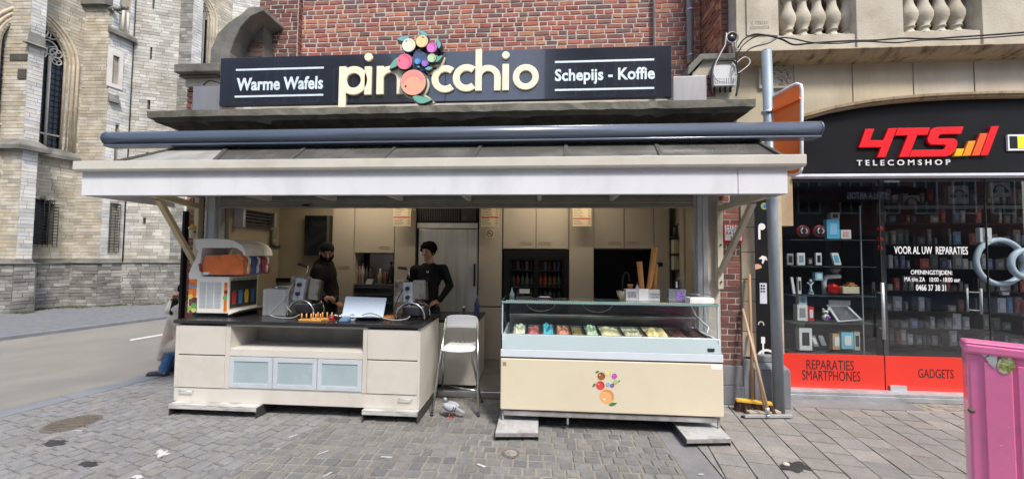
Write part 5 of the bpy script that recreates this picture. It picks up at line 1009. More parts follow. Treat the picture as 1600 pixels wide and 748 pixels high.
# junction box with cables on the ledge
q_ = rect(1115, 101, 1149, 134, 4.46); jx = thing('junction_box', 'pale ribbed junction box hung with looping cables at the right end of the ledge', 'junction box', ((q_[0] + q_[2]) / 2, 4.46, 3.28)); jm = M('box_plastic', (.6, .62, .64), .45, dirt=(.4, .38, .33), dscale=6)
part('casing', jm, jx, (q_[0], q_[2], 4.46, 4.548, q_[1], q_[3]), bev=.005); m = MB()
for i in range(9): x_ = q_[0] + .02 + i * (q_[2] - q_[0] - .04) / 8; m.box(x_ - .004, x_ + .004, 4.452, 4.459, q_[1] + .03, q_[1] + .09)
m.build('rib', jm, jx); m = MB()
for a in (1119, 1128, 1136, 1144): x_ = PX(a, 4.46, 140); m.cyl((x_, 4.5, q_[1]), (x_, 4.5, q_[1] - .06), .012)
m.build('gland', MATS['iron'], jx); text('PROXIMUS', rect(1124, 104.5, 1141, 107, 4.46), 4.459, .001, gy, jx) if False else None
def cable(label, pts, Y, r, mat, sm=6):
    w_ = [Vector((P(a, b, Y)[0], Y + (c if c else 0), P(a, b, Y)[1])) for a, b, c in [(p + (0,))[:3] for p in pts]]; out = []
    for i in range(len(w_) - 1):
        p0 = w_[max(i - 1, 0)]; p1 = w_[i]; p2 = w_[i + 1]; p3 = w_[min(i + 2, len(w_) - 1)]
        for k_ in range(sm):
            t = k_ / sm; out.append(.5 * ((2 * p1) + (p2 - p0) * t + (2 * p0 - 5 * p1 + 4 * p2 - p3) * t * t + (3 * p1 - p0 - 3 * p2 + p3) * t ** 3))
    out.append(w_[-1]); m = MB(); m.tube(out, r, 6); return m.build('cable', mat, None, label=label, cat='cable', group='loose cables on the building fronts')
wc = M('white_cable', (.62, .62, .58), .5)
bc = MATS['iron']
cable('thick black cable sagging in front of the balustrade base to the right edge', [(1153, 75), (1162, 62), (1178, 54), (1200, 56), (1222, 62), (1240, 70), (1265, 68), (1290, 66), (1330, 64), (1370, 63), (1410, 60), (1450, 61), (1500, 58), (1560, 54), (1610, 50)], 4.38, .009, bc)
cable('second black cable dipping below the stone base course', [(1155, 90), (1175, 75), (1200, 68), (1216, 60), (1235, 60), (1270, 67), (1310, 68), (1350, 65), (1400, 67), (1440, 63), (1500, 62), (1560, 58), (1610, 54)], 4.36, .007, bc)
cable('thin black cable rising from the junction box to the cornice', [(1150, 150), (1153, 120), (1151, 95), (1160, 72), (1185, 56), (1215, 57)], 4.40, .007, bc)
cable('white cable looped through the junction box top', [(1148, 118), (1160, 110), (1171, 100), (1170, 92), (1162, 90), (1152, 98), (1150, 106)], 4.42, .006, wc)
cable('white cable hanging from the round lamp down to the junction box', [(1135, 52), (1133, 70), (1128, 80), (1119, 98), (1115, 115), (1122, 126), (1134, 128)], 4.42, .006, wc)
cable('white cable curling below the round bracket', [(1149, 65), (1150, 75), (1156, 78), (1172, 74), (1200, 64), (1215, 58)], 4.42, .005, wc)
cable('black cable bundle round the junction box', [(1113, 148), (1111, 120), (1116, 98), (1132, 94), (1148, 97), (1155, 120), (1150, 150)], 4.44, .01, bc)
cable('white cable running down beside the beige jamb', [(1212, 305), (1214, 360), (1215, 440), (1217, 450), (1219, 500), (1219, 575)], 4.52, .006, wc)
cable('black cable lying on the stone pier left of the sign', [(318, 133, .0), (328, 126), (343, 130)], 4.5, .008, bc)
c = P(1144, 59, 4.5); ml = thing('round_lamp', 'small round metal lamp head fixed to the brick edge', 'lamp', (c[0], 4.5, c[1])); m = MB(); m.lathe([(.02, .2), (.03, .08), (.07, .05), (.075, 0), (.06, -.01), (.05, .02)], c[0], 4.5, c[1], 16, ax='y'); m.build('housing', M('old_metal', (.22, .2, .18), .5, metal=.5), ml); m = MB(); m.ell((c[0], 4.51, c[1]), (.045, .02, .045)); m.build('lens', MATS['dark_glass'], ml); m = MB(); m.tube([(c[0], 4.5, c[1] - .07), (c[0] + .02, 4.55, c[1] - .16), (c[0] + .02, 4.88, c[1] - .18)], .014, 6); m.build('arm', MATS['old_metal'], ml)
# drain pipe on the upper brick wall
dp = thing('downpipe', 'pale zinc downpipe at the right end of the upper brick wall', 'downpipe', (2.1, 5.4, 3.3)); zn = M('zinc', (.42, .46, .5), .4, metal=.5, var=.1)
p0 = P(1078.5, 100, 5.42); m = MB(); m.cyl((p0[0], 5.42, p0[1]), (p0[0], 5.42, 8.4), .045, n=14); m.build('pipe', zn, dp); m = MB()
for z_ in (p0[1] + .1, p0[1] + .75): m.cyl((p0[0], 5.42, z_), (p0[0], 5.42, z_ + .025), .055, n=14)
m.build('collar', zn, dp)

# ================================================================ PINK STREET CABINET at the right edge
pk = M('pink_paint', (.97, .23, .45), .35, var=.05, scale=2, coat=.3, bump=.04, bscale=8, dirt=(.6, .25, .34), dscale=11, damt=.35)
pc_ = thing('street_cabinet', 'bright pink metal street cabinet with stickers at the right edge', 'cabinet', (2.6, 2.3, 0))
# corners on plan: near-left edge, far-left edge; upper rim height
zt = 1.30
def at_z(px_, py_, z_): return G(px_, py_, z_)
a = at_z(1506, 542, zt - .04); 
Fl = Vector((a[0], a[1])); L2 = Fl + Vector((.60, .20)); 
q = at_z(1600, 553, zt - .04); Nr = Vector((q[0], q[1]))
dirf = (Nr - Fl).normalized(); perp = Vector((-dirf.y, dirf.x)); perp = perp if perp.y > 0 else -perp
c0 = Fl; c1 = Fl + dirf * .75; c2 = c1 + perp * .36; c3 = c0 + perp * .36
m = MB(); ins = .006
def quad_(cs, z): return [(c.x, c.y, z) for c in cs]
b_ = [c0 + dirf * ins + perp * ins, c1 - dirf * ins + perp * ins, c2 - dirf * ins - perp * ins, c3 + dirf * ins - perp * ins]
TF, TB = 1.283, 1.25
zq_ = lambda cs, o: [(c.x, c.y, z + o) for c, z in zip(cs, (TF, TF, TB, TB))]
m.hexa(quad_(b_, .0) + zq_(b_, -.043)); m.build('body', pk, pc_, bev=.01)
m = MB(); cs4 = [c0 - perp * .005, c1 - perp * .005, c2, c3]; cc = (c0 + c2) / 2
m.hexa(zq_(cs4, -.045) + zq_(cs4, -.004)); m.build('lid_rim', pk, pc_, bev=.01); m = MB(); m.hexa(zq_(cs4, -.0038) + zq_([c + (cc - c) * .03 for c in cs4], .002)); m.build('lid', pk, pc_, bev=.006)
fy = Frame((c0.x, c0.y, 0), (dirf.x, dirf.y, 0)); of = -ins
def fbox(m, a, b, z0, z1, d0, d1): m.hexa([fy.at(a, z0, d0), fy.at(b, z0, d0), fy.at(b, z0, d1), fy.at(a, z0, d1), fy.at(a, z1, d0), fy.at(b, z1, d0), fy.at(b, z1, d1), fy.at(a, z1, d1)])
sE = fy.hit(1590, 640)[0]
m = MB(); fbox(m, .05, sE - .008, .08, zt - .09, -ins, -ins + .006); m.build('door', pk, pc_, bev=.003)
m = MB(); fbox(m, sE + .004, .73, .08, zt - .09, -ins, -ins + .006); m.build('door', pk, pc_, bev=.003)
fyd = Frame(fy.at(0, 0, -ins + .006), fy.u)
def stick(name, pts, mat, d=.0015):
    h_ = [fyd.hit(*p) for p in pts]; m = MB(); n = len(h_); v = [fyd.at(*q, 0.0004) for q in h_] + [fyd.at(*q, d) for q in h_]; m.add(v, [list(range(n)), list(range(2 * n - 1, n - 1, -1))] + [(i, (i + 1) % n, (i + 1) % n + n, i + n) for i in range(n)]); return m.build(name, mat, pc_)
stick('torn_sticker', [(1531, 542), (1558, 548), (1558, 566), (1554, 575), (1546, 568), (1540, 558), (1532, 553)], M('sticker_paper', (.6, .6, .57), .6, dirt=(.3, .3, .3), dscale=30))
for pts in ([(1539, 548), (1543, 547), (1544, 551), (1541, 552), (1545, 555), (1540, 557)], [(1547, 549), (1551, 547.5), (1555, 551), (1553, 554), (1548, 553), (1547, 549)]):
    m = MB(); m.tube([fyd.at(*fyd.hit(*p), .002) for p in pts], .0016, 4); m.build('sticker_scribble', MATS['black_card'], pc_)
stick('round_sticker', [(1572 + 14 * math.cos(t * .3142), 570 + 14 * math.sin(t * .3142)) for t in range(20)], M('round_print', (.3, .33, .08), .4, var=.9, scale=90, dirt=(.8, .82, .6), dscale=60, damt=1), .002)
m = MB(); kz = fyd.hit(1518, 641); m.ell(tuple(fyd.at(kz[0] - .0, kz[1], 0)), (.012, .01, .01), 8, 6); m.build('lock', MATS['rusty_iron'], pc_)
m = MB()
for i in range(26):
    a_ = U(.06, sE - .02); b_ = U(.3, 1.15); m.tube([fyd.at(a_, b_, .0003), fyd.at(a_ + U(-.006, .01), b_ + U(-.005, .005), .0003)], U(.0004, .0009), 4)
m.build('scratches', M('scratch', (.85, .55, .65), .7), pc_, kind='stuff')

# ================================================================ HOUSES ACROSS THE SQUARE (mirrored in the glass and in the glossy sign)
hm = [M('house_red', (.24, .12, .09), .9, var=.15, scale=2), M('house_grey', (.2, .19, .18), .9, var=.15, scale=2), M('house_white', (.42, .4, .36), .85, var=.1), M('house_brown', (.15, .11, .085), .9, var=.15)]
hs = [(-26, -17, 12.5, 1, 'grey house far left of the row across the square'), (-17, -9.5, 12.8, 3, 'tall brown house left of the middle of the row across the square'), (-9.5, -4.6, 6.7, 2, 'low white house in the middle of the row across the square'), (-4.6, .3, 6.2, 0, 'low red house in the middle of the row across the square'), (.3, 8.2, 15, 3, 'tall dark brown house with the awning across the square'), (8.2, 15, 13, 1, 'grey house right of the brown house across the square'), (15, 24, 12, 0, 'red house at the right end of the row across the square')]
rf = M('slate', (.06, .06, .07), .7, var=.2)
for x0, x1, hgt, mi, lab in hs:
    o = thing('town_house', lab, 'house', ((x0 + x1) / 2, -11, 0)); m = MB(); m.box(x0 + .01, x1 - .01, -19, -11, -.1, hgt); m.build('wall', hm[mi], o); n = max(2, int((x1 - x0) / 1.8)); dx = (x1 - x0) / n
    m = MB(); m.px([(-11 + .25, hgt), (-15, hgt + 1.5), (-19, hgt)], x0 + .01, x1 - .01); m.build('roof', rf, o)
    for f_ in range(int((hgt - 3.6) / 2.9)):
        for i in range(n):
            cx = x0 + dx * (i + .5); z0 = 3.9 + f_ * 2.9; wn = part('window', MATS['white_card'], o, (cx - .55, cx + .55, -11, -10.96, z0, z0 + 1.8)); part('pane', MATS['dark_glass'], wn, (cx - .47, cx - .03, -10.96, -10.95, z0 + .07, z0 + 1.73), (cx + .03, cx + .47, -10.96, -10.95, z0 + .07, z0 + 1.73))
    part('shop_window', MATS['dark_glass'], o, (x0 + .4, x1 - .4, -11, -10.95, .3, 2.8))
o = thing('terrace_awning', 'dark cafe awning with pale lettering across the square', 'awning', (6.5, -10.5, 3))
zA = P(1320, 312, 20.7)[1]; xA = P(1320, 312, 20.7)[0]; m = MB(); m.px([(-11, zA + .7), (-9.6, zA + .3), (-9.6, zA - .3), (-9.63, zA - .3), (-9.63, zA + .26), (-11, zA + .6)], xA - 3, xA + 3); m.build('cloth', M('awning_cloth', (.05, .02, .02), .8), o)
cu = text('STELLA ARTOIS', (xA - .9, zA - .17, xA + .9, zA + .17), 0, .01, wpr, o, bold=.02)
for v_ in cu.data.vertices:       # turned to face the kiosk
    v_.co.x = -(v_.co.x + ORG[o.name][0] - xA) + xA - ORG[o.name][0]; v_.co.y = -9.6 - ORG[o.name][1] + (.01 if v_.co.y < -0.001 - ORG[o.name][1] else .002)
# ================================================================ SERVING COUNTER
cabm = M('cabinet_cream', (.61, .58, .52), .38, var=.05, scale=2, dirt=(.45, .4, .33), dscale=2.6, damt=.4, coat=.15, bump=.03, bscale=5)
cabl = M('cabinet_light', (.64, .61, .55), .42, var=.04, scale=2, dirt=(.4, .36, .3), dscale=2.5, damt=.3)
wt = M('worktop', (.018, .018, .02), .25, var=.3, scale=9, dirt=(.07, .07, .07), dscale=4, damt=.3)
YC = 3.72; ctr = thing('serving_counter', 'long cream serving counter with open shelf and three frosted doors under a black worktop', 'counter', (-2.4, 4.05, 0))
cx0, cx1 = PX(273, YC, 550), PX(656, YC, 570); ztop = .935
m = MB(); m.box(cx0 - .012, cx1 + .014, YC - .02, 4.44, ztop - .032, ztop); m.build('worktop', wt, ctr, bev=.004)
Cz = lambda px_, py_: P(px_, py_, YC)[1]
zA_, zB_ = Cz(272, 604), Cz(655, 618); zlo = (Cz(272, 603) + Cz(655, 618)) / 2
zT = ztop - .034
sx = [PX(a, YC, 560) for a in (273, 278.5, 351.5, 358.5, 566.5, 573.5, 652.5, 656)]
part('side_panel', cabm, ctr, (sx[0], sx[1] - .001, YC, 4.42, zlo, zT), bev=.003)
part('side_panel', cabm, ctr, (sx[7] - .022, sx[7], YC + .003, 4.42, .12, zT), bev=.003)
part('divider', cabm, ctr, (sx[2] + .001, sx[3], YC, 4.4, zlo, zT), bev=.002); part('divider', cabm, ctr, (sx[4], sx[5] - .001, YC, 4.4, zlo, zT), bev=.002)
part('rail', cabm, ctr, (sx[3] + .001, sx[4] - .001, YC + .002, YC + .03, Cz(460, 511.5), zT - .001), bev=.002)
part('carcass', M('carcass_dark', (.12, .11, .1), .7), ctr, (sx[1], sx[2], YC + .022, 4.38, zlo, zT - .01), (sx[5], sx[7] - .024, YC + .022, 4.38, zlo, zT - .01))
zs1 = Cz(460, 547); zs0 = Cz(460, 558.5)
part('shelf', cabl, ctr, (sx[3] + .001, sx[4] - .001, YC + .001, 4.25, zs0, zs1), bev=.003); part('shelf_back', M('worn_back', (.36, .35, .33), .6, var=.15, scale=5, dirt=(.55, .54, .52), dscale=3, damt=.6), ctr, (sx[3] + .001, sx[4] - .001, 4.1, 4.12, zs1 + .001, zT))
part('bottom_board', cabm, ctr, (sx[3] + .001, sx[4] - .001, YC + .004, 4.3, zlo, zlo + .012))
alw = M('door_frame', (.6, .66, .7), .4, metal=.2, var=.04, dirt=(.4, .43, .45), dscale=5, damt=.3); fro = M('frosted', (.36, .45, .48), .28, var=.1, scale=2.5, coat=.3)
zd0 = zlo + .014; zd1 = zs0 - .006; w3 = (sx[4] - sx[3]) / 3
for i in range(3):
    a = sx[3] + w3 * i + .004; b = sx[3] + w3 * (i + 1) - .004; d = part('door', alw, ctr, (a, a + .045, YC - .003, YC + .015, zd0, zd1), (b - .045, b, YC - .003, YC + .015, zd0, zd1), (a + .0455, b - .0455, YC - .003, YC + .015, zd0, zd0 + .045), (a + .0455, b - .0455, YC - .003, YC + .015, zd1 - .045, zd1), bev=.002); part('frosted_pane', fro, d, (a + .046, b - .046, YC + .004, YC + .01, zd0 + .046, zd1 - .046))
zm = (Cz(315, 553) + Cz(613, 563.5)) / 2
for a, b in ((sx[1] + .002, sx[2] - .002), (sx[5] + .002, sx[6] - .002)):
    part('drawer_front', cabm, ctr, (a, b, YC - .002, YC + .018, zlo + .002, zm - .008), bev=.003); part('drawer_front', cabm, ctr, (a, b, YC - .002, YC + .018, zm + .004, zT - .022), bev=.003)
part('end_strip', cabm, ctr, (sx[6] + .001, sx[7] - .024, YC, YC + .02, zlo, zT - .002), bev=.002)
zp0 = (Cz(272, 625) + Cz(655, 641)) / 2
part('plinth_panel', cabl, ctr, (sx[0] + .0, sx[7] - .002, YC + .006, YC + .026, zp0, zlo - .004), bev=.003); part('plinth_side', cabl, ctr, (sx[7] - .024, sx[7] - .004, YC + .028, 4.4, zp0, .118))
def pull(a, b, y_, par, Y=YC + .004):
    p = P(a, y_, Y); q = P(b, y_ + 1, Y); m = MB(); m.tube([(p[0], Y + .006, p[1]), (p[0], Y - .025, p[1]), (q[0], Y - .025, p[1]), (q[0], Y + .006, p[1])], .0045, 6); m.build('pull', MATS['alu'], par)
pull(282, 302, 609, ctr); pull(624, 644, 622, ctr)
stl = M('dirty_steel', (.42, .42, .42), .5, metal=.5, var=.25, scale=8, dirt=(.16, .11, .08), dscale=7, damt=.6)
wpl = M('chipped_white', (.5, .5, .48), .6, var=.2, scale=14, dirt=(.12, .1, .09), dscale=10, damt=.7, stretch=(.4, 1, 3))
dsm = M('dark_steel', (.08, .078, .075), .6, metal=.4, var=.3, scale=9)
def platform(x0, x1, y0, y1, z0, mtop, label):
    t = thing('steel_platform', label, 'platform', ((x0 + x1) / 2, y0, 0), 'steel platforms under the counters')
    m = MB(); m.box(x0, x1, y0, y1, z0 - .012, z0); m.box(x0, x1, y0, y0 + .006, z0 - .045, z0 - .0125); m.build('top_plate', mtop, t, bev=.002)
    for a in (x0, x1 - .008): part('side_plate', dsm, t, (a, a + .008, y0 + .007, y1, .0, z0 - .013))
    return t
za = P(330, 624, 3.64)[1]; platform(G(265, 648)[0] + .0, PX(402, 3.66, 640), 3.64, 4.36, zp0 + .0, wpl, 'long low platform with chipped white edge under the left half of the serving counter')
platform(PX(565, 3.67, 650), cx1 + .0, 3.67, 4.36, zp0 + .0, wpl, 'low platform with chipped white edge under the right end of the serving counter')
part('cross_board', dsm, ctr, (PX(402, 3.9, 640), PX(565, 3.9, 640), 3.9, 3.92, zp0 - .09, zp0 - .005))

# small cabinet behind the stool
sc2 = thing('side_cabinet', 'small cream cabinet with black top behind the white bar stool', 'cabinet', (-.95, 4.75, .06)); yq = 4.5
a, b = PX(684, yq, 550), PX(744.5, yq, 550); zz = P(715, 504, yq)[1]; zb2 = P(715, 601, yq)[1]
part('body', cabm, sc2, (a - .3, b, yq, 5.15, zb2, zz), bev=.004); part('top', wt, sc2, (a - .3, b + .008, yq - .01, 5.16, zz + .001, zz + .035), bev=.003); part('foot', dsm, sc2, (a, a + .05, yq + .05, yq + .1, .06, zb2), (b - .08, b - .03, yq + .05, yq + .1, .06, zb2))

# ================================================================ ICE CREAM CASE
YI = 3.63; ic = thing('ice_cream_case', 'wide cream and pale blue ice cream display case with glass top', 'display case', (.65, 3.95, 0))
I = lambda px_, py_, Y=YI: P(px_, py_, Y)
ix0 = (I(781, 600)[0] + I(783, 560)[0]) / 2; ix1 = I(1131, 610)[0]
yel = M('case_yellow', (.7, .63, .47), .32, var=.03, scale=1.5, coat=.25, dirt=(.6, .5, .34), dscale=5, damt=.15)
pbl = M('case_blue', (.42, .51, .53), .3, var=.03, scale=2, coat=.2); pwh = M('case_white', (.64, .7, .75), .35, var=.03)
zy0 = (I(781, 639)[1] + I(1130, 652)[1]) / 2; zy1 = (I(781, 560)[1] + I(1130, 567)[1]) / 2; zw1 = (I(781, 546)[1] + I(1130, 553)[1]) / 2; zk1 = (I(785, 524)[1] + I(1125, 529)[1]) / 2; zt1 = (I(785, 473)[1] + I(1127, 477)[1]) / 2
yb2 = 4.36
m = MB(); m.box(ix0, ix1, YI, YI + .02, zy0, zy1); m.build('front_panel', yel, ic, bev=.012)
part('body_side', pwh, ic, (ix0 + .01, ix0 + .03, YI + .022, yb2, zy0 + .01, zk1 - .01), (ix1 - .03, ix1 - .01, YI + .022, yb2, zy0 + .01, zk1 - .01), (ix0 + .03, ix1 - .03, yb2 - .02, yb2, zy0 + .01, zk1 - .01))
part('trim_line', MATS['black_card'], ic, (ix0 + .002, ix1 - .002, YI + .003, YI + .02, zy1 + .002, zy1 + .012)); part('white_band', pwh, ic, (ix0, ix1, YI + .0, YI + .02, zy1 + .0125, zw1), bev=.003)
m = MB(); m.px([(YI + .004, zw1 + .001), (YI + .02, zw1 + .001), (YI + .07, zk1), (YI + .035, zk1)], ix0 + .012, ix1 - .012); m.box(ix0 + .012, ix1 - .012, YI + .071, yb2, zw1 + .02, zw1 + .03); m.build('deck_front', pbl, ic, bev=.003)
q_ = rect(1106, 544, 1116, 548.5, YI + .01); part('thermometer', MATS['black_card'], ic, (q_[0], q_[2], YI + .002, YI + .03, q_[1], q_[3])); q_ = rect(1111, 570, 1128, 577, YI); part('label', wpr, ic, (q_[0], q_[2], YI - .001, YI - .0001, q_[1], q_[3])); text('ISA', rect(1115, 571.5, 1121, 574, YI), YI - .001, .0006, MATS['black_card'], ic, name='label_print') if False else None
q_ = rect(785.5, 565, 791, 571, YI); part('small_badge', M('badge', (.3, .26, .15), .4), ic, (q_[0], q_[2], YI - .001, YI - .0001, q_[1], q_[3]))
part('kick_frame', stl, ic, (ix0 + .03, ix1 - .05, YI + .02, YI + .05, zy0 - .06, zy0 - .014), bev=.003)
for xx in (ix0 + .015, ix0 + .62, ix1 - .04): part('foot', stl, ic, (xx, xx + .018, YI + .03, YI + .048, .06, zy0 + .0))
part('under_tray', dsm, ic, (ix0 + .06, ix1 - .06, YI + .1, yb2 - .05, zy0 - .04, zy0 + .005))
# glass: front, sides, top
cg = glass('case_glass', (.97, .985, .98), .01, 1.2); ge = M('glass_edge', (.2, .42, .38), .15, coat=.4); gf = M('glass_frame', (.55, .66, .7), .35, metal=.2)
gx0, gx1 = I(787, 500)[0], I(1122, 500)[0]; yt = 4.12
part('front_glass', cg, ic, (gx0, gx1, YI + .045, YI + .05, zk1, zt1 - .012))
for xx in (gx0 - .008, gx1 + .002): part('side_glass', cg, ic, (xx, xx + .005, YI + .052, yt, zk1, zt1 - .012))
part('glass_frame', gf, ic, (gx0 - .022, gx0 - .010, YI + .035, YI + .055, zk1 - .004, zt1), (gx1 + .010, gx1 + .022, YI + .035, YI + .055, zk1 - .004, zt1), bev=.002)
tg = glass('top_glass', (.84, .92, .88), .03, 1.5)
part('top_glass', tg, ic, (gx0 - .02, gx1 + .02, YI + .03, yt, zt1 + .001, zt1 + .009)); part('top_edge', ge, ic, (gx0 - .02, gx1 + .02, YI + .022, YI + .029, zt1, zt1 + .01), (gx0 - .026, gx0 - .021, YI + .03, yt, zt1, zt1 + .01), (gx1 + .021, gx1 + .026, YI + .03, yt, zt1, zt1 + .01))
part('front_rail', gf, ic, (gx0 - .01, gx1 + .01, YI + .038, YI + .052, zt1 - .012, zt1 - .001))
lf_ = M('led_face', (.75, .72, .55), .4); m = MB(); n = 92
for i in range(n): x_ = gx0 + .02 + (gx1 - gx0 - .04) * i / n; m.box(x_, x_ + .011, YI + .056, YI + .062, zt1 + .010, zt1 + .015)
m.build('bead_row', lf_, ic, kind='stuff'); part('bead_backing', MATS['black_card'], ic, (gx0 + .01, gx1 - .01, YI + .050, YI + .08, zt1 + .0095, zt1 + .0105))
part('rear_glass', glass('rear_tint', (.5, .52, .53), .1, 1.5, .35, (.16, .17, .18)), ic, (gx0 + .01, gx1 - .01, 4.2, 4.206, zk1 + .0, zt1 - .05)); part('canopy_lamp', pwh, ic, (gx0 + .02, gx1 - .02, yt - .06, yt, zt1 - .04, zt1 - .002), bev=.005)
ins = M('case_steel', (.3, .31, .32), .3, metal=.8, var=.2, scale=4, dirt=(.12, .12, .12), dscale=3)
part('inner_back', ins, ic, (gx0 + .02, gx1 - .02, 4.18, 4.2, zw1 + .03, zk1 + .1), bev=.003); part('inner_floor', ins, ic, (gx0 + .02, gx1 - .02, YI + .09, 4.18, zw1 + .031, zw1 + .05)); part('rear_rail', ins, ic, (gx0 + .02, gx1 - .02, 4.06, 4.17, zk1 + .102, zk1 + .13), bev=.006)
m = MB(); p = P(1106, 524, 3.72); q = P(1062, 484, 4.1); m.tube([(p[0], 3.75, zk1 + .01), (q[0] + .18, 3.85, zk1 + .07), (q[0] + .12, 4.0, zk1 + .16), (q[0] + .1, 4.1, zt1 - .03)], .008, 6); m.build('lamp_cable', pwh, ic)
for xx in (gx0 + .35, gx0 + .95): m = MB(); m.tube([(xx + .16 * math.cos(t), 4.14, zt1 - .05 - .1 * math.sin(t)) for t in [i * math.pi / 10 for i in range(11)]], .006, 6); m.build('hanging_cable', ins, ic)
# fruit print on the front panel
def fr2d(pxs, r, c, i): 
    m = MB(); q = P(*pxs, YI); m.py(arc(q[0], q[1], r * YI / FPX, 0, 360, 22)[:-1], YI - .0016 - .0004 * i, YI - .0002); o = m.build('fruit_print', fcol('print%d' % i, c), ic)
    m = MB(); R_ = r * YI / FPX; A_ = arc(q[0], q[1], R_ * .9, -40, 120, 14); B_ = arc(q[0] - R_ * .15, q[1] - R_ * .12, R_ * .78, -25, 105, 14)[::-1]; m.py(A_ + B_, YI - .0024 - .0004 * i, YI - .0018 - .0004 * i); m.build('print_tint', fcol('print_tint%d' % i, tuple(k_ * .7 for k_ in c)), o)
    m = MB(); m.py(arc(q[0] - R_ * .4, q[1] + R_ * (.3 if i else -.4), R_ * .14, 0, 360, 8)[:-1], YI - .0026 - .0004 * i, YI - .0018 - .0004 * i); m.build('print_glint', wpr, o)
for i, (p_, r, c) in enumerate((((948.5, 618.5), 11, (.85, .42, .17)), ((938, 601.5), 6.6, (.72, .07, .06)), ((939.5, 587), 5.8, (.32, .12, .04)), ((950, 582), 4.2, (.8, .72, .3)), ((960, 587), 4, (.55, .1, .5)), ((961.5, 596), 3.3, (.45, .55, .2)), ((956.5, 601.5), 3, (.25, .12, .42)), ((949.8, 600), 2.8, (.3, .5, .7)))): fr2d(p_, r, c, i)
dg = fcol('leaf_dark', (.07, .2, .07))
for t_, b_, w_ in (((964.5, 629), (951, 632.5), 2.4), ((926, 605), (930, 598), 1.8), ((930, 582), (936, 579), 1.6), ((966, 597), (968.5, 593), 1)): m = MB(); leaf(m, P(*t_, YI), P(*b_, YI), w_ * YI / FPX, YI - .002, YI - .0002); m.build('leaf_print', dg, ic)
# tubs of ice cream
def icem(n, c, c2=None, dsc=40): return M(n, c, .55, var=.12, scale=30, bump=.5, bscale=40, dirt=c2, dscale=dsc, damt=.95 if c2 else 0)
tubs = [(800, 822, (.72, .7, .6), None, 'heaped pale cream ice in the far left tub', 1.0), (824, 844, (.5, .12, .14), (.7, .35, .38), 'dark red sorbet in the second tub from the left', .5), (846, 867, (.08, .42, .56), None, 'bright blue heaped ice in the third tub from the left', 1.2), (869, 892, (.7, .3, .2), (.45, .12, .09), 'orange red fruit ice in the fourth tub from the left', .8), (893, 913, (.2, .15, .07), (.7, .55, .12), 'nearly empty brownish tub with yellow remains', .2), (915, 936, (.5, .66, .48), None, 'pale mint green ice in the sixth tub', 1.0),
        (938, 973, (.75, .7, .45), None, 'wide tub of creamy vanilla ice', .6), (974, 1007, (.72, .68, .5), (.05, .03, .02), 'wide tub of cream ice streaked with dark chocolate', .6), (1009, 1046, (.76, .62, .3), None, 'wide tub of yellow mango ice heaped at the edge', 1.1), (1048, 1078, (.1, .05, .035), (.2, .1, .07), 'wide tub of dark chocolate ice at the right', .4), (1080, 1104, (.06, .04, .035), None, 'last dark tub at the right end of the case', .2)]
for i, (a, b, c, c2, lab, hp_) in enumerate(tubs):
    x0_, x1_ = P(a, 520, 3.78)[0] + .004, P(b, 520, 3.78)[0] - .004; y0_, y1_ = 3.72, 4.02; z0_ = zk1 - .13; zr = zk1 - .004; rise = .035
    t = thing('ice_cream_tub', lab, 'ice cream tub', ((x0_ + x1_) / 2, (y0_ + y1_) / 2, z0_), 'tubs of ice cream in the display case')
    zz_ = lambda y: zr + rise * (y - y0_) / (y1_ - y0_)
    m = MB(); e = .005
    for (xa2, xb2, ya2, yb3) in ((x0_, x1_, y0_, y0_ + e), (x0_, x1_, y1_ - e, y1_), (x0_, x0_ + e, y0_ + e, y1_ - e), (x1_ - e, x1_, y0_ + e, y1_ - e)):
        m.hexa([(xa2, ya2, z0_), (xb2, ya2, z0_), (xb2, yb3, z0_), (xa2, yb3, z0_), (xa2, ya2, zz_(ya2)), (xb2, ya2, zz_(ya2)), (xb2, yb3, zz_(yb3)), (xa2, yb3, zz_(yb3))])
    m.build('tray', ins, t); nx, ny = 16, 14; v = []; random.seed(30 + i); bl = [(U(.1, .9), U(.1, .9), U(.1, .26), U(.3, 1)) for _ in range(14)]
    for jy in range(ny + 1):
        for jx in range(nx + 1):
            u_, w_ = jx / nx, jy / ny; h_ = 0
            for bx2, by2, br_, bh in bl: h_ = max(h_, bh * math.sqrt(max(0, 1 - ((u_ - bx2) ** 2 + (w_ - by2) ** 2) / br_ ** 2)))
            ed = min(u_, 1 - u_, w_, 1 - w_) * 6; y = y0_ + e + (y1_ - y0_ - 2 * e) * w_; v.append((x0_ + e + (x1_ - x0_ - 2 * e) * u_, y, zz_(y) - .022 + hp_ * .062 * h_ * min(1, ed + .2) + U(-.002, .002)))
    m = MB(); m.add(v, [(j * (nx + 1) + k_, j * (nx + 1) + k_ + 1, (j + 1) * (nx + 1) + k_ + 1, (j + 1) * (nx + 1) + k_) for j in range(ny) for k_ in range(nx)], True); m.build('ice_cream', icem('ice%d' % i, c, c2), t, recalc=False)
random.seed(99)
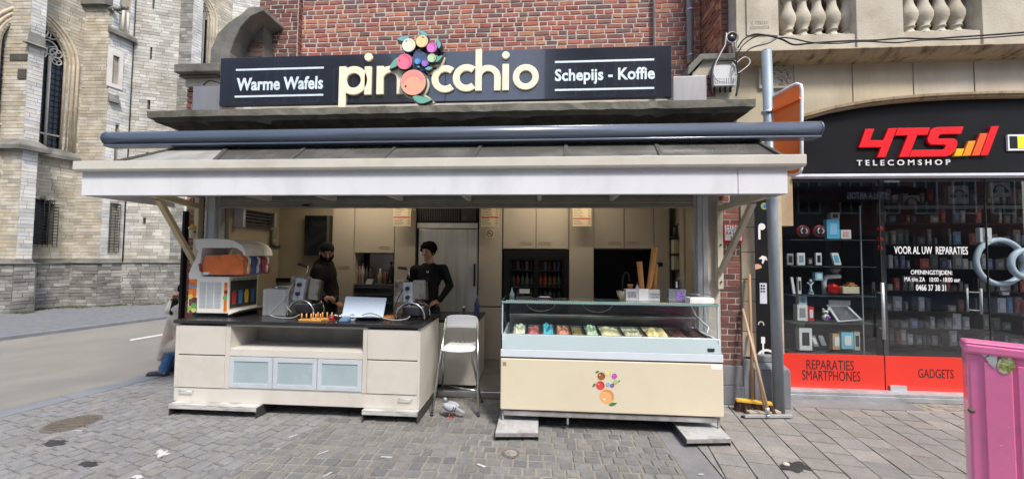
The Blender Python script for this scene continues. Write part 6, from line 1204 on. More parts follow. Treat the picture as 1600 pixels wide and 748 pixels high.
# ramps of sheet steel under the case
def ramp(pts_top, label):
    t = thing('steel_ramp', label, 'platform', (pts_top[0][0], pts_top[0][1], 0), 'grey steel step plates before the ice cream case'); z = .075
    tp = [(x, y, z) for x, y in pts_top]; m = MB(); m.hexa([(x, y, z - .008) for x, y in pts_top] + tp); m.build('plate', M('worn_plate', (.46, .46, .46), .55, metal=.1, var=.12, scale=7, dirt=(.17, .13, .11), dscale=8, damt=.5) if 'worn_plate' not in MATS else MATS['worn_plate'], t, bev=.002)
    a, b, c, d = [Vector(p) for p in tp]; m = MB()
    m.bar(a - Vector((0, .002, .022)), b - Vector((0, .002, .022)), .006, .028); m.build('front_lip', stl, t)
    for p, q in ((a, d), (b, c)): m = MB(); m.bar(p - Vector((0, -.01, .041)), q - Vector((0, 0, .041)), .006, .064); m.build('side_plate', dsm, t)
zr_ = .075
ramp([G(774, 675, zr_), G(841, 675, zr_), (G(841, 675, zr_)[0], 3.95), (G(774, 675, zr_)[0] + .0, 3.95)], 'grey steel step plate under the left end of the ice cream case')
ramp([G(1073, 685, zr_), G(1142, 684, zr_), (G(1125, 664, zr_)[0] - .0, 3.95), (G(1052, 660, zr_)[0], 3.95)], 'grey step plate with chipped front edge under the right end of the ice cream case')

# ---- things on the case
zt2 = zt1 + .0095
def onz(px_, Y): return PX(px_, Y, 460)
Yn = 3.86
x0_, x1_ = onz(978, Yn), onz(1031, Yn); np_ = thing('napkin_stand', 'wide pale napkin stand with printed leaves on the case top', 'napkin holder', ((x0_ + x1_) / 2, Yn, zt2)); hN = .11
part('holder', M('print_white', (.55, .56, .58), .4, var=.2, scale=25), np_, (x0_, x1_, Yn, Yn + .1, zt2, zt2 + hN), bev=.003); part('card', wpr, np_, (x0_ + .125, x0_ + .215, Yn - .004, Yn - .0005, zt2 + .002, zt2 + hN + .008)); part('printed_leaf', M('print_grey', (.3, .3, .32), .5, var=.5, scale=60), np_, (x0_ + .02, x0_ + .1, Yn - .002, Yn - .0003, zt2 + .03, zt2 + .09), (x0_ + .235, x0_ + .325, Yn - .002, Yn - .0003, zt2 + .055, zt2 + .075), (x0_ + .235, x0_ + .325, Yn - .002, Yn - .0003, zt2 + .03, zt2 + .045))
conem = M('wafer', (.62, .3, .09), .75, var=.15, scale=30, bump=.4, bscale=50)
def cones(ax, ay, bx2, by2, n, label, r0_, r1_, Y=3.93, first=True):
    p = P(ax, ay, Y); q = P(bx2, by2, Y); t = thing('cone_stack', label, 'ice cream cones', (p[0], Y, p[1]), 'stacks of wafer cones on the ice cream case'); a = Vector((p[0], Y, p[1])); b = Vector((q[0], Y, q[1])); d = (b - a) / n
    for i in range(n):
        s0 = a + d * i; m = MB(); m.cyl(s0, s0 + d * 1.05, r0_ + (r1_ - r0_) * i / n * .6, r0_ + (r1_ - r0_) * i / n * .6 + .006, n=14); m.build('cone', conem, t, recalc=False)
cones(1003.5, 456, 999, 409, 9, 'short slightly leaning stack of wafer cones on the left', .020, .028); cones(1013, 456, 1023, 387, 14, 'tallest leaning stack of wafer cones', .020, .031, 3.93); cones(1022, 456, 1024, 413, 9, 'stack of wafer cones at the right behind the tallest one', .018, .024, 4.02)
c = P(996, 452, 3.95); t = thing('sauce_bottle', 'small white bottle with red cap beside the cones', 'bottle', (c[0], 3.95, zt2)); m = MB(); m.lathe([(.02, 0), (.022, .08), (.02, .12), (.01, .14), (.01, .15)], c[0], 3.95, zt2, 12); m.build('body', wpr, t); m = MB(); m.lathe([(.012, 0), (.006, .025)], c[0], 3.95, zt2 + .151, 10); m.build('cap', MATS['speaker_red'], t)
c = P(974, 462, 3.95); t = thing('wicker_bowl', 'pale wicker bowl on the case top beside the napkin stand', 'bowl', (c[0], 3.95, zt2)); m = MB(); m.lathe([(.03, 0), (.055, .03), (.07, .085), (.062, .085), (.045, .03), (.0, .02)], c[0], 3.95, zt2, 18); m.build('basket', M('wicker', (.5, .42, .32), .8, var=.25, scale=60, bump=.6), t)
t = thing('table_lamp', 'thin curved black lamp arm with a small cream shade over the bowl', 'lamp', (c[0] - .02, 4.0, zt2)); m = MB(); pts = [P(a, b, 4.0) for a, b in ((972.5, 466), (972.5, 440), (974, 430), (978, 424.5), (982, 428), (984, 440))]; m.tube([(a, 4.0, max(b, zt2)) for a, b in pts], .007, 7); m.cyl((pts[0][0], 4.0, zt2), (pts[0][0], 4.0, zt2 + .008), .035); m.build('arm', MATS['black_card'], t); q = P(985, 448, 4.0); m = MB(); m.lathe([(.012, -.035), (.032, .02), (.028, .028)], q[0], 4.0, q[1], 12); m.build('shade', conem, t)
x0_, x1_ = onz(1044, 3.9), onz(1071, 3.9); t = thing('picture_box', 'grey box with a violet flower picture near the right end of the case top', 'box', ((x0_ + x1_) / 2, 3.9, zt2)); part('box', gy, t, (x0_, x1_, 3.88, 3.98, zt2, zt2 + .115), bev=.003); part('violet_picture', M('violet_print', (.35, .22, .6), .4, var=.7, scale=50), t, (x0_ + .07, x1_ - .02, 3.876, 3.8795, zt2 + .012, zt2 + .1))
c = (x1_ - .06); t = thing('creamer', 'small black and white jug on the grey picture box', 'jug', (c, 3.93, zt2 + .116)); m = MB(); m.lathe([(.03, 0), (.034, .04), (.026, .08), (.028, .09)], c, 3.93, zt2 + .116, 14); m.build('body', MATS['black_card'], t); m = MB(); m.box(c - .03, c - .016, 3.898, 3.905, zt2 + .13, zt2 + .19); m.build('white_mark', wpr, t)
x0_, x1_ = onz(1073, 3.8), onz(1110, 3.8); t = thing('white_tray', 'low white tray with wire rim at the right end of the case top', 'tray', ((x0_ + x1_) / 2, 3.8, zt2)); part('tray', wpr, t, (x0_, x1_ - .0, 3.72, 3.84, zt2, zt2 + .05), bev=.004); m = MB(); m.tube([(x0_ + .01, 3.73, zt2 + .052), (x0_ + .01, 3.73, zt2 + .08), (x1_ - .02, 3.73, zt2 + .08), (x1_ - .02, 3.83, zt2 + .08), (x0_ + .01, 3.83, zt2 + .08), (x0_ + .01, 3.73, zt2 + .08)], .003, 5); m.build('wire_rim', ins, t)
for a, b, lab in ((806, 831, 'left small black tray on the glass of the case top'), (840, 862, 'right small black tray with a white card on the glass of the case top')):
    x0_, x1_ = onz(a, 3.95), onz(b, 3.95); t = thing('black_tray', lab, 'tray', ((x0_ + x1_) / 2, 3.95, zt2), 'black trays on the case top'); part('tray', MATS['black_card'], t, (x0_, x1_, 3.9, 4.0, zt2, zt2 + .015), bev=.003)
    if a > 835: part('card', wpr, t, (x0_ + .02, x1_ - .02, 3.91, 3.97, zt2 + .0155, zt2 + .018))
c = onz(800, 4.0); t = thing('sauce_bottle', 'small clear bottle at the left end of the case top', 'bottle', (c, 4.0, zt2)); m = MB(); m.lathe([(.025, 0), (.027, .03), (.012, .06), (.006, .1)], c, 4.0, zt2, 12); m.build('body', M('clear_plastic', (.3, .36, .36), .2), t)

# ================================================================ BAR STOOL
bs = thing('bar_stool', 'folding bar stool with white plastic back and seat on steel legs', 'stool', (-.9, 4.15, 0)); cr = M('chrome', (.62, .63, .65), .22, metal=1, var=.03); wpls = M('white_plastic', (.82, .83, .84), .35, var=.03)
K = lambda a, b, Y: (P(a, b, Y)[0], Y, P(a, b, Y)[1])
fl = (*G(674.5, 649), 0); frr = (*G(747.5, 650), 0)
bl_ = K(697.5, 498, 4.12); br__ = K(746, 498, 4.12)
for a, b in ((bl_, fl), (br__, frr)): m = MB(); m.tube([a, b], .0125, 10); m.build('long_leg', cr, bs); m = MB(); m.cyl((b[0], b[1], 0), (b[0], b[1], .025), .016); m.build('rubber_foot', MATS['black_card'], bs)
sl_ = K(692, 548, 3.98); sr_ = K(734, 547, 3.98); rl_ = (*G(690.5, 616), 0); rr_ = (*G(753, 628), 0)
for a, b, c_ in ((sl_, rl_, 1), (sr_, rr_, -1)): m = MB(); m.tube([(a[0] - .03 * c_, 4.25, a[2] - .0), (a[0], a[1], a[2] - .005), (a[0] + .004, a[1] + .02, a[2] - .04), b], .0115, 10); m.build('short_leg', cr, bs); m = MB(); m.cyl((b[0], b[1], 0), (b[0], b[1], .02), .015); m.build('rubber_foot', MATS['black_card'], bs)
m = MB(); m.tube([(rl_[0] + .02, rl_[1] - .06, .13), (rr_[0] - .02, rr_[1] - .03, .13)], .009, 8); m.build('stretcher', cr, bs)
def slab(m, fn, nu, nv, th):
    v = [fn(i / nu, j / nv, 0) for j in range(nv + 1) for i in range(nu + 1)] + [fn(i / nu, j / nv, th) for j in range(nv + 1) for i in range(nu + 1)]; N_ = (nu + 1) * (nv + 1); f = []
    for j in range(nv):
        for i in range(nu): a = j * (nu + 1) + i; f += [(a, a + 1, a + nu + 2, a + nu + 1), (N_ + a + nu + 1, N_ + a + nu + 2, N_ + a + 1, N_ + a)]
    rim_ = list(range(nu + 1)) + [(nu + 1) * (j + 1) + nu for j in range(nv)] + [N_ - 2 - i for i in range(nu)] + [(nu + 1) * (nv - 1 - j) for j in range(nv - 1)]
    f += [(rim_[i], rim_[(i + 1) % len(rim_)], N_ + rim_[(i + 1) % len(rim_)], N_ + rim_[i]) for i in range(len(rim_))]; m.add(v, f, True)
bx0, bx1 = K(696, 500, 4.1)[0], K(747, 500, 4.1)[0]; zb0_, zb1_ = K(720, 513, 4.1)[2], K(720, 491, 4.1)[2]
def backf(u, v, t):
    rr = min(1, v * 3); sq_ = 1 - .10 * max(0, (v - .6) / .4) ** 2 * 1.0; xm = (bx0 + bx1) / 2; hw = (bx1 - bx0) / 2 * sq_; uu = 2 * u - 1; zc_ = zb0_ + (zb1_ - zb0_) * v - .02 * abs(uu) ** 3 * v + (.012 * (1 - uu * uu)) * (1 - v)
    return (xm + uu * hw, 4.095 + .02 * uu * uu + t * .012 - .02 * v, zc_)
m = MB(); slab(m, backf, 12, 6, 1); o = m.build('backrest', wpls, bs, bev=0)
sx0, sx1 = K(687, 548, 3.95)[0], K(742, 545, 3.95)[0]; zs_ = K(714, 549, 3.93)[2]
def seatf(u, v, t):
    uu = 2 * u - 1; hw = (sx1 - sx0) / 2 * (1 - .28 * v ** 1.5) * (1 - .06 * (1 - v) ** 4); return ((sx0 + sx1) / 2 + uu * hw + .0, 3.93 + .36 * v + .02 * uu * uu * (1 - v), zs_ + .018 * t + .012 * v - .012 * (1 - uu * uu) * (1 - v * .5))
m = MB(); slab(m, seatf, 12, 8, 1); m.build('seat', wpls, bs)
m = MB(); [m.cyl(((sx0 + sx1) / 2 + k_ * .05, 4.24, zs_ + .028), ((sx0 + sx1) / 2 + k_ * .05, 4.24, zs_ + .034), .007, n=8) for k_ in (-1.5, -.5, .5, 1.5)]; m.build('screw', ins, bs)

# ================================================================ PIGEON
def remesh(o, vs_=.008, sm=2):
    r = o.modifiers.new('remesh', 'REMESH'); r.mode = 'VOXEL'; r.voxel_size = vs_; r.use_smooth_shade = True
    s_ = o.modifiers.new('smooth', 'SMOOTH'); s_.factor = .5; s_.iterations = sm
def caps(m, a, b, ra, rb, n=12):
    m.cyl(a, b, ra, rb, n); m.ell(a, (ra, ra, ra), n, 8); m.ell(b, (rb, rb, rb), n, 8)
pgx, pgy = G(704, 652); m = MB(); pg = M('pigeon_grey', (.3, .32, .37), .7, var=.2, scale=25)
m.ell((pgx + .0, pgy, .105), (.085, .045, .045), 16, 10, lambda p: Vector((p.x, p.y * (1 - .2 * p.x), p.z - .25 * p.x))); caps(m, (pgx - .06, pgy, .125), (pgx - .055, pgy, .165), .028, .02); m.ell((pgx - .058, pgy, .178), (.022, .018, .02), 12, 8); m.cyl((pgx - .078, pgy, .175), (pgx - .1, pgy, .168), .006, .001, 8)
m.hexa([(pgx + .05, pgy - .02, .075), (pgx + .14, pgy - .018, .05), (pgx + .14, pgy + .018, .05), (pgx + .05, pgy + .02, .075), (pgx + .05, pgy - .02, .105), (pgx + .14, pgy - .018, .062), (pgx + .14, pgy + .018, .062), (pgx + .05, pgy + .02, .105)])
pb_ = m.build('pigeon', pg, None, label='grey pigeon with black wing bars walking under the white bar stool', cat='pigeon'); remesh(pb_, .004, 2)
for s_ in (-1, 1):
    m = MB(); m.ell((pgx + .012, pgy + s_ * .036, .112), (.072, .014, .034), 14, 8, lambda p: Vector((p.x, p.y, p.z - .3 * p.x))); m.build('wing', M('wing_pale', (.42, .43, .48), .7, var=.12, scale=30) if 'wing_pale' not in MATS else MATS['wing_pale'], pb_)
    m = MB()
    for k_ in (0, 1): a = pgx + .02 + k_ * .022; m.hexa([(a, pgy + s_ * .042, .082), (a + .009, pgy + s_ * .042, .08), (a + .009, pgy + s_ * .054, .08), (a, pgy + s_ * .054, .082), (a + .018, pgy + s_ * .042, .125), (a + .027, pgy + s_ * .042, .122), (a + .027, pgy + s_ * .052, .122), (a + .018, pgy + s_ * .052, .125)])
    m.build('wing_bar', MATS['black_card'], pb_); m = MB(); fx_ = pgx + s_ * .012; fy_ = pgy + s_ * .014; m.tube([(fx_, fy_, .075), (fx_ + .004, fy_, .004)], .004, 6)
    for t in (-2.6, -3.14, -3.7, 0): m.tube([(fx_ + .004, fy_, .005), (fx_ + .004 + .028 * math.cos(t), fy_ + .022 * math.sin(t), .003)], .0028, 5)
    m.build('foot', M('pigeon_pink', (.7, .16, .14), .6) if 'pigeon_pink' not in MATS else MATS['pigeon_pink'], pb_)
    m = MB(); m.ell((pgx - .066, pgy + s_ * .016, .182), (.004, .003, .004), 8, 6); m.build('eye', MATS['black_card'], pb_)
m = MB(); m.ell((pgx - .055, pgy, .165), (.026, .024, .03), 12, 8); m.build('neck_feathers', M('pigeon_neck', (.16, .2, .2), .4, metal=.4), pb_)
# ================================================================ KITCHEN CABINETS AND FRIDGES
YB = 5.3
kb = M('kitchen_beige', (.46, .405, .325), .42, var=.04, scale=1.5, dirt=(.36, .3, .21), dscale=1.3, damt=.3)
def front(a, b, y0, y1, par, mat=None, Y=YB, name='door', th=.02, bev=.002):
    q = rect(a, y0, b, y1, Y); return part(name, mat or kb, par, (q[0], q[2], Y, Y + th, q[1], q[3]), bev=bev)
def unit(name, label, cat, a, b, body=None):
    x0_, x1_ = PX(a, YB), PX(b, YB); t = thing(name, label, cat, ((x0_ + x1_) / 2, YB, .06)); return t
def handle(a, b, y_, par, Y=YB):
    q = rect(a, y_ - 2, b, y_ + 2, Y); e = .006; part('handle', M('handle_frame', (.42, .36, .26), .35, metal=.3) if 'handle_frame' not in MATS else MATS['handle_frame'], par, (q[0], q[2], Y - .006, Y - .0005, q[3] - e, q[3]), (q[0], q[2], Y - .006, Y - .0005, q[1], q[1] + e), (q[0], q[0] + e, Y - .006, Y - .0005, q[1] + e, q[3] - e), (q[2] - e, q[2], Y - .006, Y - .0005, q[1] + e, q[3] - e))
dark = M('niche_dark', (.03, .027, .022), .7); black = MATS['black_paint']
YTOP = 2.6
def tall(t, a, b): q = rect(a, 320, b, 330, YB); part('side_panel', kb, t, (q[0], q[2], YB + .0, 5.88, .1, YTOP)); 
t = unit('wall_cabinet', 'tall beige cabinet door beside the niche, behind the man in the cap', 'cabinet', 521, 553); q = rect(551, 320, 553, 600, YB); part('side_panel', kb, t, (q[0] - .2, q[2] - .004, YB + .02, 5.88, .1, YTOP)); part('door', kb, t, (PX(524, YB) - .05, PX(552, YB), YB, YB + .018, .12, YTOP), bev=.002); handle(528, 546, 417, t)
t = unit('wall_cabinet', 'beige upper cabinet with one handle over the bottle niche', 'cabinet', 554, 615); xs0, xs1 = PX(554, YB), PX(615.5, YB); z1n = PZ(395, YB, 585); z0n = PZ(444, YB, 585)
part('body', kb, t, (xs0, xs1, YB + .02, 5.88, z1n + .004, YTOP)); part('door', kb, t, (xs0 + .003, xs1 - .003, YB, YB + .018, z1n + .002, YTOP), bev=.002); handle(593, 608, 386.5, t)
part('niche_back', dark, t, (xs0, xs1, 5.6, 5.62, z0n, z1n)); part('niche_board', ins, t, (xs0, xs1, YB, 5.6, z0n - .015, z0n))
pf = M('perforated', (.4, .4, .38), .3, metal=.6); nt_ = pf.node_tree; vo = nt_.nodes.new('ShaderNodeTexVoronoi'); vo.inputs['Scale'].default_value = 55; vo.inputs['Randomness'].default_value = 0; tc_ = nt_.nodes.new('ShaderNodeTexCoord'); nt_.links.new(tc_.outputs['Object'], vo.inputs[0]); mr = nt_.nodes.new('ShaderNodeMapRange'); mr.inputs[1].default_value = .3; mr.inputs[2].default_value = .4; mr.inputs[3].default_value = .04; mr.inputs[4].default_value = .8; nt_.links.new(vo.outputs['Distance'], mr.inputs[0]); nt_.links.new(mr.outputs[0], nt_.nodes['Principled BSDF'].inputs['Base Color'])
part('perforated_sheet', pf, t, (PX(578, 5.58), PX(615, 5.58), 5.58, 5.595, z0n + .01, z1n - .01))
t2 = unit('oven_unit', 'dark steel drawer unit below the bottle niche', 'cabinet', 554, 615); dsl = M('blackish_steel', (.1, .11, .125), .3, metal=.7)
part('body', dsl, t2, (xs0, xs1, YB + .02, 5.88, .1, z0n - .017)); ztmp = z0n - .02
for h_ in (.10, .12, .25): part('drawer', dsl, t2, (xs0 + .004, xs1 - .004, YB - .006, YB + .018, ztmp - h_ + .008, ztmp), bev=.004); part('rail', ins, t2, (xs0 + .02, xs1 - .02, YB - .03, YB - .012, ztmp - .03, ztmp - .018)); ztmp -= h_
# bottles in the niche
def bottle(name, px_, w_, y_top, col, label, Y=5.42, zb_=None, par_group='bottles and jars in the kitchen niche', mat=None):
    x = PX(px_, Y, 430); r = w_ / 2 * Y / FPX; zb_ = z0n if zb_ is None else zb_; h = P(px_, y_top, Y)[1] - zb_; t = thing(name, label, 'bottle', (x, Y, zb_), par_group); m = MB(); m.lathe([(r, 0), (r, h * .6), (r * .45, h * .78), (r * .4, h * .9)], x, Y, zb_, 12); m.build('body', mat or M('bottle_c%d' % int(px_ * 10), col, .25), t); m = MB(); m.lathe([(r * .5, 0), (r * .45, h * .1)], x, Y, zb_ + h * .9 + .0005, 10); m.build('cap', MATS['black_card'] if R() < .5 else wpr, t)
for a in ((562, 6, 412, (.35, .22, .16), 'slim reddish bottle at the left of the kitchen niche'), (567, 6, 408, (.4, .38, .34), 'tall pale bottle second from the left in the niche'), (573, 6, 415, (.08, .07, .06), 'dark bottle left of the middle in the niche'), (579, 5, 416, (.1, .08, .07), 'second dark bottle beside the perforated sheet'), (594, 8, 420, (.35, .28, .18), 'tan jar right of the middle in the niche'), (602, 7, 421, (.2, .08, .06), 'brown jar near the right of the niche'), (611, 9, 409, (.02, .02, .02), 'big black bottle at the right end of the niche')): bottle('bottle', *a)
x = PX(577, 5.36, 440); t = thing('cash_tin', 'small pale open tin in the front of the niche', 'tin', (x, 5.36, z0n)); m = MB(); m.hexa([(x - .05, 5.33, z0n), (x + .05, 5.33, z0n), (x + .05, 5.38, z0n), (x - .05, 5.38, z0n), (x - .03, 5.36, z0n + .07), (x + .06, 5.36, z0n + .07), (x + .06, 5.38, z0n + .07), (x - .03, 5.38, z0n + .07)]); m.build('box', gy, t)
t = unit('column_panel', 'narrow beige panel between the niche and the steel fridge', 'panel', 616, 650); part('panel', kb, t, (PX(616, YB) + .003, PX(649, YB) - .004, YB + .002, 5.88, .1, YTOP), bev=.002)
# steel fridge
fr1 = thing('fridge', 'tall stainless steel fridge with dark vent grille on top behind the standing man', 'fridge', (PX(698, YB), YB, .06)); sst = M('brushed_steel', (.62, .63, .61), .38, metal=.3, var=.12, scale=3, stretch=(6, 1, .3), dirt=(.25, .24, .22), dscale=2, damt=.4)
q = rect(652.5, 358, 745, 600, YB); part('body', dsm, fr1, (q[0], q[2], YB + .03, 5.88, .1, 2.08)); part('door', sst, fr1, (q[0] + .012, q[2] - .012, YB - .01, YB + .028, .14, PZ(358, YB, 698)), bev=.006); part('trim', MATS['alu'], fr1, (q[0], q[0] + .01, YB - .004, YB + .029, .14, PZ(357, YB, 698)), (q[2] - .01, q[2], YB - .004, YB + .029, .14, PZ(357, YB, 698)), bev=.001)
q2 = rect(652, 348.5, 746, 356.5, YB); part('top_band', M('band_white', (.62, .62, .58), .4), fr1, (q2[0], q2[2], YB - .012, YB + .028, q2[1], q2[3]), bev=.003)
q3 = rect(652, 324, 746, 347, YB); part('vent_backing', dark, fr1, (q3[0], q3[2], YB + .02, YB + .03, q3[1], q3[3] + .4)); x_ = q3[0] + .04
while x_ < q3[0] + .6: part('vent_slat', dsm, fr1, (x_, x_ + .018, YB - .002, YB + .018, q3[1] + .02, q3[3] + .3)); x_ += .032
part('control_panel', dsm, fr1, (q3[0] + .63, q3[2] - .02, YB - .004, YB + .018, q3[1] + .02, q3[3] + .3)); q = rect(740, 412, 742.6, 447, YB - .04); part('handle', black, fr1, (q[0], q[2], YB - .045, YB - .012, q[1], q[3]), bev=.003)
t = unit('column_panel', 'beige panel with a no smoking sign between the two fridges', 'panel', 748, 783); part('panel', kb, t, (PX(748, YB), PX(784, YB), YB + .002, 5.88, PZ(478, YB, 765), YTOP), bev=.002); part('lower_panel', kb, t, (PX(748, YB), PX(784, YB), YB + .0, 5.88, .20, PZ(480, YB, 765)), bev=.002); part('plinth', kb, t, (PX(748, YB), PX(784, YB), YB + .03, 5.88, .06, .196))
for a, b, c, d, lab in ((786, 837, 838, 888, 'double beige upper cabinet over the drinks fridge'), (928, 975, 976, 1022, 'double beige upper cabinet over the black niche')):
    t = unit('wall_cabinet', lab, 'cabinet', a, d); part('body', kb, t, (PX(a - 1, YB), PX(d + 1, YB), YB + .02, 5.88, PZ(389, YB, a), YTOP)); zq2 = PZ(388, YB, (a + d) / 2)
    for l_, r_ in ((a, b), (c, d)): part('door', kb, t, (PX(l_, YB) + .003, PX(r_, YB) - .003, YB, YB + .018, zq2, YTOP), bev=.002)
    handle(b - 24, b - 6, 380, t); handle(c + 4, c + 22, 380, t)
t = unit('column_panel', 'beige panel under the right menu card, between the drinks fridge and the black niche', 'panel', 889, 927); part('panel', kb, t, (PX(889.5, YB), PX(927.5, YB), YB + .002, 5.88, .1, YTOP), bev=.002)
nb_ = unit('kitchen_niche', 'deep black niche over a worktop at the right of the kitchen', 'niche', 928, 1022); xa2, xb2 = PX(928, YB), PX(1022, YB); zw = .98
part('niche_back', black, nb_, (xa2, xb2, 5.8, 5.82, zw, PZ(389, YB, 975))); part('niche_side', black, nb_, (xa2, xa2 + .01, YB + .01, 5.8, zw, PZ(389, YB, 975)), (xb2 - .01, xb2, YB + .01, 5.8, zw, PZ(389, YB, 975))); part('top', wt, nb_, (xa2 + .011, xb2 - .011, YB - .02, 5.79, zw - .03, zw)); part('base_cabinet', kb, nb_, (xa2, xb2, YB + .01, 5.88, .1, zw - .032), bev=.002); part('niche_roof', black, nb_, (xa2, xb2, YB + .01, 5.8, PZ(389, YB, 975), PZ(389, YB, 975) + .01))
t = unit('column_panel', 'beige panel at the right of the black niche with a small dark socket', 'panel', 1023, 1045); part('panel', kb, t, (PX(1022.5, YB) + .002, PX(1046, YB), YB - .004, 5.88, .1, YTOP), bev=.002); q = rect(1027, 410, 1035, 416, YB - .006); part('socket', black, t, (q[0], q[2], YB - .012, YB - .0045, q[1], q[3]))
# book shelf niche
sf = thing('shelf_unit', 'narrow open shelves with books and bottles at the right of the kitchen', 'shelves', (PX(1058, 5.2), 5.2, .06)); xA2, xB2 = PX(1047, 5.2), PX(1069, 5.2) + .02
part('back', wp, sf, (PX(1046, YB) + .002, 1.849, 5.5, 5.52, .1, YTOP))
shz = [PZ(v, 5.25, 1058) for v in (371, 395, 421, 452)]; shz = [PZ(370.5, 5.25, 1058), PZ(396, 5.25, 1058), PZ(421, 5.25, 1058), PZ(455, 5.25, 1058)]
for z_ in shz: part('shelf', dsm, sf, (PX(1049, 5.2), PX(1068, 5.1), 5.15, 5.48, z_ - .012, z_))
part('front_post', kb, sf, (PX(1068, 5.0), PX(1080, 5.0), 5.0, 5.14, .1, YTOP), bev=.003)
bkm = M('book_cream', (.5, .45, .33), .6, var=.1, scale=9)
for zi_, n_b, hh_ in ((1, 4, .185), (2, 4, .185)):
    for i in range(n_b):
        x_ = PX(1053, 5.2) + i * .032; t = tag(part('book', bkm, None, (x_, x_ + .029, 5.2, 5.4, shz[zi_] + .001, shz[zi_] + hh_ + U(-.006, .006)), bev=.002), ('leftmost', 'second', 'third', 'rightmost')[i] + (' cream binder on the second kitchen shelf from the top', ' cream binder on the third kitchen shelf from the top')[zi_ - 1], 'binder', ('cream binders on the upper kitchen shelf', 'cream binders on the lower kitchen shelf')[zi_ - 1])
for a, r_, h_, c, lab in ((1055, .03, .16, (.06, .05, .05), 'dark canister at the left of the top kitchen shelf'), (1063, .035, .19, (.4, .4, .38), 'pale jar at the right of the top kitchen shelf')):
    x_ = PX(a, 5.25); t = thing('canister', lab, 'canister', (x_, 5.25, shz[0])); m = MB(); m.lathe([(r_, 0), (r_, h_ * .8), (r_ * .8, h_ * .85)], x_, 5.25, shz[0] + .001, 12); m.build('body', M('canister%d' % a, c, .3), t); m = MB(); m.lathe([(r_ * .9, 0), (r_ * .85, h_ * .12)], x_, 5.25, shz[0] + h_ * .86, 12); m.build('lid', black, t)
# drinks fridge
df = thing('drinks_fridge', 'black drinks fridge with two glass doors below the beige cabinets', 'fridge', (PX(837, YB), YB, .06)); xa2, xb2 = PX(787, YB), PX(888, YB); zt3 = PZ(391, YB, 837); zd3 = PZ(404, YB, 837)
part('frame', black, df, (xa2, xb2, YB + .0, YB + .05, zd3, zt3 - .004), (xa2, PX(797, YB), YB + .0, YB + .05, .15, zd3 - .001), (PX(881, YB), xb2, YB, YB + .05, .15, zd3 - .001), bev=.004)
part('body', dark, df, (xa2, xa2 + .01, YB + .051, 5.88, .15, zt3 - .004), (xb2 - .01, xb2, YB + .051, 5.88, .15, zt3 - .004), (xa2 + .01, xb2 - .01, 5.8, 5.88, .15, zt3 - .004), (xa2, xb2, YB + .051, 5.8, zt3 - .01, zt3 - .004))
for a, b in ((798, 836), (840, 880)):
    d = part('door', black, df, (PX(a, YB), PX(a, YB) + .012, YB + .004, YB + .03, .2, zd3 - .004), (PX(b, YB) - .012, PX(b, YB), YB + .004, YB + .03, .2, zd3 - .004), (PX(a, YB) + .013, PX(b, YB) - .013, YB + .004, YB + .03, zd3 - .02, zd3 - .004)); part('pane', glass('fridge_glass%d' % a, (.75, .8, .8), .02, 1.2), d, (PX(a, YB) + .013, PX(b, YB) - .013, YB + .012, YB + .016, .2, zd3 - .021))
part('mullion', black, df, (PX(836, YB) + .001, PX(840, YB) - .001, YB, YB + .04, .2, zd3 - .004)); cols = {0: [(.45, .05, .05), (.55, .3, .35), (.3, .03, .03), (.5, .5, .55)], 1: [(.15, .12, .12), (.5, .1, .05), (.1, .2, .08), (.3, .3, .32)], 2: [(.1, .11, .12), (.16, .18, .17), (.3, .32, .3)]}
shy = [PZ(v, YB + .1, 837) for v in (421.5, 447.5, 463)]
rn = ['top', 'middle', 'lowest']
for k_ in range(3):
    part('shelf', ins, df, (PX(798, YB), PX(880, YB), YB + .06, YB + .4, shy[k_] - .012, shy[k_] - .004)); x_ = PX(799, YB + .1) + .03; i = 0
    while x_ < PX(878, YB + .1):
        if not (PX(835, YB + .1) < x_ < PX(841, YB + .1)):
            h_ = (.15, .2, .10)[k_] if k_ != 0 else .125; r_ = .026; c = cols[k_][i % len(cols[k_])]
            if k_ == 0 and x_ > PX(860, YB): c = (.35, .36, .42)
            if k_ == 1 and PX(842, YB) < x_ < PX(858, YB): c = (.6, .12, .03)
            key = 'drink_%d_%d' % (k_, int(c[0] * 100 + c[1] * 10)); mt = MATS.get(key) or M(key, c, .25)
            m = MB(); m.lathe([(r_, 0), (r_, h_ * .55), (r_ * .4, h_ * .75), (r_ * .4, h_)] if k_ else [(r_ * .9, 0), (r_, .01), (r_, h_ - .01), (r_ * .85, h_)], x_, YB + .11, shy[k_] - .003, 10); m.build('drink', mt, None, label='%s %s on the %s shelf behind the %s door of the drinks fridge' % ('pale' if min(c) > .25 else 'orange' if c[1] > .1 and c[0] > .5 else 'red' if c[0] > .25 else 'green' if c[1] > c[0] + .05 else 'dark', 'can' if k_ == 0 else 'bottle', rn[k_], 'left' if x_ < PX(838, YB + .1) else 'right'), cat='drink', group='drinks on the %s fridge shelf' % rn[k_])
        x_ += .064; i += 1
part('price_card', wpr, df, (PX(812, YB), PX(828, YB), YB - .01, YB - .006, PZ(458, YB, 820), PZ(451, YB, 820)))
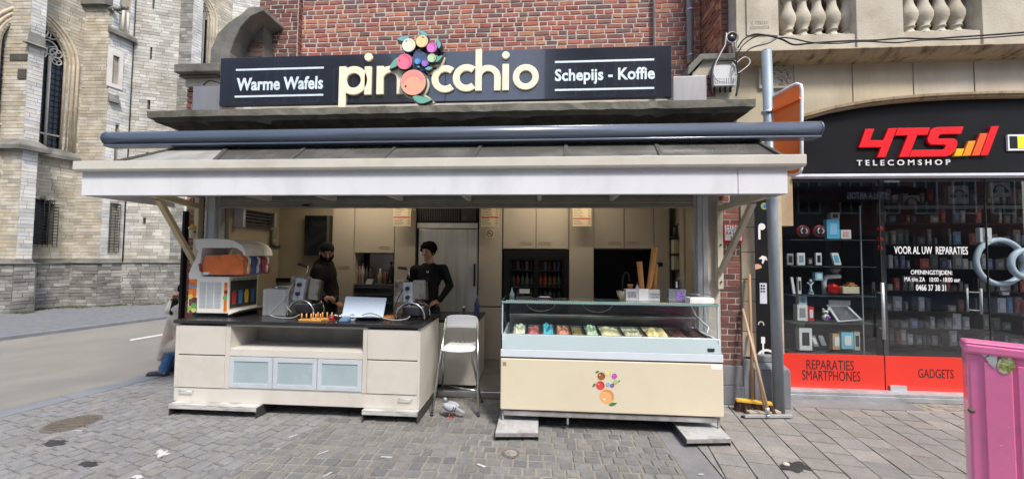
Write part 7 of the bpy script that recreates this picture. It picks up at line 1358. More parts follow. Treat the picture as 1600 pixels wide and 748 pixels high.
# the kitchen's two warm ceiling tubes, whose glow shows on the fridge top and the menu cards
for x_ in (-2.4, .2):
    t = thing('ceiling_lamp', 'warm fluorescent tube on the kitchen ceiling, %s half' % ('left' if x_ < -1 else 'right'), 'lamp', (x_, 4.85, 2.5), 'fluorescent tubes on the kitchen ceiling'); part('housing', sw_ if False else MATS['white_card'], t, (x_ - .65, x_ + .65, 4.8, 4.9, 2.56, 2.598)); m = MB(); m.cyl((x_ - .6, 4.85, 2.535), (x_ + .6, 4.85, 2.535), .014); m.build('tube', M('tube_glow', (.9, .85, .7), .4, emit=(1, .82, .55), es=5) if 'tube_glow' not in MATS else MATS['tube_glow'], t)
    ld = bpy.data.lights.new('tube_light', 'AREA'); ld.shape = 'RECTANGLE'; ld.size = 1.25; ld.size_y = .06; ld.energy = 3.6; ld.color = (1, .88, .7); lo2_ = bpy.data.objects.new('tube_light', ld); COL.objects.link(lo2_); lo2_.location = (x_, 4.78, 2.515)
# menus
mpaper = M('menu_paper', (.66, .54, .36), .5); mred = M('menu_red', (.45, .05, .04), .5); mink = M('menu_ink', (.08, .05, .04), .6)
def menu(a, b, c, d, lab, redy):
    Y = 5.12; q = rect(a, b, c, d, Y); t = thing('menu_board', lab, 'menu', ((q[0] + q[2]) / 2, Y, q[1])); part('card', mpaper, t, (q[0], q[2], Y, Y + .01, q[1], q[3] + .1), bev=.001); hgt = q[3] - q[1]
    zr_2 = q[3] - (redy - b) / (d - b) * hgt; part('red_band', mred, t, (q[0] + .005, q[2] - .005, Y - .001, Y - .0002, zr_2 - .012, zr_2 + .006)); m = MB(); z_ = q[1] + .025
    while z_ < q[3] + .08:
        if abs(z_ - zr_2) > .018:
            x_ = q[0] + .015; e = q[0] + U(.4, .6) * (q[2] - q[0])
            while x_ < e: w_ = U(.006, .02); m.box(x_, x_ + w_, Y - .0008, Y - .0001, z_, z_ + .007); x_ += w_ + .004
            m.box(q[2] - .045, q[2] - .03, Y - .0008, Y - .0001, z_, z_ + .007); m.box(q[2] - .027, q[2] - .012, Y - .0008, Y - .0001, z_, z_ + .007)
        z_ += .0215
    m.build('print_lines', mink, t); m = MB(); m.cyl((q[0] + .04, Y + .005, q[3] + .1), (q[0] + .04, Y + .005, 2.6), .002, n=5); m.cyl((q[2] - .04, Y + .005, q[3] + .1), (q[2] - .04, Y + .005, 2.6), .002, n=5); m.build('wire', MATS['iron'], t)
menu(614.7, 325, 642, 353.5, 'menu card with red band hanging left of the steel fridge', 339); menu(752, 325, 779.5, 354, 'menu card with red band hanging above the no smoking sign', 339); menu(895, 324, 924, 353.5, 'menu card hanging between the two double cabinets', 341)
q = rect(759, 358, 772, 371.5, YB); t = thing('no_smoking_sign', 'small square no smoking sign on the beige panel', 'sign', ((q[0] + q[2]) / 2, YB, q[1])); part('plate', mpaper, t, (q[0], q[2], YB - .004, YB + .0015, q[1], q[3])); cx_, cz_ = (q[0] + q[2]) / 2, (q[1] + q[3]) / 2
m = MB(); m.tube([(cx_ + .042 * math.cos(i * .3142), YB - .0055, cz_ + .042 * math.sin(i * .3142)) for i in range(21)], .005, 5); m.tube([(cx_ - .03, YB - .0055, cz_ + .03), (cx_ + .03, YB - .0055, cz_ - .03)], .004, 5); m.box(cx_ - .026, cx_ + .02, YB - .0055, YB - .0042, cz_ - .006, cz_ + .005); m.build('symbol', mink, t)
# left end of the kitchen: air curtain, boxes, pipes, black wall cupboard
hx = -3.84; t = thing('air_heater', 'white slatted heater high on the left kitchen wall', 'heater', (hx + .1, 4.8, 2.0)); part('casing', M('heater_white', (.5, .5, .48), .4), t, (hx, hx + .13, 4.56, 4.6, PZ(355, 4.6, 350), PZ(326, 4.6, 350)), (hx, hx + .13, 5.14, 5.18, 1.98, 2.19), (hx, hx + .02, 4.6, 5.14, 1.98, 2.2), bev=.004)
for i in range(5): part('slat', dsm, t, (hx + .03, hx + .12, 4.602, 5.138, 1.99 + i * .042, 1.99 + i * .042 + .022))
q = rect(478.5, 337, 516, 399, 5.36); t = thing('wall_cupboard', 'flat black glossy cabinet on the beige wall behind the man in the cap', 'cabinet', ((q[0] + q[2]) / 2, 5.36, q[1])); part('body', M('cupboard_edge', (.1, .09, .07), .4), t, (q[0], q[2], 5.32, 5.418, q[1], q[3]), bev=.004); part('door', M('gloss_black', (.012, .013, .014), .12, coat=.5), t, (q[0] + .004, q[2] - .03, 5.31, 5.319, q[1] + .004, q[3] - .004), bev=.002)
for a, b, c, d, lab in ((404, 326, 414, 345, 'dark electric box with a pale label near the kitchen ceiling'), (415, 325, 423, 342, 'smaller dark electric box near the kitchen corner')):
    q = rect(a, b, c, d, 5.3); t = thing('electric_box', lab, 'electric box', ((q[0] + q[2]) / 2, 5.3, q[1])); part('box', dsm, t, (q[0], q[2], 5.3, 5.419, q[1], q[3]), bev=.003); part('label', mpaper, t, (q[0] + .02, q[0] + .05, 5.297, 5.2995, q[3] - .08, q[3] - .03))
m = MB()
for a in (385, 390, 397, 403): p = P(a, 356, 5.2); m.tube([(max(p[0], hx + .02), 5.2, 2.2), (max(p[0], hx + .02), 5.2, P(a, 385 + a % 7, 5.2)[1])], .006, 5)
m.build('wall_pipes', M('pipe_cream', (.42, .37, .27), .5), None, label='thin pale pipes running down the left kitchen wall', cat='pipes')
q = rect(388, 383, 423, 386, 5.2); t = tag(part('wall_shelf', dsm, None, (hx + .0, q[2], 5.1, 5.41, q[1], q[3])), 'small dark shelf in the left kitchen corner', 'shelf')
for a, b, r_, lab in ((398, 358, .028, 'tall clear jar on the corner shelf'), (406, 370, .025, 'small clear glass on the corner shelf'), (417, 373, .028, 'round white cup on the corner shelf')):
    x_ = max(PX(a, 5.25), hx + .04); m = MB(); m.lathe([(r_, 0), (r_ * 1.1, (P(a, b, 5.25)[1] - q[3]) * .9), (r_ * .9, P(a, b, 5.25)[1] - q[3])], x_, 5.25, q[3] + .001, 12); m.build('jar', M('jar%d' % a, (.32, .28, .22), .25), None, label=lab, cat='jar')
q = rect(416, 434, 453, 440, 5.4); tag(part('wall_rail', black, None, (q[0], q[2], 5.38, 5.419, q[1], q[3])), 'black rail low on the beige wall left of the man in the cap', 'rail')
part('lower_counter', dsm, thing('kitchen_bench', 'dark kitchen bench along the back wall behind the slush machine', 'bench', (-3.2, 5.3, .06)), (hx, PX(500, 5.2), 5.05, 5.41, .1, .9), bev=.004)
# insect trap lantern
c = P(301.5, 372, 4.43); t = thing('insect_trap', 'hanging insect trap with yellow lid and white jar on the left brick pier', 'insect trap', (c[0], 4.43, c[1])); m = MB(); m.lathe([(.03, 0), (.038, .01), (.04, .09), (.034, .11)], c[0], 4.43, c[1], 14); m.build('jar', M('jar_white', (.62, .58, .48), .4, dirt=(.4, .3, .15), dscale=15), t); m = MB(); m.lathe([(.05, 0), (.052, .015), (.04, .03), (.02, .045), (.02, .06)], c[0], 4.43, c[1] + .111, 14); m.build('lid', M('yolk_plastic', (.85, .42, .03), .4), t); m = MB(); m.tube([(c[0], 4.43, c[1] + .17), (c[0] + .01, 4.43, c[1] + .24), (c[0] + .03, 4.44, c[1] + .3)], .003, 5); m.build('wire', MATS['iron'], t)
x_ = PX(286, 4.46, 430); tag(part('corner_post', black, None, (x_ - .022, x_ + .012, 4.44, 4.5, .0, PZ(330, 4.46, 286))), 'thin black post at the outer left corner of the brick pier', 'post')

# ================================================================ SLUSH MACHINE
zt_c = ztop + .0; ys0, ys1 = 3.93, 4.36; sm_x0, sm_x1 = PX(294, ys0, 460), PX(357, ys0, 460)
S1 = lambda a, b: P(a, b, ys0)
slush = thing('slush_machine', 'slush machine with orange, blue and red tanks at the left end of the counter', 'slush machine', ((sm_x0 + sm_x1) / 2, 4.15, zt_c)); sw = M('machine_white', (.86, .84, .77), .38, var=.03, dirt=(.65, .6, .5), dscale=4, damt=.15); zb4 = S1(325, 489)[1]; zb5 = S1(325, 434)[1]
part('body', sw, slush, (sm_x0, sm_x1, ys0, ys1, zb4, zb5), bev=.006); part('foot_tray', MATS['black_card'], slush, (sm_x0 + .03, sm_x1 + .03, ys0 + .03, ys1 - .02, zt_c + .001, zb4 - .002), bev=.006)
m = MB(); m.py([(sm_x1 - .01, zb4 - .02), (sm_x1 + .12, zb4 + .03), (sm_x1 + .12, zb4 + .045), (sm_x1 + .001, zb4 + .012)], ys0 + .01, ys1 - .01); m.build('drip_tray', sw, slush, bev=.003)
q = (S1(310, 480), S1(347, 440)); lv_ = M('louvre', (.5, .55, .58), .5)
for k_ in range(3):
    w_ = (q[1][0] - q[0][0]) / 3; a = q[0][0] + w_ * k_ + .006; n = 20
    for i in range(n): z_ = q[0][1] + (q[1][1] - q[0][1]) * i / n; part('louvre', lv_, slush, (a, a + w_ - .012, ys0 - .004, ys0 - .0003, z_, z_ + .007))
def sidepic(a, b, c, d, mat, dy=.0015): p = S1(a, d); q_ = S1(c, b); return part('side_picture', mat, slush, (p[0], q_[0], ys0 - dy, ys0 - .0002, p[1], q_[1]))
oj = M('pic_orange', (.8, .22, .03), .4, var=.3, scale=20); sidepic(294.5, 436, 308, 465, oj); sidepic(349, 441, 356, 487, oj); sidepic(295, 446, 308, 449, M('pic_blue', (.12, .35, .7), .4), .002)
sidepic(294.5, 465, 308, 488, M('pic_dark', (.12, .06, .04), .4, var=.5, scale=40))
for a, b, r_, c in ((298, 463, 4, (.7, .65, .08)), (304, 468, 4, (.12, .03, .04)), (299, 472, 4, (.2, .05, .09)), (303, 477, 4.5, (.1, .4, .08)), (297, 481, 4, (.3, .5, .08)), (303, 484, 4, (.6, .65, .2)), (352, 465, 4, (.15, .5, .2)), (353, 456, 3, (.15, .03, .04))):
    m = MB(); p = S1(a, b); m.py(arc(p[0], p[1], r_ * ys0 / FPX, 0, 360, 14)[:-1], ys0 - .003 - .0001 * a % .0009, ys0 - .0002); m.build('fruit_picture', M('pic%d_%d' % (a, b), c, .4), slush)
# front face (towards the right): dark picture panel with cups
xf = sm_x1; part('front_panel', M('panel_dark', (.05, .055, .05), .25, coat=.3), slush, (xf + .0005, xf + .006, ys0 + .02, ys1 - .02, zb4 + .05, zb5 - .03))
for i, c in enumerate(((.5, .05, .06), (.05, .22, .42), (.7, .42, .05), (.04, .12, .3))):
    yc_ = ys0 + .07 + i * .09; m = MB(); m.px([(yc_ - .022, zb4 + .09), (yc_ + .022, zb4 + .09), (yc_ + .032, zb4 + .2), (yc_ + .02, zb4 + .24), (yc_ - .02, zb4 + .24), (yc_ - .032, zb4 + .2)], xf + .0062, xf + .0075); m.build('cup_picture', M('cup_pic%d' % i, c, .35), slush)
part('switch_strip', M('strip_cream', (.5, .46, .34), .4), slush, (xf + .0005, xf + .012, ys0 + .005, ys1 - .005, zb5 - .026, zb5))
for i in range(6): m = MB(); m.cyl((xf + .012, ys0 + .05 + i * .065, zb5 - .013), (xf + .018, ys0 + .05 + i * .065, zb5 - .013), .009, n=10); m.build('button', gy, slush)
# rear housing, tanks
m = MB(); prof = [(294, 434), (294, 428), (297, 420), (301, 411), (306, 402), (308, 393), (305, 386), (304, 374), (310, 373), (316, 376), (315, 388), (313, 400), (312, 414), (314, 430), (314, 434)]; m.py([S1(*p) for p in prof], ys0 + .005, ys1 - .005); m.build('rear_housing', sw, slush, bev=.003)
part('tank_bed', sw, slush, (S1(312, 433)[0], xf + .01, ys0, ys1, zb5 + .0005, zb5 + .012), bev=.002)
tk = glass('tank_plastic', (.97, .975, .98), .03, 1.3, .03, (.7, .72, .75)); wd = (ys1 - ys0) / 3; tcol = [((.95, .22, .04), 'orange'), ((.03, .15, .5), 'blue'), ((.42, .03, .05), 'dark red')]
shell = [(314, 430), (314, 389), (322, 386), (345, 386), (362, 389.5), (374, 394.5), (380, 404), (381, 424), (379, 431)]; fill = [(315, 429), (315, 412), (319, 399), (345, 398), (371, 396.5), (378, 406), (379.5, 423), (378, 429.5)]
lidp = [(306, 386), (304, 373.5), (326, 372.6), (352, 373.5), (366, 376.5), (376, 382), (382, 390), (383.5, 399), (381, 400), (377.5, 393), (370, 388), (360, 385.5), (345, 384.5), (322, 384.5), (315, 387)]
for i in range(3):
    y0_ = ys0 + wd * i + .004; y1_ = y0_ + wd - .008; m = MB(); m.py([S1(*p) for p in shell], y0_, y1_); tkp = m.build('tank', tk, slush, bev=.008, label=tcol[i][1] + ' slush tank')
    m = MB(); m.py([S1(*p) for p in fill], y0_ + .006, y1_ - .006); m.build('slush', M('slush%d' % i, tcol[i][0], .3, var=.15, scale=12, coat=.3, spec=.5), tkp, bev=.01)
    m = MB(); m.py([S1(*p) for p in lidp], y0_ - .001, y1_ + .001); m.build('lid', sw, slush, bev=.003)
    m = MB(); m.py([S1(*p) for p in [(340, 377), (356, 383.4), (380, 387.8), (379, 390), (362, 386), (345, 381.5), (330, 380)]], y0_ + .001, y0_ + .011) if False else m.box(S1(313, 380)[0], S1(360, 380)[0], y0_ + .0, y0_ + .011, S1(340, 387)[1], S1(340, 384.5)[1]); m.build('lid_rim', sw, slush)
    a = S1(378, 414); yc_ = (y0_ + y1_) / 2; m = MB(); m.lathe([(.012, 0), (.015, .02), (.017, .04), (.014, .085)], a[0] + .012, yc_, a[1] - .095, 12); m.tube([(a[0] + .012, yc_, a[1] - .01), (a[0] + .03, yc_, a[1] + .02), (a[0] + .03, yc_, a[1] + .06), (a[0] + .012, yc_, a[1] + .085), (a[0] - .005, yc_, a[1] + .088)], .012, 8); m.tube([(a[0] - .03, yc_, a[1] - .03), (a[0] + .012, yc_, a[1] - .03)], .014, 8); m.build('tap', M('tap_white', (.72, .7, .62), .35) if 'tap_white' not in MATS else MATS['tap_white'], slush)
m = MB(); p = S1(322, 427); m.py([(p[0] + .042 * math.cos(t) if abs(math.cos(t)) > .3 else p[0] + .042 * math.cos(t), p[1] + .016 * math.sin(t)) for t in [i * .3142 for i in range(20)]], ys0 - .004, ys0 + .006); m.build('oval_label', wpr, slush)
m = MB(); m.tube([S_ for S_ in [(S1(312, 412)[0], ys0 - .0, S1(312, 412)[1]), (S1(314, 424)[0], ys0, S1(314, 424)[1])]], .012, 8); m.build('drum_end', M('drum_red', (.4, .06, .03), .4), slush)

# ================================================================ THINGS ON THE COUNTER
zc_ = ztop + .0008
def cx(px_, Y, py_=480): return PX(px_, Y, py_)
Ya = 4.08
q = rect(410.5, 452, 451, 488, Ya); t = thing('steel_box', 'square stainless steel box with shallow pans on its lid left of the first waffle iron', 'steel box', ((q[0] + q[2]) / 2, Ya, zc_)); part('box', sst, t, (q[0], q[2], Ya, Ya + .24, zc_, q[3]), bev=.004); m = MB(); m.lathe([(.06, 0), (.07, .03), (.074, .032), (.0, .03)], (q[0] + q[2]) / 2 + .03, Ya + .1, q[3] + .001, 18); m.lathe([(.045, 0), (.05, .02), (.0, .02)], q[0] + .07, Ya + .14, q[3] + .001, 16); m.build('pan', MATS['chrome'], t)
plate_m = M('stained_plate', (.5, .48, .43), .35, metal=.7, var=.15, scale=6, dirt=(.09, .04, .015), dscale=4.5, damt=1); knob = MATS['black_card']; panelm = M('iron_panel', (.52, .57, .62), .35, metal=.3)
def waffle_iron(lab, poly_l, pan, poly_r, knobs, hoop, hnd, Y):
    cxm = P((poly_l[0][0] + poly_r[2][0]) / 2, 470, Y)[0]; t = thing('waffle_iron', lab, 'waffle iron', (cxm, Y + .1, zc_)); 
    m = MB(); m.py(poly(poly_l, Y + .05), Y + .05, Y + .2); m.build('left_housing', plate_m, t, bev=.005)
    m = MB(); m.py(poly(poly_r, Y + .04), Y + .04, Y + .09); m.build('right_plate', plate_m, t, bev=.005); m = MB(); m.py(poly([(a + 3, b + 2) for a, b in poly_r], Y + .1), Y + .1, Y + .16); m.build('rear_plate', dsm, t, bev=.004)
    m = MB(); m.py(poly(pan, Y), Y, Y + .045); m.build('control_panel', panelm, t, bev=.004)
    for a, b in knobs: p = P(a, b, Y); m = MB(); m.cyl((p[0], Y - .0005, p[1]), (p[0], Y - .028, p[1]), .023, .02, 16); m.box(p[0] - .004, p[0] + .004, Y - .032, Y - .0285, p[1] - .018, p[1] + .018); m.build('knob', knob, t); 
    for a, b in knobs: p = P(a - .5, b + 6, Y); m = MB(); m.cyl((p[0], Y - .0005, p[1]), (p[0], Y - .004, p[1]), .005, n=8); m.build('pilot_lamp', knob, t)
    yb3 = Y + .02; x0_, x1_ = P(hoop[0], 490, yb3)[0], P(hoop[1], 490, yb3)[0]; zt5 = P(0, hoop[2], yb3)[1]; zt5 = P((hoop[0] + hoop[1]) / 2, hoop[2], yb3)[1]; xm = (x0_ + x1_) / 2; rr = (x1_ - x0_) / 2
    for dy in (0, .2): m = MB(); m.tube([(xm - rr * math.cos(i * math.pi / 16), Y - .0 + dy, zc_ + .01 + (zt5 - zc_) * math.sin(i * math.pi / 16) ** .8) for i in range(17)], .011, 8); m.build('hoop', MATS['chrome'], t)
    m = MB(); m.cyl((xm + .02, Y + .12, zc_ + .05), (xm + .02, Y + .12, zc_ + .13), .13, .14, 20); m.cyl((xm + .02, Y + .12, zc_ + .001), (xm + .02, Y + .12, zc_ + .048), .08, .06, 16); m.build('baking_plate', MATS['black_card'], t, bev=.004)
    m = MB(); m.box(xm - .1, xm + .14, Y + .02, Y + .2, zc_ + .132, zc_ + .145); m.build('cross_plate', MATS['chrome'], t, bev=.003)
    h0, h1, h2, h3 = [P(a, b, Y + .12) for a, b in hnd]; m = MB(); m.cyl((h0[0], Y + .12, h0[1]), (h1[0], Y + .12, h1[1]), .016, .018, 12); m.build('handle', M('handle_dark', (.07, .025, .02), .4) if 'handle_dark' not in MATS else MATS['handle_dark'], t); m = MB(); m.tube([(h1[0], Y + .12, h1[1]), (h2[0], Y + .12, h2[1]), (h2[0] + .005, Y + .12, h2[1] - .02), (h3[0], Y + .12, h3[1])], .008, 8); m.build('lever', MATS['chrome'], t)
    return t
waffle_iron('left waffle iron, tilted open, with two knobs on its sloping grey panel', [(454, 468), (455, 431), (475, 434), (472, 468)], [(457, 469), (463, 434), (478, 437), (472, 469)], [(480, 467), (485, 435), (499, 438), (495, 469)], [(468.5, 444.5), (466, 458.5)], (451, 492, 470), [(466, 412.5), (479, 415.5), (481, 416), (477, 436)], 3.98)
waffle_iron('right waffle iron, upright, with stained plates on both sides of its panel', [(615.5, 472), (616.5, 438), (631, 438), (631, 472)], [(630, 472), (630, 441), (644, 441), (644, 472)], [(645, 467), (645, 438), (663, 438), (664.5, 467)], [(637, 450.5), (637.2, 464.3)], (620, 664, 474), [(622.5, 418), (635, 419.5), (638, 421), (640, 435)], 3.95)
# cone peg rack
pr = M('peg_wood', (.66, .34, .09), .5, var=.1, scale=12); a, b = P(468, 498, 3.8)[0], P(513, 498, 3.8)[0]; t = thing('peg_rack', 'orange wooden rack of upright pegs at the front edge of the counter', 'rack', ((a + b) / 2, 3.8, zc_)); part('base', pr, t, (a, b - .07, 3.78, 3.83, zc_, zc_ + .018), (a + .07, b, 3.86, 3.91, zc_, zc_ + .018), bev=.003)
for i in range(5): x_ = a + .02 + i * .05; m = MB(); m.cyl((x_, 3.805, zc_ + .0185), (x_, 3.805, zc_ + .075), .007, .006, 8); m.build('peg', pr, t); m = MB(); m.cyl((x_ + .075, 3.885, zc_ + .0185), (x_ + .075, 3.885, zc_ + .078), .007, .006, 8); m.build('peg', pr, t)
# tilted glossy screen
t = thing('tilted_screen', 'pale glossy tilted screen standing in the middle of the counter', 'screen', (cx(570, 3.95), 3.95, zc_)); sc4 = [P(534, 495, 3.86), P(598, 496, 3.86), P(604, 465, 4.0), P(540, 462.5, 4.0)]; ys4 = (3.86, 3.86, 4.0, 4.0); zf = zc_ + .004 - min(sc4[0][1], sc4[1][1])
m = MB(); v = [(p[0], y, max(p[1], zc_ + .004)) for p, y in zip(sc4, ys4)]; v2 = [(x, y + .012, z - .006) for x, y, z in v]; m.hexa([v2[0], v2[1], v2[2], v2[3]][:0] + v2 + v); m.build('panel', M('screen_gloss', (.5, .6, .72), .12, coat=.5, var=.06, scale=3), t, bev=.002); part('stand', MATS['black_card'], t, (v[0][0] + .12, v[1][0] - .12, 3.96, 4.05, zc_, zc_ + .12), bev=.004)
# small things
t = thing('card_reader', 'small blue and grey card reader before the tilted screen', 'card reader', (cx(539, 3.82), 3.82, zc_)); x_ = cx(539, 3.82); m = MB(); m.hexa([(x_ - .04, 3.78, zc_), (x_ + .04, 3.78, zc_), (x_ + .045, 3.88, zc_), (x_ - .035, 3.88, zc_), (x_ - .04, 3.78, zc_ + .02), (x_ + .04, 3.78, zc_ + .02), (x_ + .045, 3.88, zc_ + .05), (x_ - .035, 3.88, zc_ + .05)]); m.build('body', M('reader_blue', (.12, .2, .34), .35), t, bev=.004); part('keys', gy, t, (x_ - .025, x_ + .025, 3.79, 3.80, zc_ + .024, zc_ + .03))
x_ = cx(552, 3.88); t = thing('tape_roll', 'round silver roll beside the card reader', 'roll', (x_, 3.88, zc_)); m = MB(); m.cyl((x_, 3.87, zc_ + .036), (x_, 3.9, zc_ + .036), .036, n=20); m.build('roll', sst, t); m = MB(); m.cyl((x_, 3.868, zc_ + .036), (x_, 3.8695, zc_ + .036), .014, n=14); m.build('core', MATS['black_card'], t)
x_ = cx(516.5, 3.86); m = MB(); m.ell((x_, 3.88, zc_ + .022), (.03, .03, .022), 9, 6); m.box(x_ - .01, x_ + .04, 3.86, 3.89, zc_, zc_ + .014); m.build('red_pouch', MATS['speaker_red'], None, label='small crumpled red bag right of the peg rack', cat='bag')
x_ = cx(527, 3.98); m = MB(); random.seed(4)
for i in range(14): m.ell((x_ + U(-.06, .06), 3.98 + U(-.04, .04), zc_ + .02 + U(0, .02)), (U(.015, .03), U(.015, .03), U(.01, .02)), 6, 4)
m.build('foil', MATS['chrome'], None, label='crumpled silver foil behind the red bag', cat='foil', recalc=False)
t = thing('waffle_tray', 'small tray of golden brown waffles left of the right waffle iron', 'tray', (cx(609, 4.0), 4.0, zc_)); x_ = cx(609, 4.0); part('tray', ins, t, (x_ - .07, x_ + .07, 3.95, 4.08, zc_, zc_ + .012), bev=.003); wf = M('waffle', (.55, .22, .06), .6, var=.3, scale=40, bump=.5)
for i in range(3):
    for j in range(2): w_ = thing('waffle', ('front ', 'back ')[j] + ('left', 'middle', 'right')[i] + ' golden waffle in the small tray on the counter', 'waffle', (x_ - .045 + i * .045, 3.98 + j * .06, zc_ + .013), 'waffles in the small tray'); m = MB(); m.box(x_ - .064 + i * .045, x_ - .028 + i * .045, 3.955 + j * .06, 4.008 + j * .06, zc_ + .013, zc_ + .03 + i * .004); m.build('dough', wf, w_, bev=.004); m = MB(); [m.box(x_ - .06 + i * .045 + k_ * .012, x_ - .057 + i * .045 + k_ * .012, 3.957 + j * .06, 4.006 + j * .06, zc_ + .0305 + i * .004, zc_ + .035 + i * .004) for k_ in range(3)]; m.build('ridge', wf, w_)
def ccable(lab, pts, Y, r=.006, mat=None):
    w_ = [Vector((P(a, b, Y)[0], Y, max(P(a, b, Y)[1], zc_ + r))) for a, b in pts]; out = []
    for i in range(len(w_) - 1):
        p0 = w_[max(i - 1, 0)]; p1 = w_[i]; p2 = w_[i + 1]; p3 = w_[min(i + 2, len(w_) - 1)]
        for k_ in range(6): t = k_ / 6; out.append(.5 * ((2 * p1) + (p2 - p0) * t + (2 * p0 - 5 * p1 + 4 * p2 - p3) * t * t + (3 * p1 - p0 - 3 * p2 + p3) * t ** 3))
    out.append(w_[-1]); out = [Vector((p.x, p.y, max(p.z, zc_ + r))) for p in out]; m = MB(); m.tube(out, r, 6); m.build('cable', mat or M('grey_cable%d' % pts[0][0], (.3, .3, .3), .4), None, label=lab, cat='cable', group='cables on the counter')
ccable('grey cable looping from the left waffle iron down to the counter edge', [(456, 445), (450, 458), (440, 472), (428, 484), (422, 492), (440, 497), (458, 496), (468, 491)], 3.9, .007); ccable('grey cable along the front of the screen to the right iron', [(566, 492), (578, 489), (590, 492), (600, 497), (618, 500), (635, 498), (640, 494)], 3.84, .007); ccable('second grey cable from the left waffle iron panel', [(460, 440), (452, 452), (447, 466), (446, 476), (456, 488)], 3.93, .005)
ccable('dark cable hanging from the right waffle iron panel', [(630, 452), (622, 466), (618, 478), (614, 490), (620, 498)], 3.9, .005, MATS['iron'])
# bottles on the side cabinet
zsd = zz + .036
x_ = PX(745, 4.7, 480); t = thing('water_bottle', 'dark blue clear water bottle on the side cabinet', 'bottle', (x_, 4.7, zsd)); m = MB(); m.lathe([(.03, 0), (.032, .02), (.032, .16), (.014, .21), (.013, .235)], x_, 4.7, zsd, 14); m.build('body', M('bottle_blue', (.05, .07, .16), .15), t); m = MB(); m.lathe([(.016, 0), (.015, .02)], x_, 4.7, zsd + .236, 10); m.build('cap', M('cap_blue', (.3, .35, .5), .4), t)
x_ = PX(725, 4.75, 480); t = thing('shaker', 'slim steel shaker on the side cabinet behind the stool', 'shaker', (x_, 4.75, zsd)); m = MB(); m.lathe([(.02, 0), (.021, .1), (.024, .105), (.024, .12), (.0, .13)], x_, 4.75, zsd, 14); m.build('body', MATS['chrome'], t)

# ================================================================ PEOPLE
skin = M('skin', (.42, .22, .15), .55, var=.08, scale=20); cloth = M('black_cloth', (.014, .014, .017), .9, var=.4, scale=9, bump=2.5, bscale=13, spec=.2, stretch=(1, 1, .6)); cloth2 = M('jacket_cloth', (.02, .017, .015), .9, var=.4, scale=9, bump=2.5, bscale=12, spec=.2, stretch=(1, 1, .6)); hair_m = M('hair', (.006, .005, .005), .9, var=.4, scale=60, bump=.8, spec=.08); trous = M('trousers', (.02, .022, .03), .85)
def rot2(v, c, a): s_, k_ = math.sin(a), math.cos(a); return Vector((c.x + (v.x - c.x) * k_ - (v.y - c.y) * s_, c.y + (v.x - c.x) * s_ + (v.y - c.y) * k_, v.z))
def head(m, c, yaw, pitch=0, sc=1.0):
    """head of about .23 m; yaw 0 looks towards -Y"""
    c = Vector(c); fwd = Vector((math.sin(yaw) * math.cos(pitch), -math.cos(yaw) * math.cos(pitch), -math.sin(pitch))); side = Vector((math.cos(yaw), math.sin(yaw), 0)); upv = side.cross(fwd) * -1
    upv = fwd.cross(side) * -1 if (fwd.cross(side)).z < 0 else fwd.cross(side)
    def T(a, b, d): return c + side * a * sc + fwd * b * sc + upv * d * sc
    nu, nv = 18, 14; v = []
    for j in range(nv + 1):
        ph = math.pi * j / nv; z = math.cos(ph); r = math.sin(ph)
        for i in range(nu):
            t = 2 * math.pi * i / nu; x, y = r * math.cos(t), r * math.sin(t); wz = .118 * z; wx = .075 * x; wy = .095 * y
            if z < 0: wx *= 1 + .38 * z; wy *= (1 + .22 * z) if y > 0 else (1 + .45 * z)
            if y > .4 and z < -.1: wy = min(wy, .088)
            v.append(T(wx, wy, wz))
    m.add(v, [(j * nu + i, (j + 1) * nu + i, (j + 1) * nu + (i + 1) % nu, j * nu + (i + 1) % nu) for j in range(nv) for i in range(nu)], True)
    m.cyl(T(0, .085, .018), T(0, .115, -.028), .008, .016, 8); m.ell(T(0, .106, -.03), (.015, .013, .011), 8, 6); m.cyl(T(-.035, .082, .033), T(.035, .082, .033), .01, .01, 8)
    m.ell(T(0, .088, -.062), (.026, .012, .008), 10, 6); m.ell(T(0, .078, -.095), (.024, .018, .018), 10, 6)
    for s_ in (-1, 1): m.ell(T(s_ * .076, -.002, -.005), (.01, .016, .03), 8, 6); m.ell(T(s_ * .04, .066, -.02), (.022, .016, .02), 8, 6)
    return T
def hand(m, w_, d, n, cup=.5, s=1):
    """palm at wrist w_, fingers along d, palm normal n"""
    w_ = Vector(w_); d = Vector(d).normalized(); n = Vector(n).normalized(); sd_ = d.cross(n).normalized() * s; k_ = Vector
    pc2 = w_ + d * .045
    for i in range(4):
        o = (i - 1.5) * .019; L_ = (.066, .074, .07, .055)[i]; b = w_ + d * .085 + sd_ * o; caps(m, w_ + d * .012 + sd_ * o * .6, b, .014, .011, 8); p1 = b + (d * math.cos(cup * .5) + n * math.sin(cup * .5)) * L_ * .5; p2 = p1 + (d * math.cos(cup * 1.5) + n * math.sin(cup * 1.5)) * L_ * .5; caps(m, b, p1, .0095, .0088, 8); caps(m, p1, p2, .0088, .007, 8)
    t0 = w_ + d * .02 - sd_ * .03; t1 = t0 + (d * .7 - sd_ * .5 + n * .4).normalized() * .035; caps(m, w_ + d * .01, t0, .016, .013, 8); caps(m, t0, t1, .012, .01, 8); caps(m, t1, t1 + (d + n * .5).normalized() * .03, .01, .008, 8)
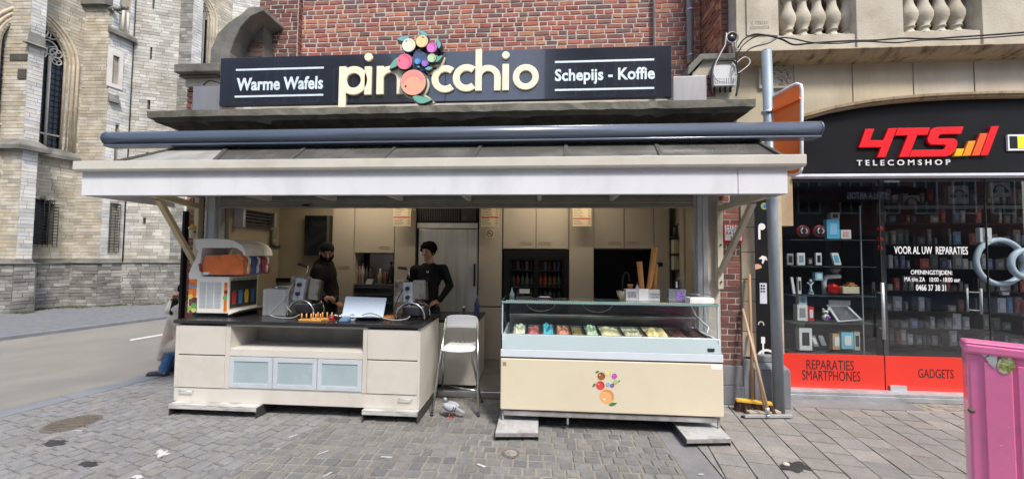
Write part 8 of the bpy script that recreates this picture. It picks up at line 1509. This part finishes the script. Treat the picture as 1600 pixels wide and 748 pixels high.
def eyes(T, par, c=.04, look=0):
    m = MB(); m2 = MB()
    for s_ in (-1, 1): m.ell(T(s_ * .031, .078, .008), (.0115, .009, .0065), 10, 6); m2.ell(T(s_ * .031 + look, .0865, .007), (.005, .003, .005), 8, 6)
    m.build('eye', M('eye_white', (.5, .48, .45), .3) if 'eye_white' not in MATS else MATS['eye_white'], par); m2.build('iris', hair_m, par); m = MB()
    for s_ in (-1, 1): m.tube([T(s_ * .015, .094, .028), T(s_ * .032, .094, .034), T(s_ * .052, .08, .028)], .0042, 6)
    m.build('eyebrow', hair_m, par); m = MB(); m.tube([T(-.018, .092, -.064), T(0, .0985, -.062), T(.018, .092, -.064)], .0026, 6); m.build('lips', M('lips', (.35, .13, .1), .5) if 'lips' not in MATS else MATS['lips'], par)

# -- man by the steel fridge, hands on the hips
Y2 = 4.98; k2 = Y2 / FPX; pt = lambda a, b, dy=0: Vector((P(a, b, Y2 + dy)[0], Y2 + dy, P(a, b, Y2 + dy)[1]))
hc = pt(669.5, 394); nk = pt(672, 413); hip = pt(668, 480, .03); shL = pt(648, 421, .0); shR = pt(693, 420, .0); elR = pt(703, 446, .04); wrR = pt(687, 469, -.09); elL = pt(637, 446, .03); wrL = pt(655, 469, -.08); cl = pt(670, 418)
kneeL = Vector((hip.x - .1, Y2, .52)); kneeR = Vector((hip.x + .1, Y2, .52)); ftL = Vector((hip.x - .11, Y2 + .02, .12)); ftR = Vector((hip.x + .12, Y2 + .02, .12))
m = MB(); T = head(m, hc, -.30, .10, .98); caps(m, hc - Vector((0, -.02, .06)), nk + Vector((0, .02, -.02)), .05, .056)
m.ell((cl.x, Y2 + .01, cl.z - .13), (.15, .09, .18)); m.ell((hip.x, Y2 + .02, hip.z), (.14, .09, .12)); caps(m, shL, elL, .045, .036); caps(m, elL, wrL, .036, .024); caps(m, shR, elR, .045, .036); caps(m, elR, wrR, .036, .024)
for a, b, c in ((hip + Vector((-.08, 0, -.02)), kneeL, ftL), (hip + Vector((.08, 0, -.02)), kneeR, ftR)): caps(m, a, b, .078, .05); caps(m, b, c, .05, .035); caps(m, c + Vector((0, 0, -.03)), c + Vector((0, -.15, -.035)), .035, .03)
hand(m, wrR, (-.85, -.25, -.35), (0, .6, -.6), .5, -1); hand(m, wrL, (.85, -.25, -.4), (0, .6, -.6), .5, 1)
p2 = m.build('person', skin, None, label='man in a black long sleeved sweater standing with hands on hips before the steel fridge', cat='person', recalc=False); remesh(p2, .006, 2); eyes(T, p2)
m = MB(); m.ell((cl.x, Y2 + .01, cl.z - .12), (.175, .105, .19), 18, 12); caps(m, shL + Vector((.03, 0, .0)), shR + Vector((-.03, 0, 0)), .062, .062); caps(m, pt(664, 416), pt(677, 416), .05, .05); m.ell((hip.x, Y2 + .02, hip.z + .02), (.155, .11, .15)); caps(m, cl + Vector((0, .01, -.2)), hip + Vector((0, 0, .02)), .135, .14)
caps(m, shL, elL, .064, .052); caps(m, elL, wrL, .052, .036); caps(m, shR, elR, .064, .052); caps(m, elR, wrR, .052, .036); o = m.build('sweater', cloth, p2, recalc=False); remesh(o, .012, 3)
m = MB(); 
for a, b, c in ((hip + Vector((-.08, 0, -.04)), kneeL, ftL), (hip + Vector((.08, 0, -.04)), kneeR, ftR)): caps(m, a, b, .095, .068); caps(m, b, c, .068, .05)
o = m.build('trousers', trous, p2, recalc=False); remesh(o, .014, 2)
m = MB(); random.seed(12); caps(m, T(0, -.022, .035), T(0, -.028, .055), .1, .097)
for i in range(46):
    a = U(-1.9, 1.9) + math.pi; r_ = U(0, 1); h_ = U(.03, .115); wx = math.sin(a); wy = math.cos(a); k_ = math.sqrt(max(.05, 1 - (h_ / .14) ** 2)); m.ell(T(wx * .1 * k_, wy * .105 * k_ - .012, h_ * 1.05), (.026, .026, .026), 7, 5)
for i in range(16): a = (i / 15 - .5); m.ell(T(a * .14, .075 - abs(a) * .06, .078 + .008 * math.sin(i * 2.2)), (.026, .022, .026), 7, 5)
o = m.build('hair', hair_m, p2, recalc=False); remesh(o, .009, 1)
m = MB(); p = P(668, 424.5, Y2 - .105); 
for s_ in (-1, 1): m.box(p[0] + s_ * .009 - .003, p[0] + s_ * .009 + .003, Y2 - .112, Y2 - .098, p[1] - .012, p[1] + .012)
m.box(p[0] - .006, p[0] + .006, Y2 - .112, Y2 - .098, p[1] - .003, p[1] + .003); m.build('chest_emblem', wpr, p2)

# -- man with the cap working at the waffle iron
Y1 = 4.75; pt = lambda a, b, dy=0: Vector((P(a, b, Y1 + dy)[0], Y1 + dy, P(a, b, Y1 + dy)[1]))
hc = pt(511, 394); nk = pt(506, 412, .02); shF = pt(497, 422, -.12); shB = pt(513, 420, .14); hip = pt(507, 478, .05); elF = pt(494, 453, -.16); wrF = pt(508, 464, -.28); elB = pt(522, 450, .12); wrB = pt(524, 472, -.02)
m = MB(); T = head(m, hc, .62, .38, 1.0); T1 = T; caps(m, hc - Vector((.02, 0, .06)), nk + Vector((-.01, 0, -.03)), .05, .058); m.ell((nk.x, Y1 + .02, nk.z - .16), (.12, .14, .18)); m.ell((hip.x, Y1 + .04, hip.z), (.12, .13, .13))
caps(m, shF, elF, .045, .036); caps(m, elF, wrF, .036, .026); caps(m, shB, elB, .045, .036); caps(m, elB, wrB, .036, .026); hand(m, wrF, (.9, -.15, -.12), (.1, .3, -.9), 1.1, 1); hand(m, wrB, (.8, -.4, -.2), (0, .3, -.9), .8, -1)
for s_ in (-1, 1): a = hip + Vector((0, s_ * .07, -.02)); b = Vector((hip.x, Y1 + .04 + s_ * .08, .52)); c = Vector((hip.x - .02, Y1 + .04 + s_ * .09, .12)); caps(m, a, b, .078, .05); caps(m, b, c, .05, .035); caps(m, c + Vector((0, 0, -.03)), c + Vector((.15, -.03, -.035)), .035, .03)
p1 = m.build('person', skin, None, label='bearded man in a black cap and dark jacket bending over the left waffle iron', cat='person', recalc=False); remesh(p1, .006, 2); eyes(T, p1)
m = MB(); m.ell((nk.x, Y1 + .02, nk.z - .15), (.15, .19, .2), 18, 12); caps(m, shF + Vector((0, .04, 0)), shB + Vector((0, -.04, 0)), .075, .075); caps(m, nk + Vector((-.0, 0, -.04)), hip + Vector((0, 0, .0)), .13, .16); m.ell((hip.x, Y1 + .04, hip.z - .06), (.16, .18, .18)); caps(m, nk + Vector((-.01, 0, -.02)), nk + Vector((.01, 0, .0)), .07, .065)
caps(m, shF, elF, .072, .06); caps(m, elF, wrF - Vector((.02, 0, 0)), .06, .045); caps(m, shB, elB, .072, .06); caps(m, elB, wrB, .06, .045); o = m.build('jacket', cloth2, p1, recalc=False); remesh(o, .012, 3)
m = MB()
for s_ in (-1, 1): a = hip + Vector((0, s_ * .07, -.06)); b = Vector((hip.x, Y1 + .04 + s_ * .08, .52)); c = Vector((hip.x - .02, Y1 + .04 + s_ * .09, .12)); caps(m, a, b, .095, .068); caps(m, b, c, .068, .05)
o = m.build('trousers', trous, p1, recalc=False); remesh(o, .014, 2)
m = MB(); nu, nv = 20, 8; v = []
for j in range(nv + 1):
    ph = math.pi / 2 * j / nv * 1.08
    for i in range(nu): t = 2 * math.pi * i / nu; v.append(T(.084 * math.sin(ph) * math.cos(t), -.012 + .1 * math.sin(ph) * math.sin(t), .038 + .102 * math.cos(ph)))
m.add(v, [(j * nu + i, (j + 1) * nu + i, (j + 1) * nu + (i + 1) % nu, j * nu + (i + 1) % nu) for j in range(nv) for i in range(nu)], True); m.build('cap', cloth, p1, recalc=False)
m = MB()
for i in range(15): a = (i / 14 - .5) * 2.6; m.ell(T(math.sin(a) * .068, math.cos(a) * .078 + .004, -.078 + .03 * abs(math.sin(a)) ** 2 * 1.3), (.018, .018, .026), 8, 6)
for i in range(7): a = (i / 6 - .5) * .9; m.ell(T(math.sin(a) * .05, .093, -.047), (.01, .007, .006), 6, 4)
o = m.build('beard', hair_m, p1, recalc=False); remesh(o, .007, 1)
m = MB(); m.ell(T(-.082, .0, -.02), (.009, .009, .016), 8, 6); m.build('earphone', wpr, p1)
m = MB()
for s_ in (-1, 1): m.tube([T(s_ * .032 + .021 * math.cos(i * .5236), .104, .006 + .017 * math.sin(i * .5236)) for i in range(13)], .0018, 5); m.tube([T(s_ * .053, .104, .01), T(s_ * .08, .01, .01)], .0018, 5)
m.build('glasses', MATS['iron'], p1)
m = MB(); q1 = wrF + Vector((.06, -.02, 0)); m.bar(q1 + Vector((0, 0, .012)), q1 + Vector((.24, -.02, .03)), .014, .003); m.bar(q1 + Vector((0, 0, -.006)), q1 + Vector((.24, -.02, -.002)), .014, .003); m.build('tongs', MATS['chrome'], None, label='steel tongs held by the man in the cap', cat='tongs')

# -- person sitting at the outer corner behind the counter
Y3 = 4.85; pt = lambda a, b, dy=0: Vector((P(a, b, Y3 + dy)[0], Y3 + dy, P(a, b, Y3 + dy)[1]))
hc = pt(288, 455); nk = pt(290, 472); sh = pt(286, 482, -.1); sh2_ = pt(291, 482, .14); hip = pt(296, 540, .0); el = pt(266, 484, -.08); wr = pt(270, 468, -.06); kn = pt(268, 545, -.02); kn2 = pt(280, 548, .14); an = pt(255, 581, -.04); an2 = Vector((kn2.x - .05, Y3 + .14, .09))
coat = M('coat_cloth', (.62, .55, .46), .85, var=.12, scale=10, bump=.4); jean = M('jeans', (.07, .16, .36), .85, var=.25, scale=25)
m = MB(); T = head(m, hc, -.9, .1, .9); caps(m, hc - Vector((0, 0, .05)), nk, .045, .05); m.ell((nk.x, Y3 + .02, nk.z - .2), (.1, .14, .2)); m.ell(tuple(hip), (.13, .15, .12)); caps(m, sh, el, .04, .034); caps(m, el, wr, .034, .024); hand(m, wr, (.55, -.2, .75), (.8, 0, -.5), .9, 1); caps(m, sh2_, sh2_ + Vector((.05, 0, -.25)), .04, .034)
caps(m, hip + Vector((0, -.06, 0)), kn, .07, .05); caps(m, kn, an, .05, .035); caps(m, hip + Vector((0, .08, 0)), kn2, .07, .05); caps(m, kn2, an2, .05, .035)
p3 = m.build('person', M('skin_pale', (.6, .4, .32), .55), None, label='seated person in beige coat and jeans, hand at the mouth, half hidden by the counter', cat='person', recalc=False); remesh(p3, .006, 2); eyes(T, p3)
m = MB(); m.ell((nk.x, Y3 + .02, nk.z - .2), (.125, .18, .22)); caps(m, sh, sh2_, .07, .07); caps(m, nk + Vector((-.02, 0, -.12)), hip + Vector((-.06, 0, .0)), .11, .12); caps(m, hip + Vector((-.05, -.06, .03)), pt(266, 543, -.05), .11, .075); caps(m, pt(272, 498, -.08), pt(250, 559, -.08), .075, .04); caps(m, sh, el, .068, .058); caps(m, el, wr + Vector((0, 0, -.02)), .058, .042); o = m.build('coat', coat, p3, recalc=False); remesh(o, .012, 3)
m = MB(); caps(m, hip + Vector((0, -.06, -.03)), kn + Vector((0, 0, -.02)), .085, .07); caps(m, kn, an + Vector((.01, 0, .02)), .072, .056); caps(m, hip + Vector((0, .08, 0)), kn2, .085, .066); caps(m, kn2, an2, .066, .05); o = m.build('jeans', jean, p3, recalc=False); remesh(o, .01, 2)
for a in (an, an2): m = MB(); caps(m, a + Vector((.02, 0, -.03)), a + Vector((-.15, -.03, -.035)), .06, .048); caps(m, a + Vector((0, 0, -.0)), a + Vector((0, 0, -.03)), .048, .05); o = m.build('shoe', MATS['black_card'], p3, recalc=False); remesh(o, .008, 2)
m = MB(); caps(m, T(0, -.02, .03), T(0, -.03, .04), .095, .095); caps(m, T(-.05, -.05, -.02), T(-.05, -.04, -.16), .05, .04); caps(m, T(.05, -.05, -.02), T(.05, -.04, -.16), .05, .04); o = m.build('hair', hair_m, p3, recalc=False); remesh(o, .01, 1)
m = MB(); caps(m, nk + Vector((-.05, -.1, .02)), nk + Vector((-.06, -.12, -.12)), .035, .035); o = m.build('scarf', cloth, p3, recalc=False); remesh(o, .01, 1)
t = thing('low_stool', 'low dark stool mostly hidden behind the left end of the counter', 'stool', (hip.x, Y3, 0)); part('seat', dsm, t, (hip.x - .05, hip.x + .22, Y3 - .17, Y3 + .17, hip.z - .16, hip.z - .125), bev=.006)
for a in (.0, .18):
    for b in (-.14, .14): part('leg', dsm, t, (hip.x + a - .015, hip.x + a + .015, Y3 + b - .015, Y3 + b + .015, 0, hip.z - .161))
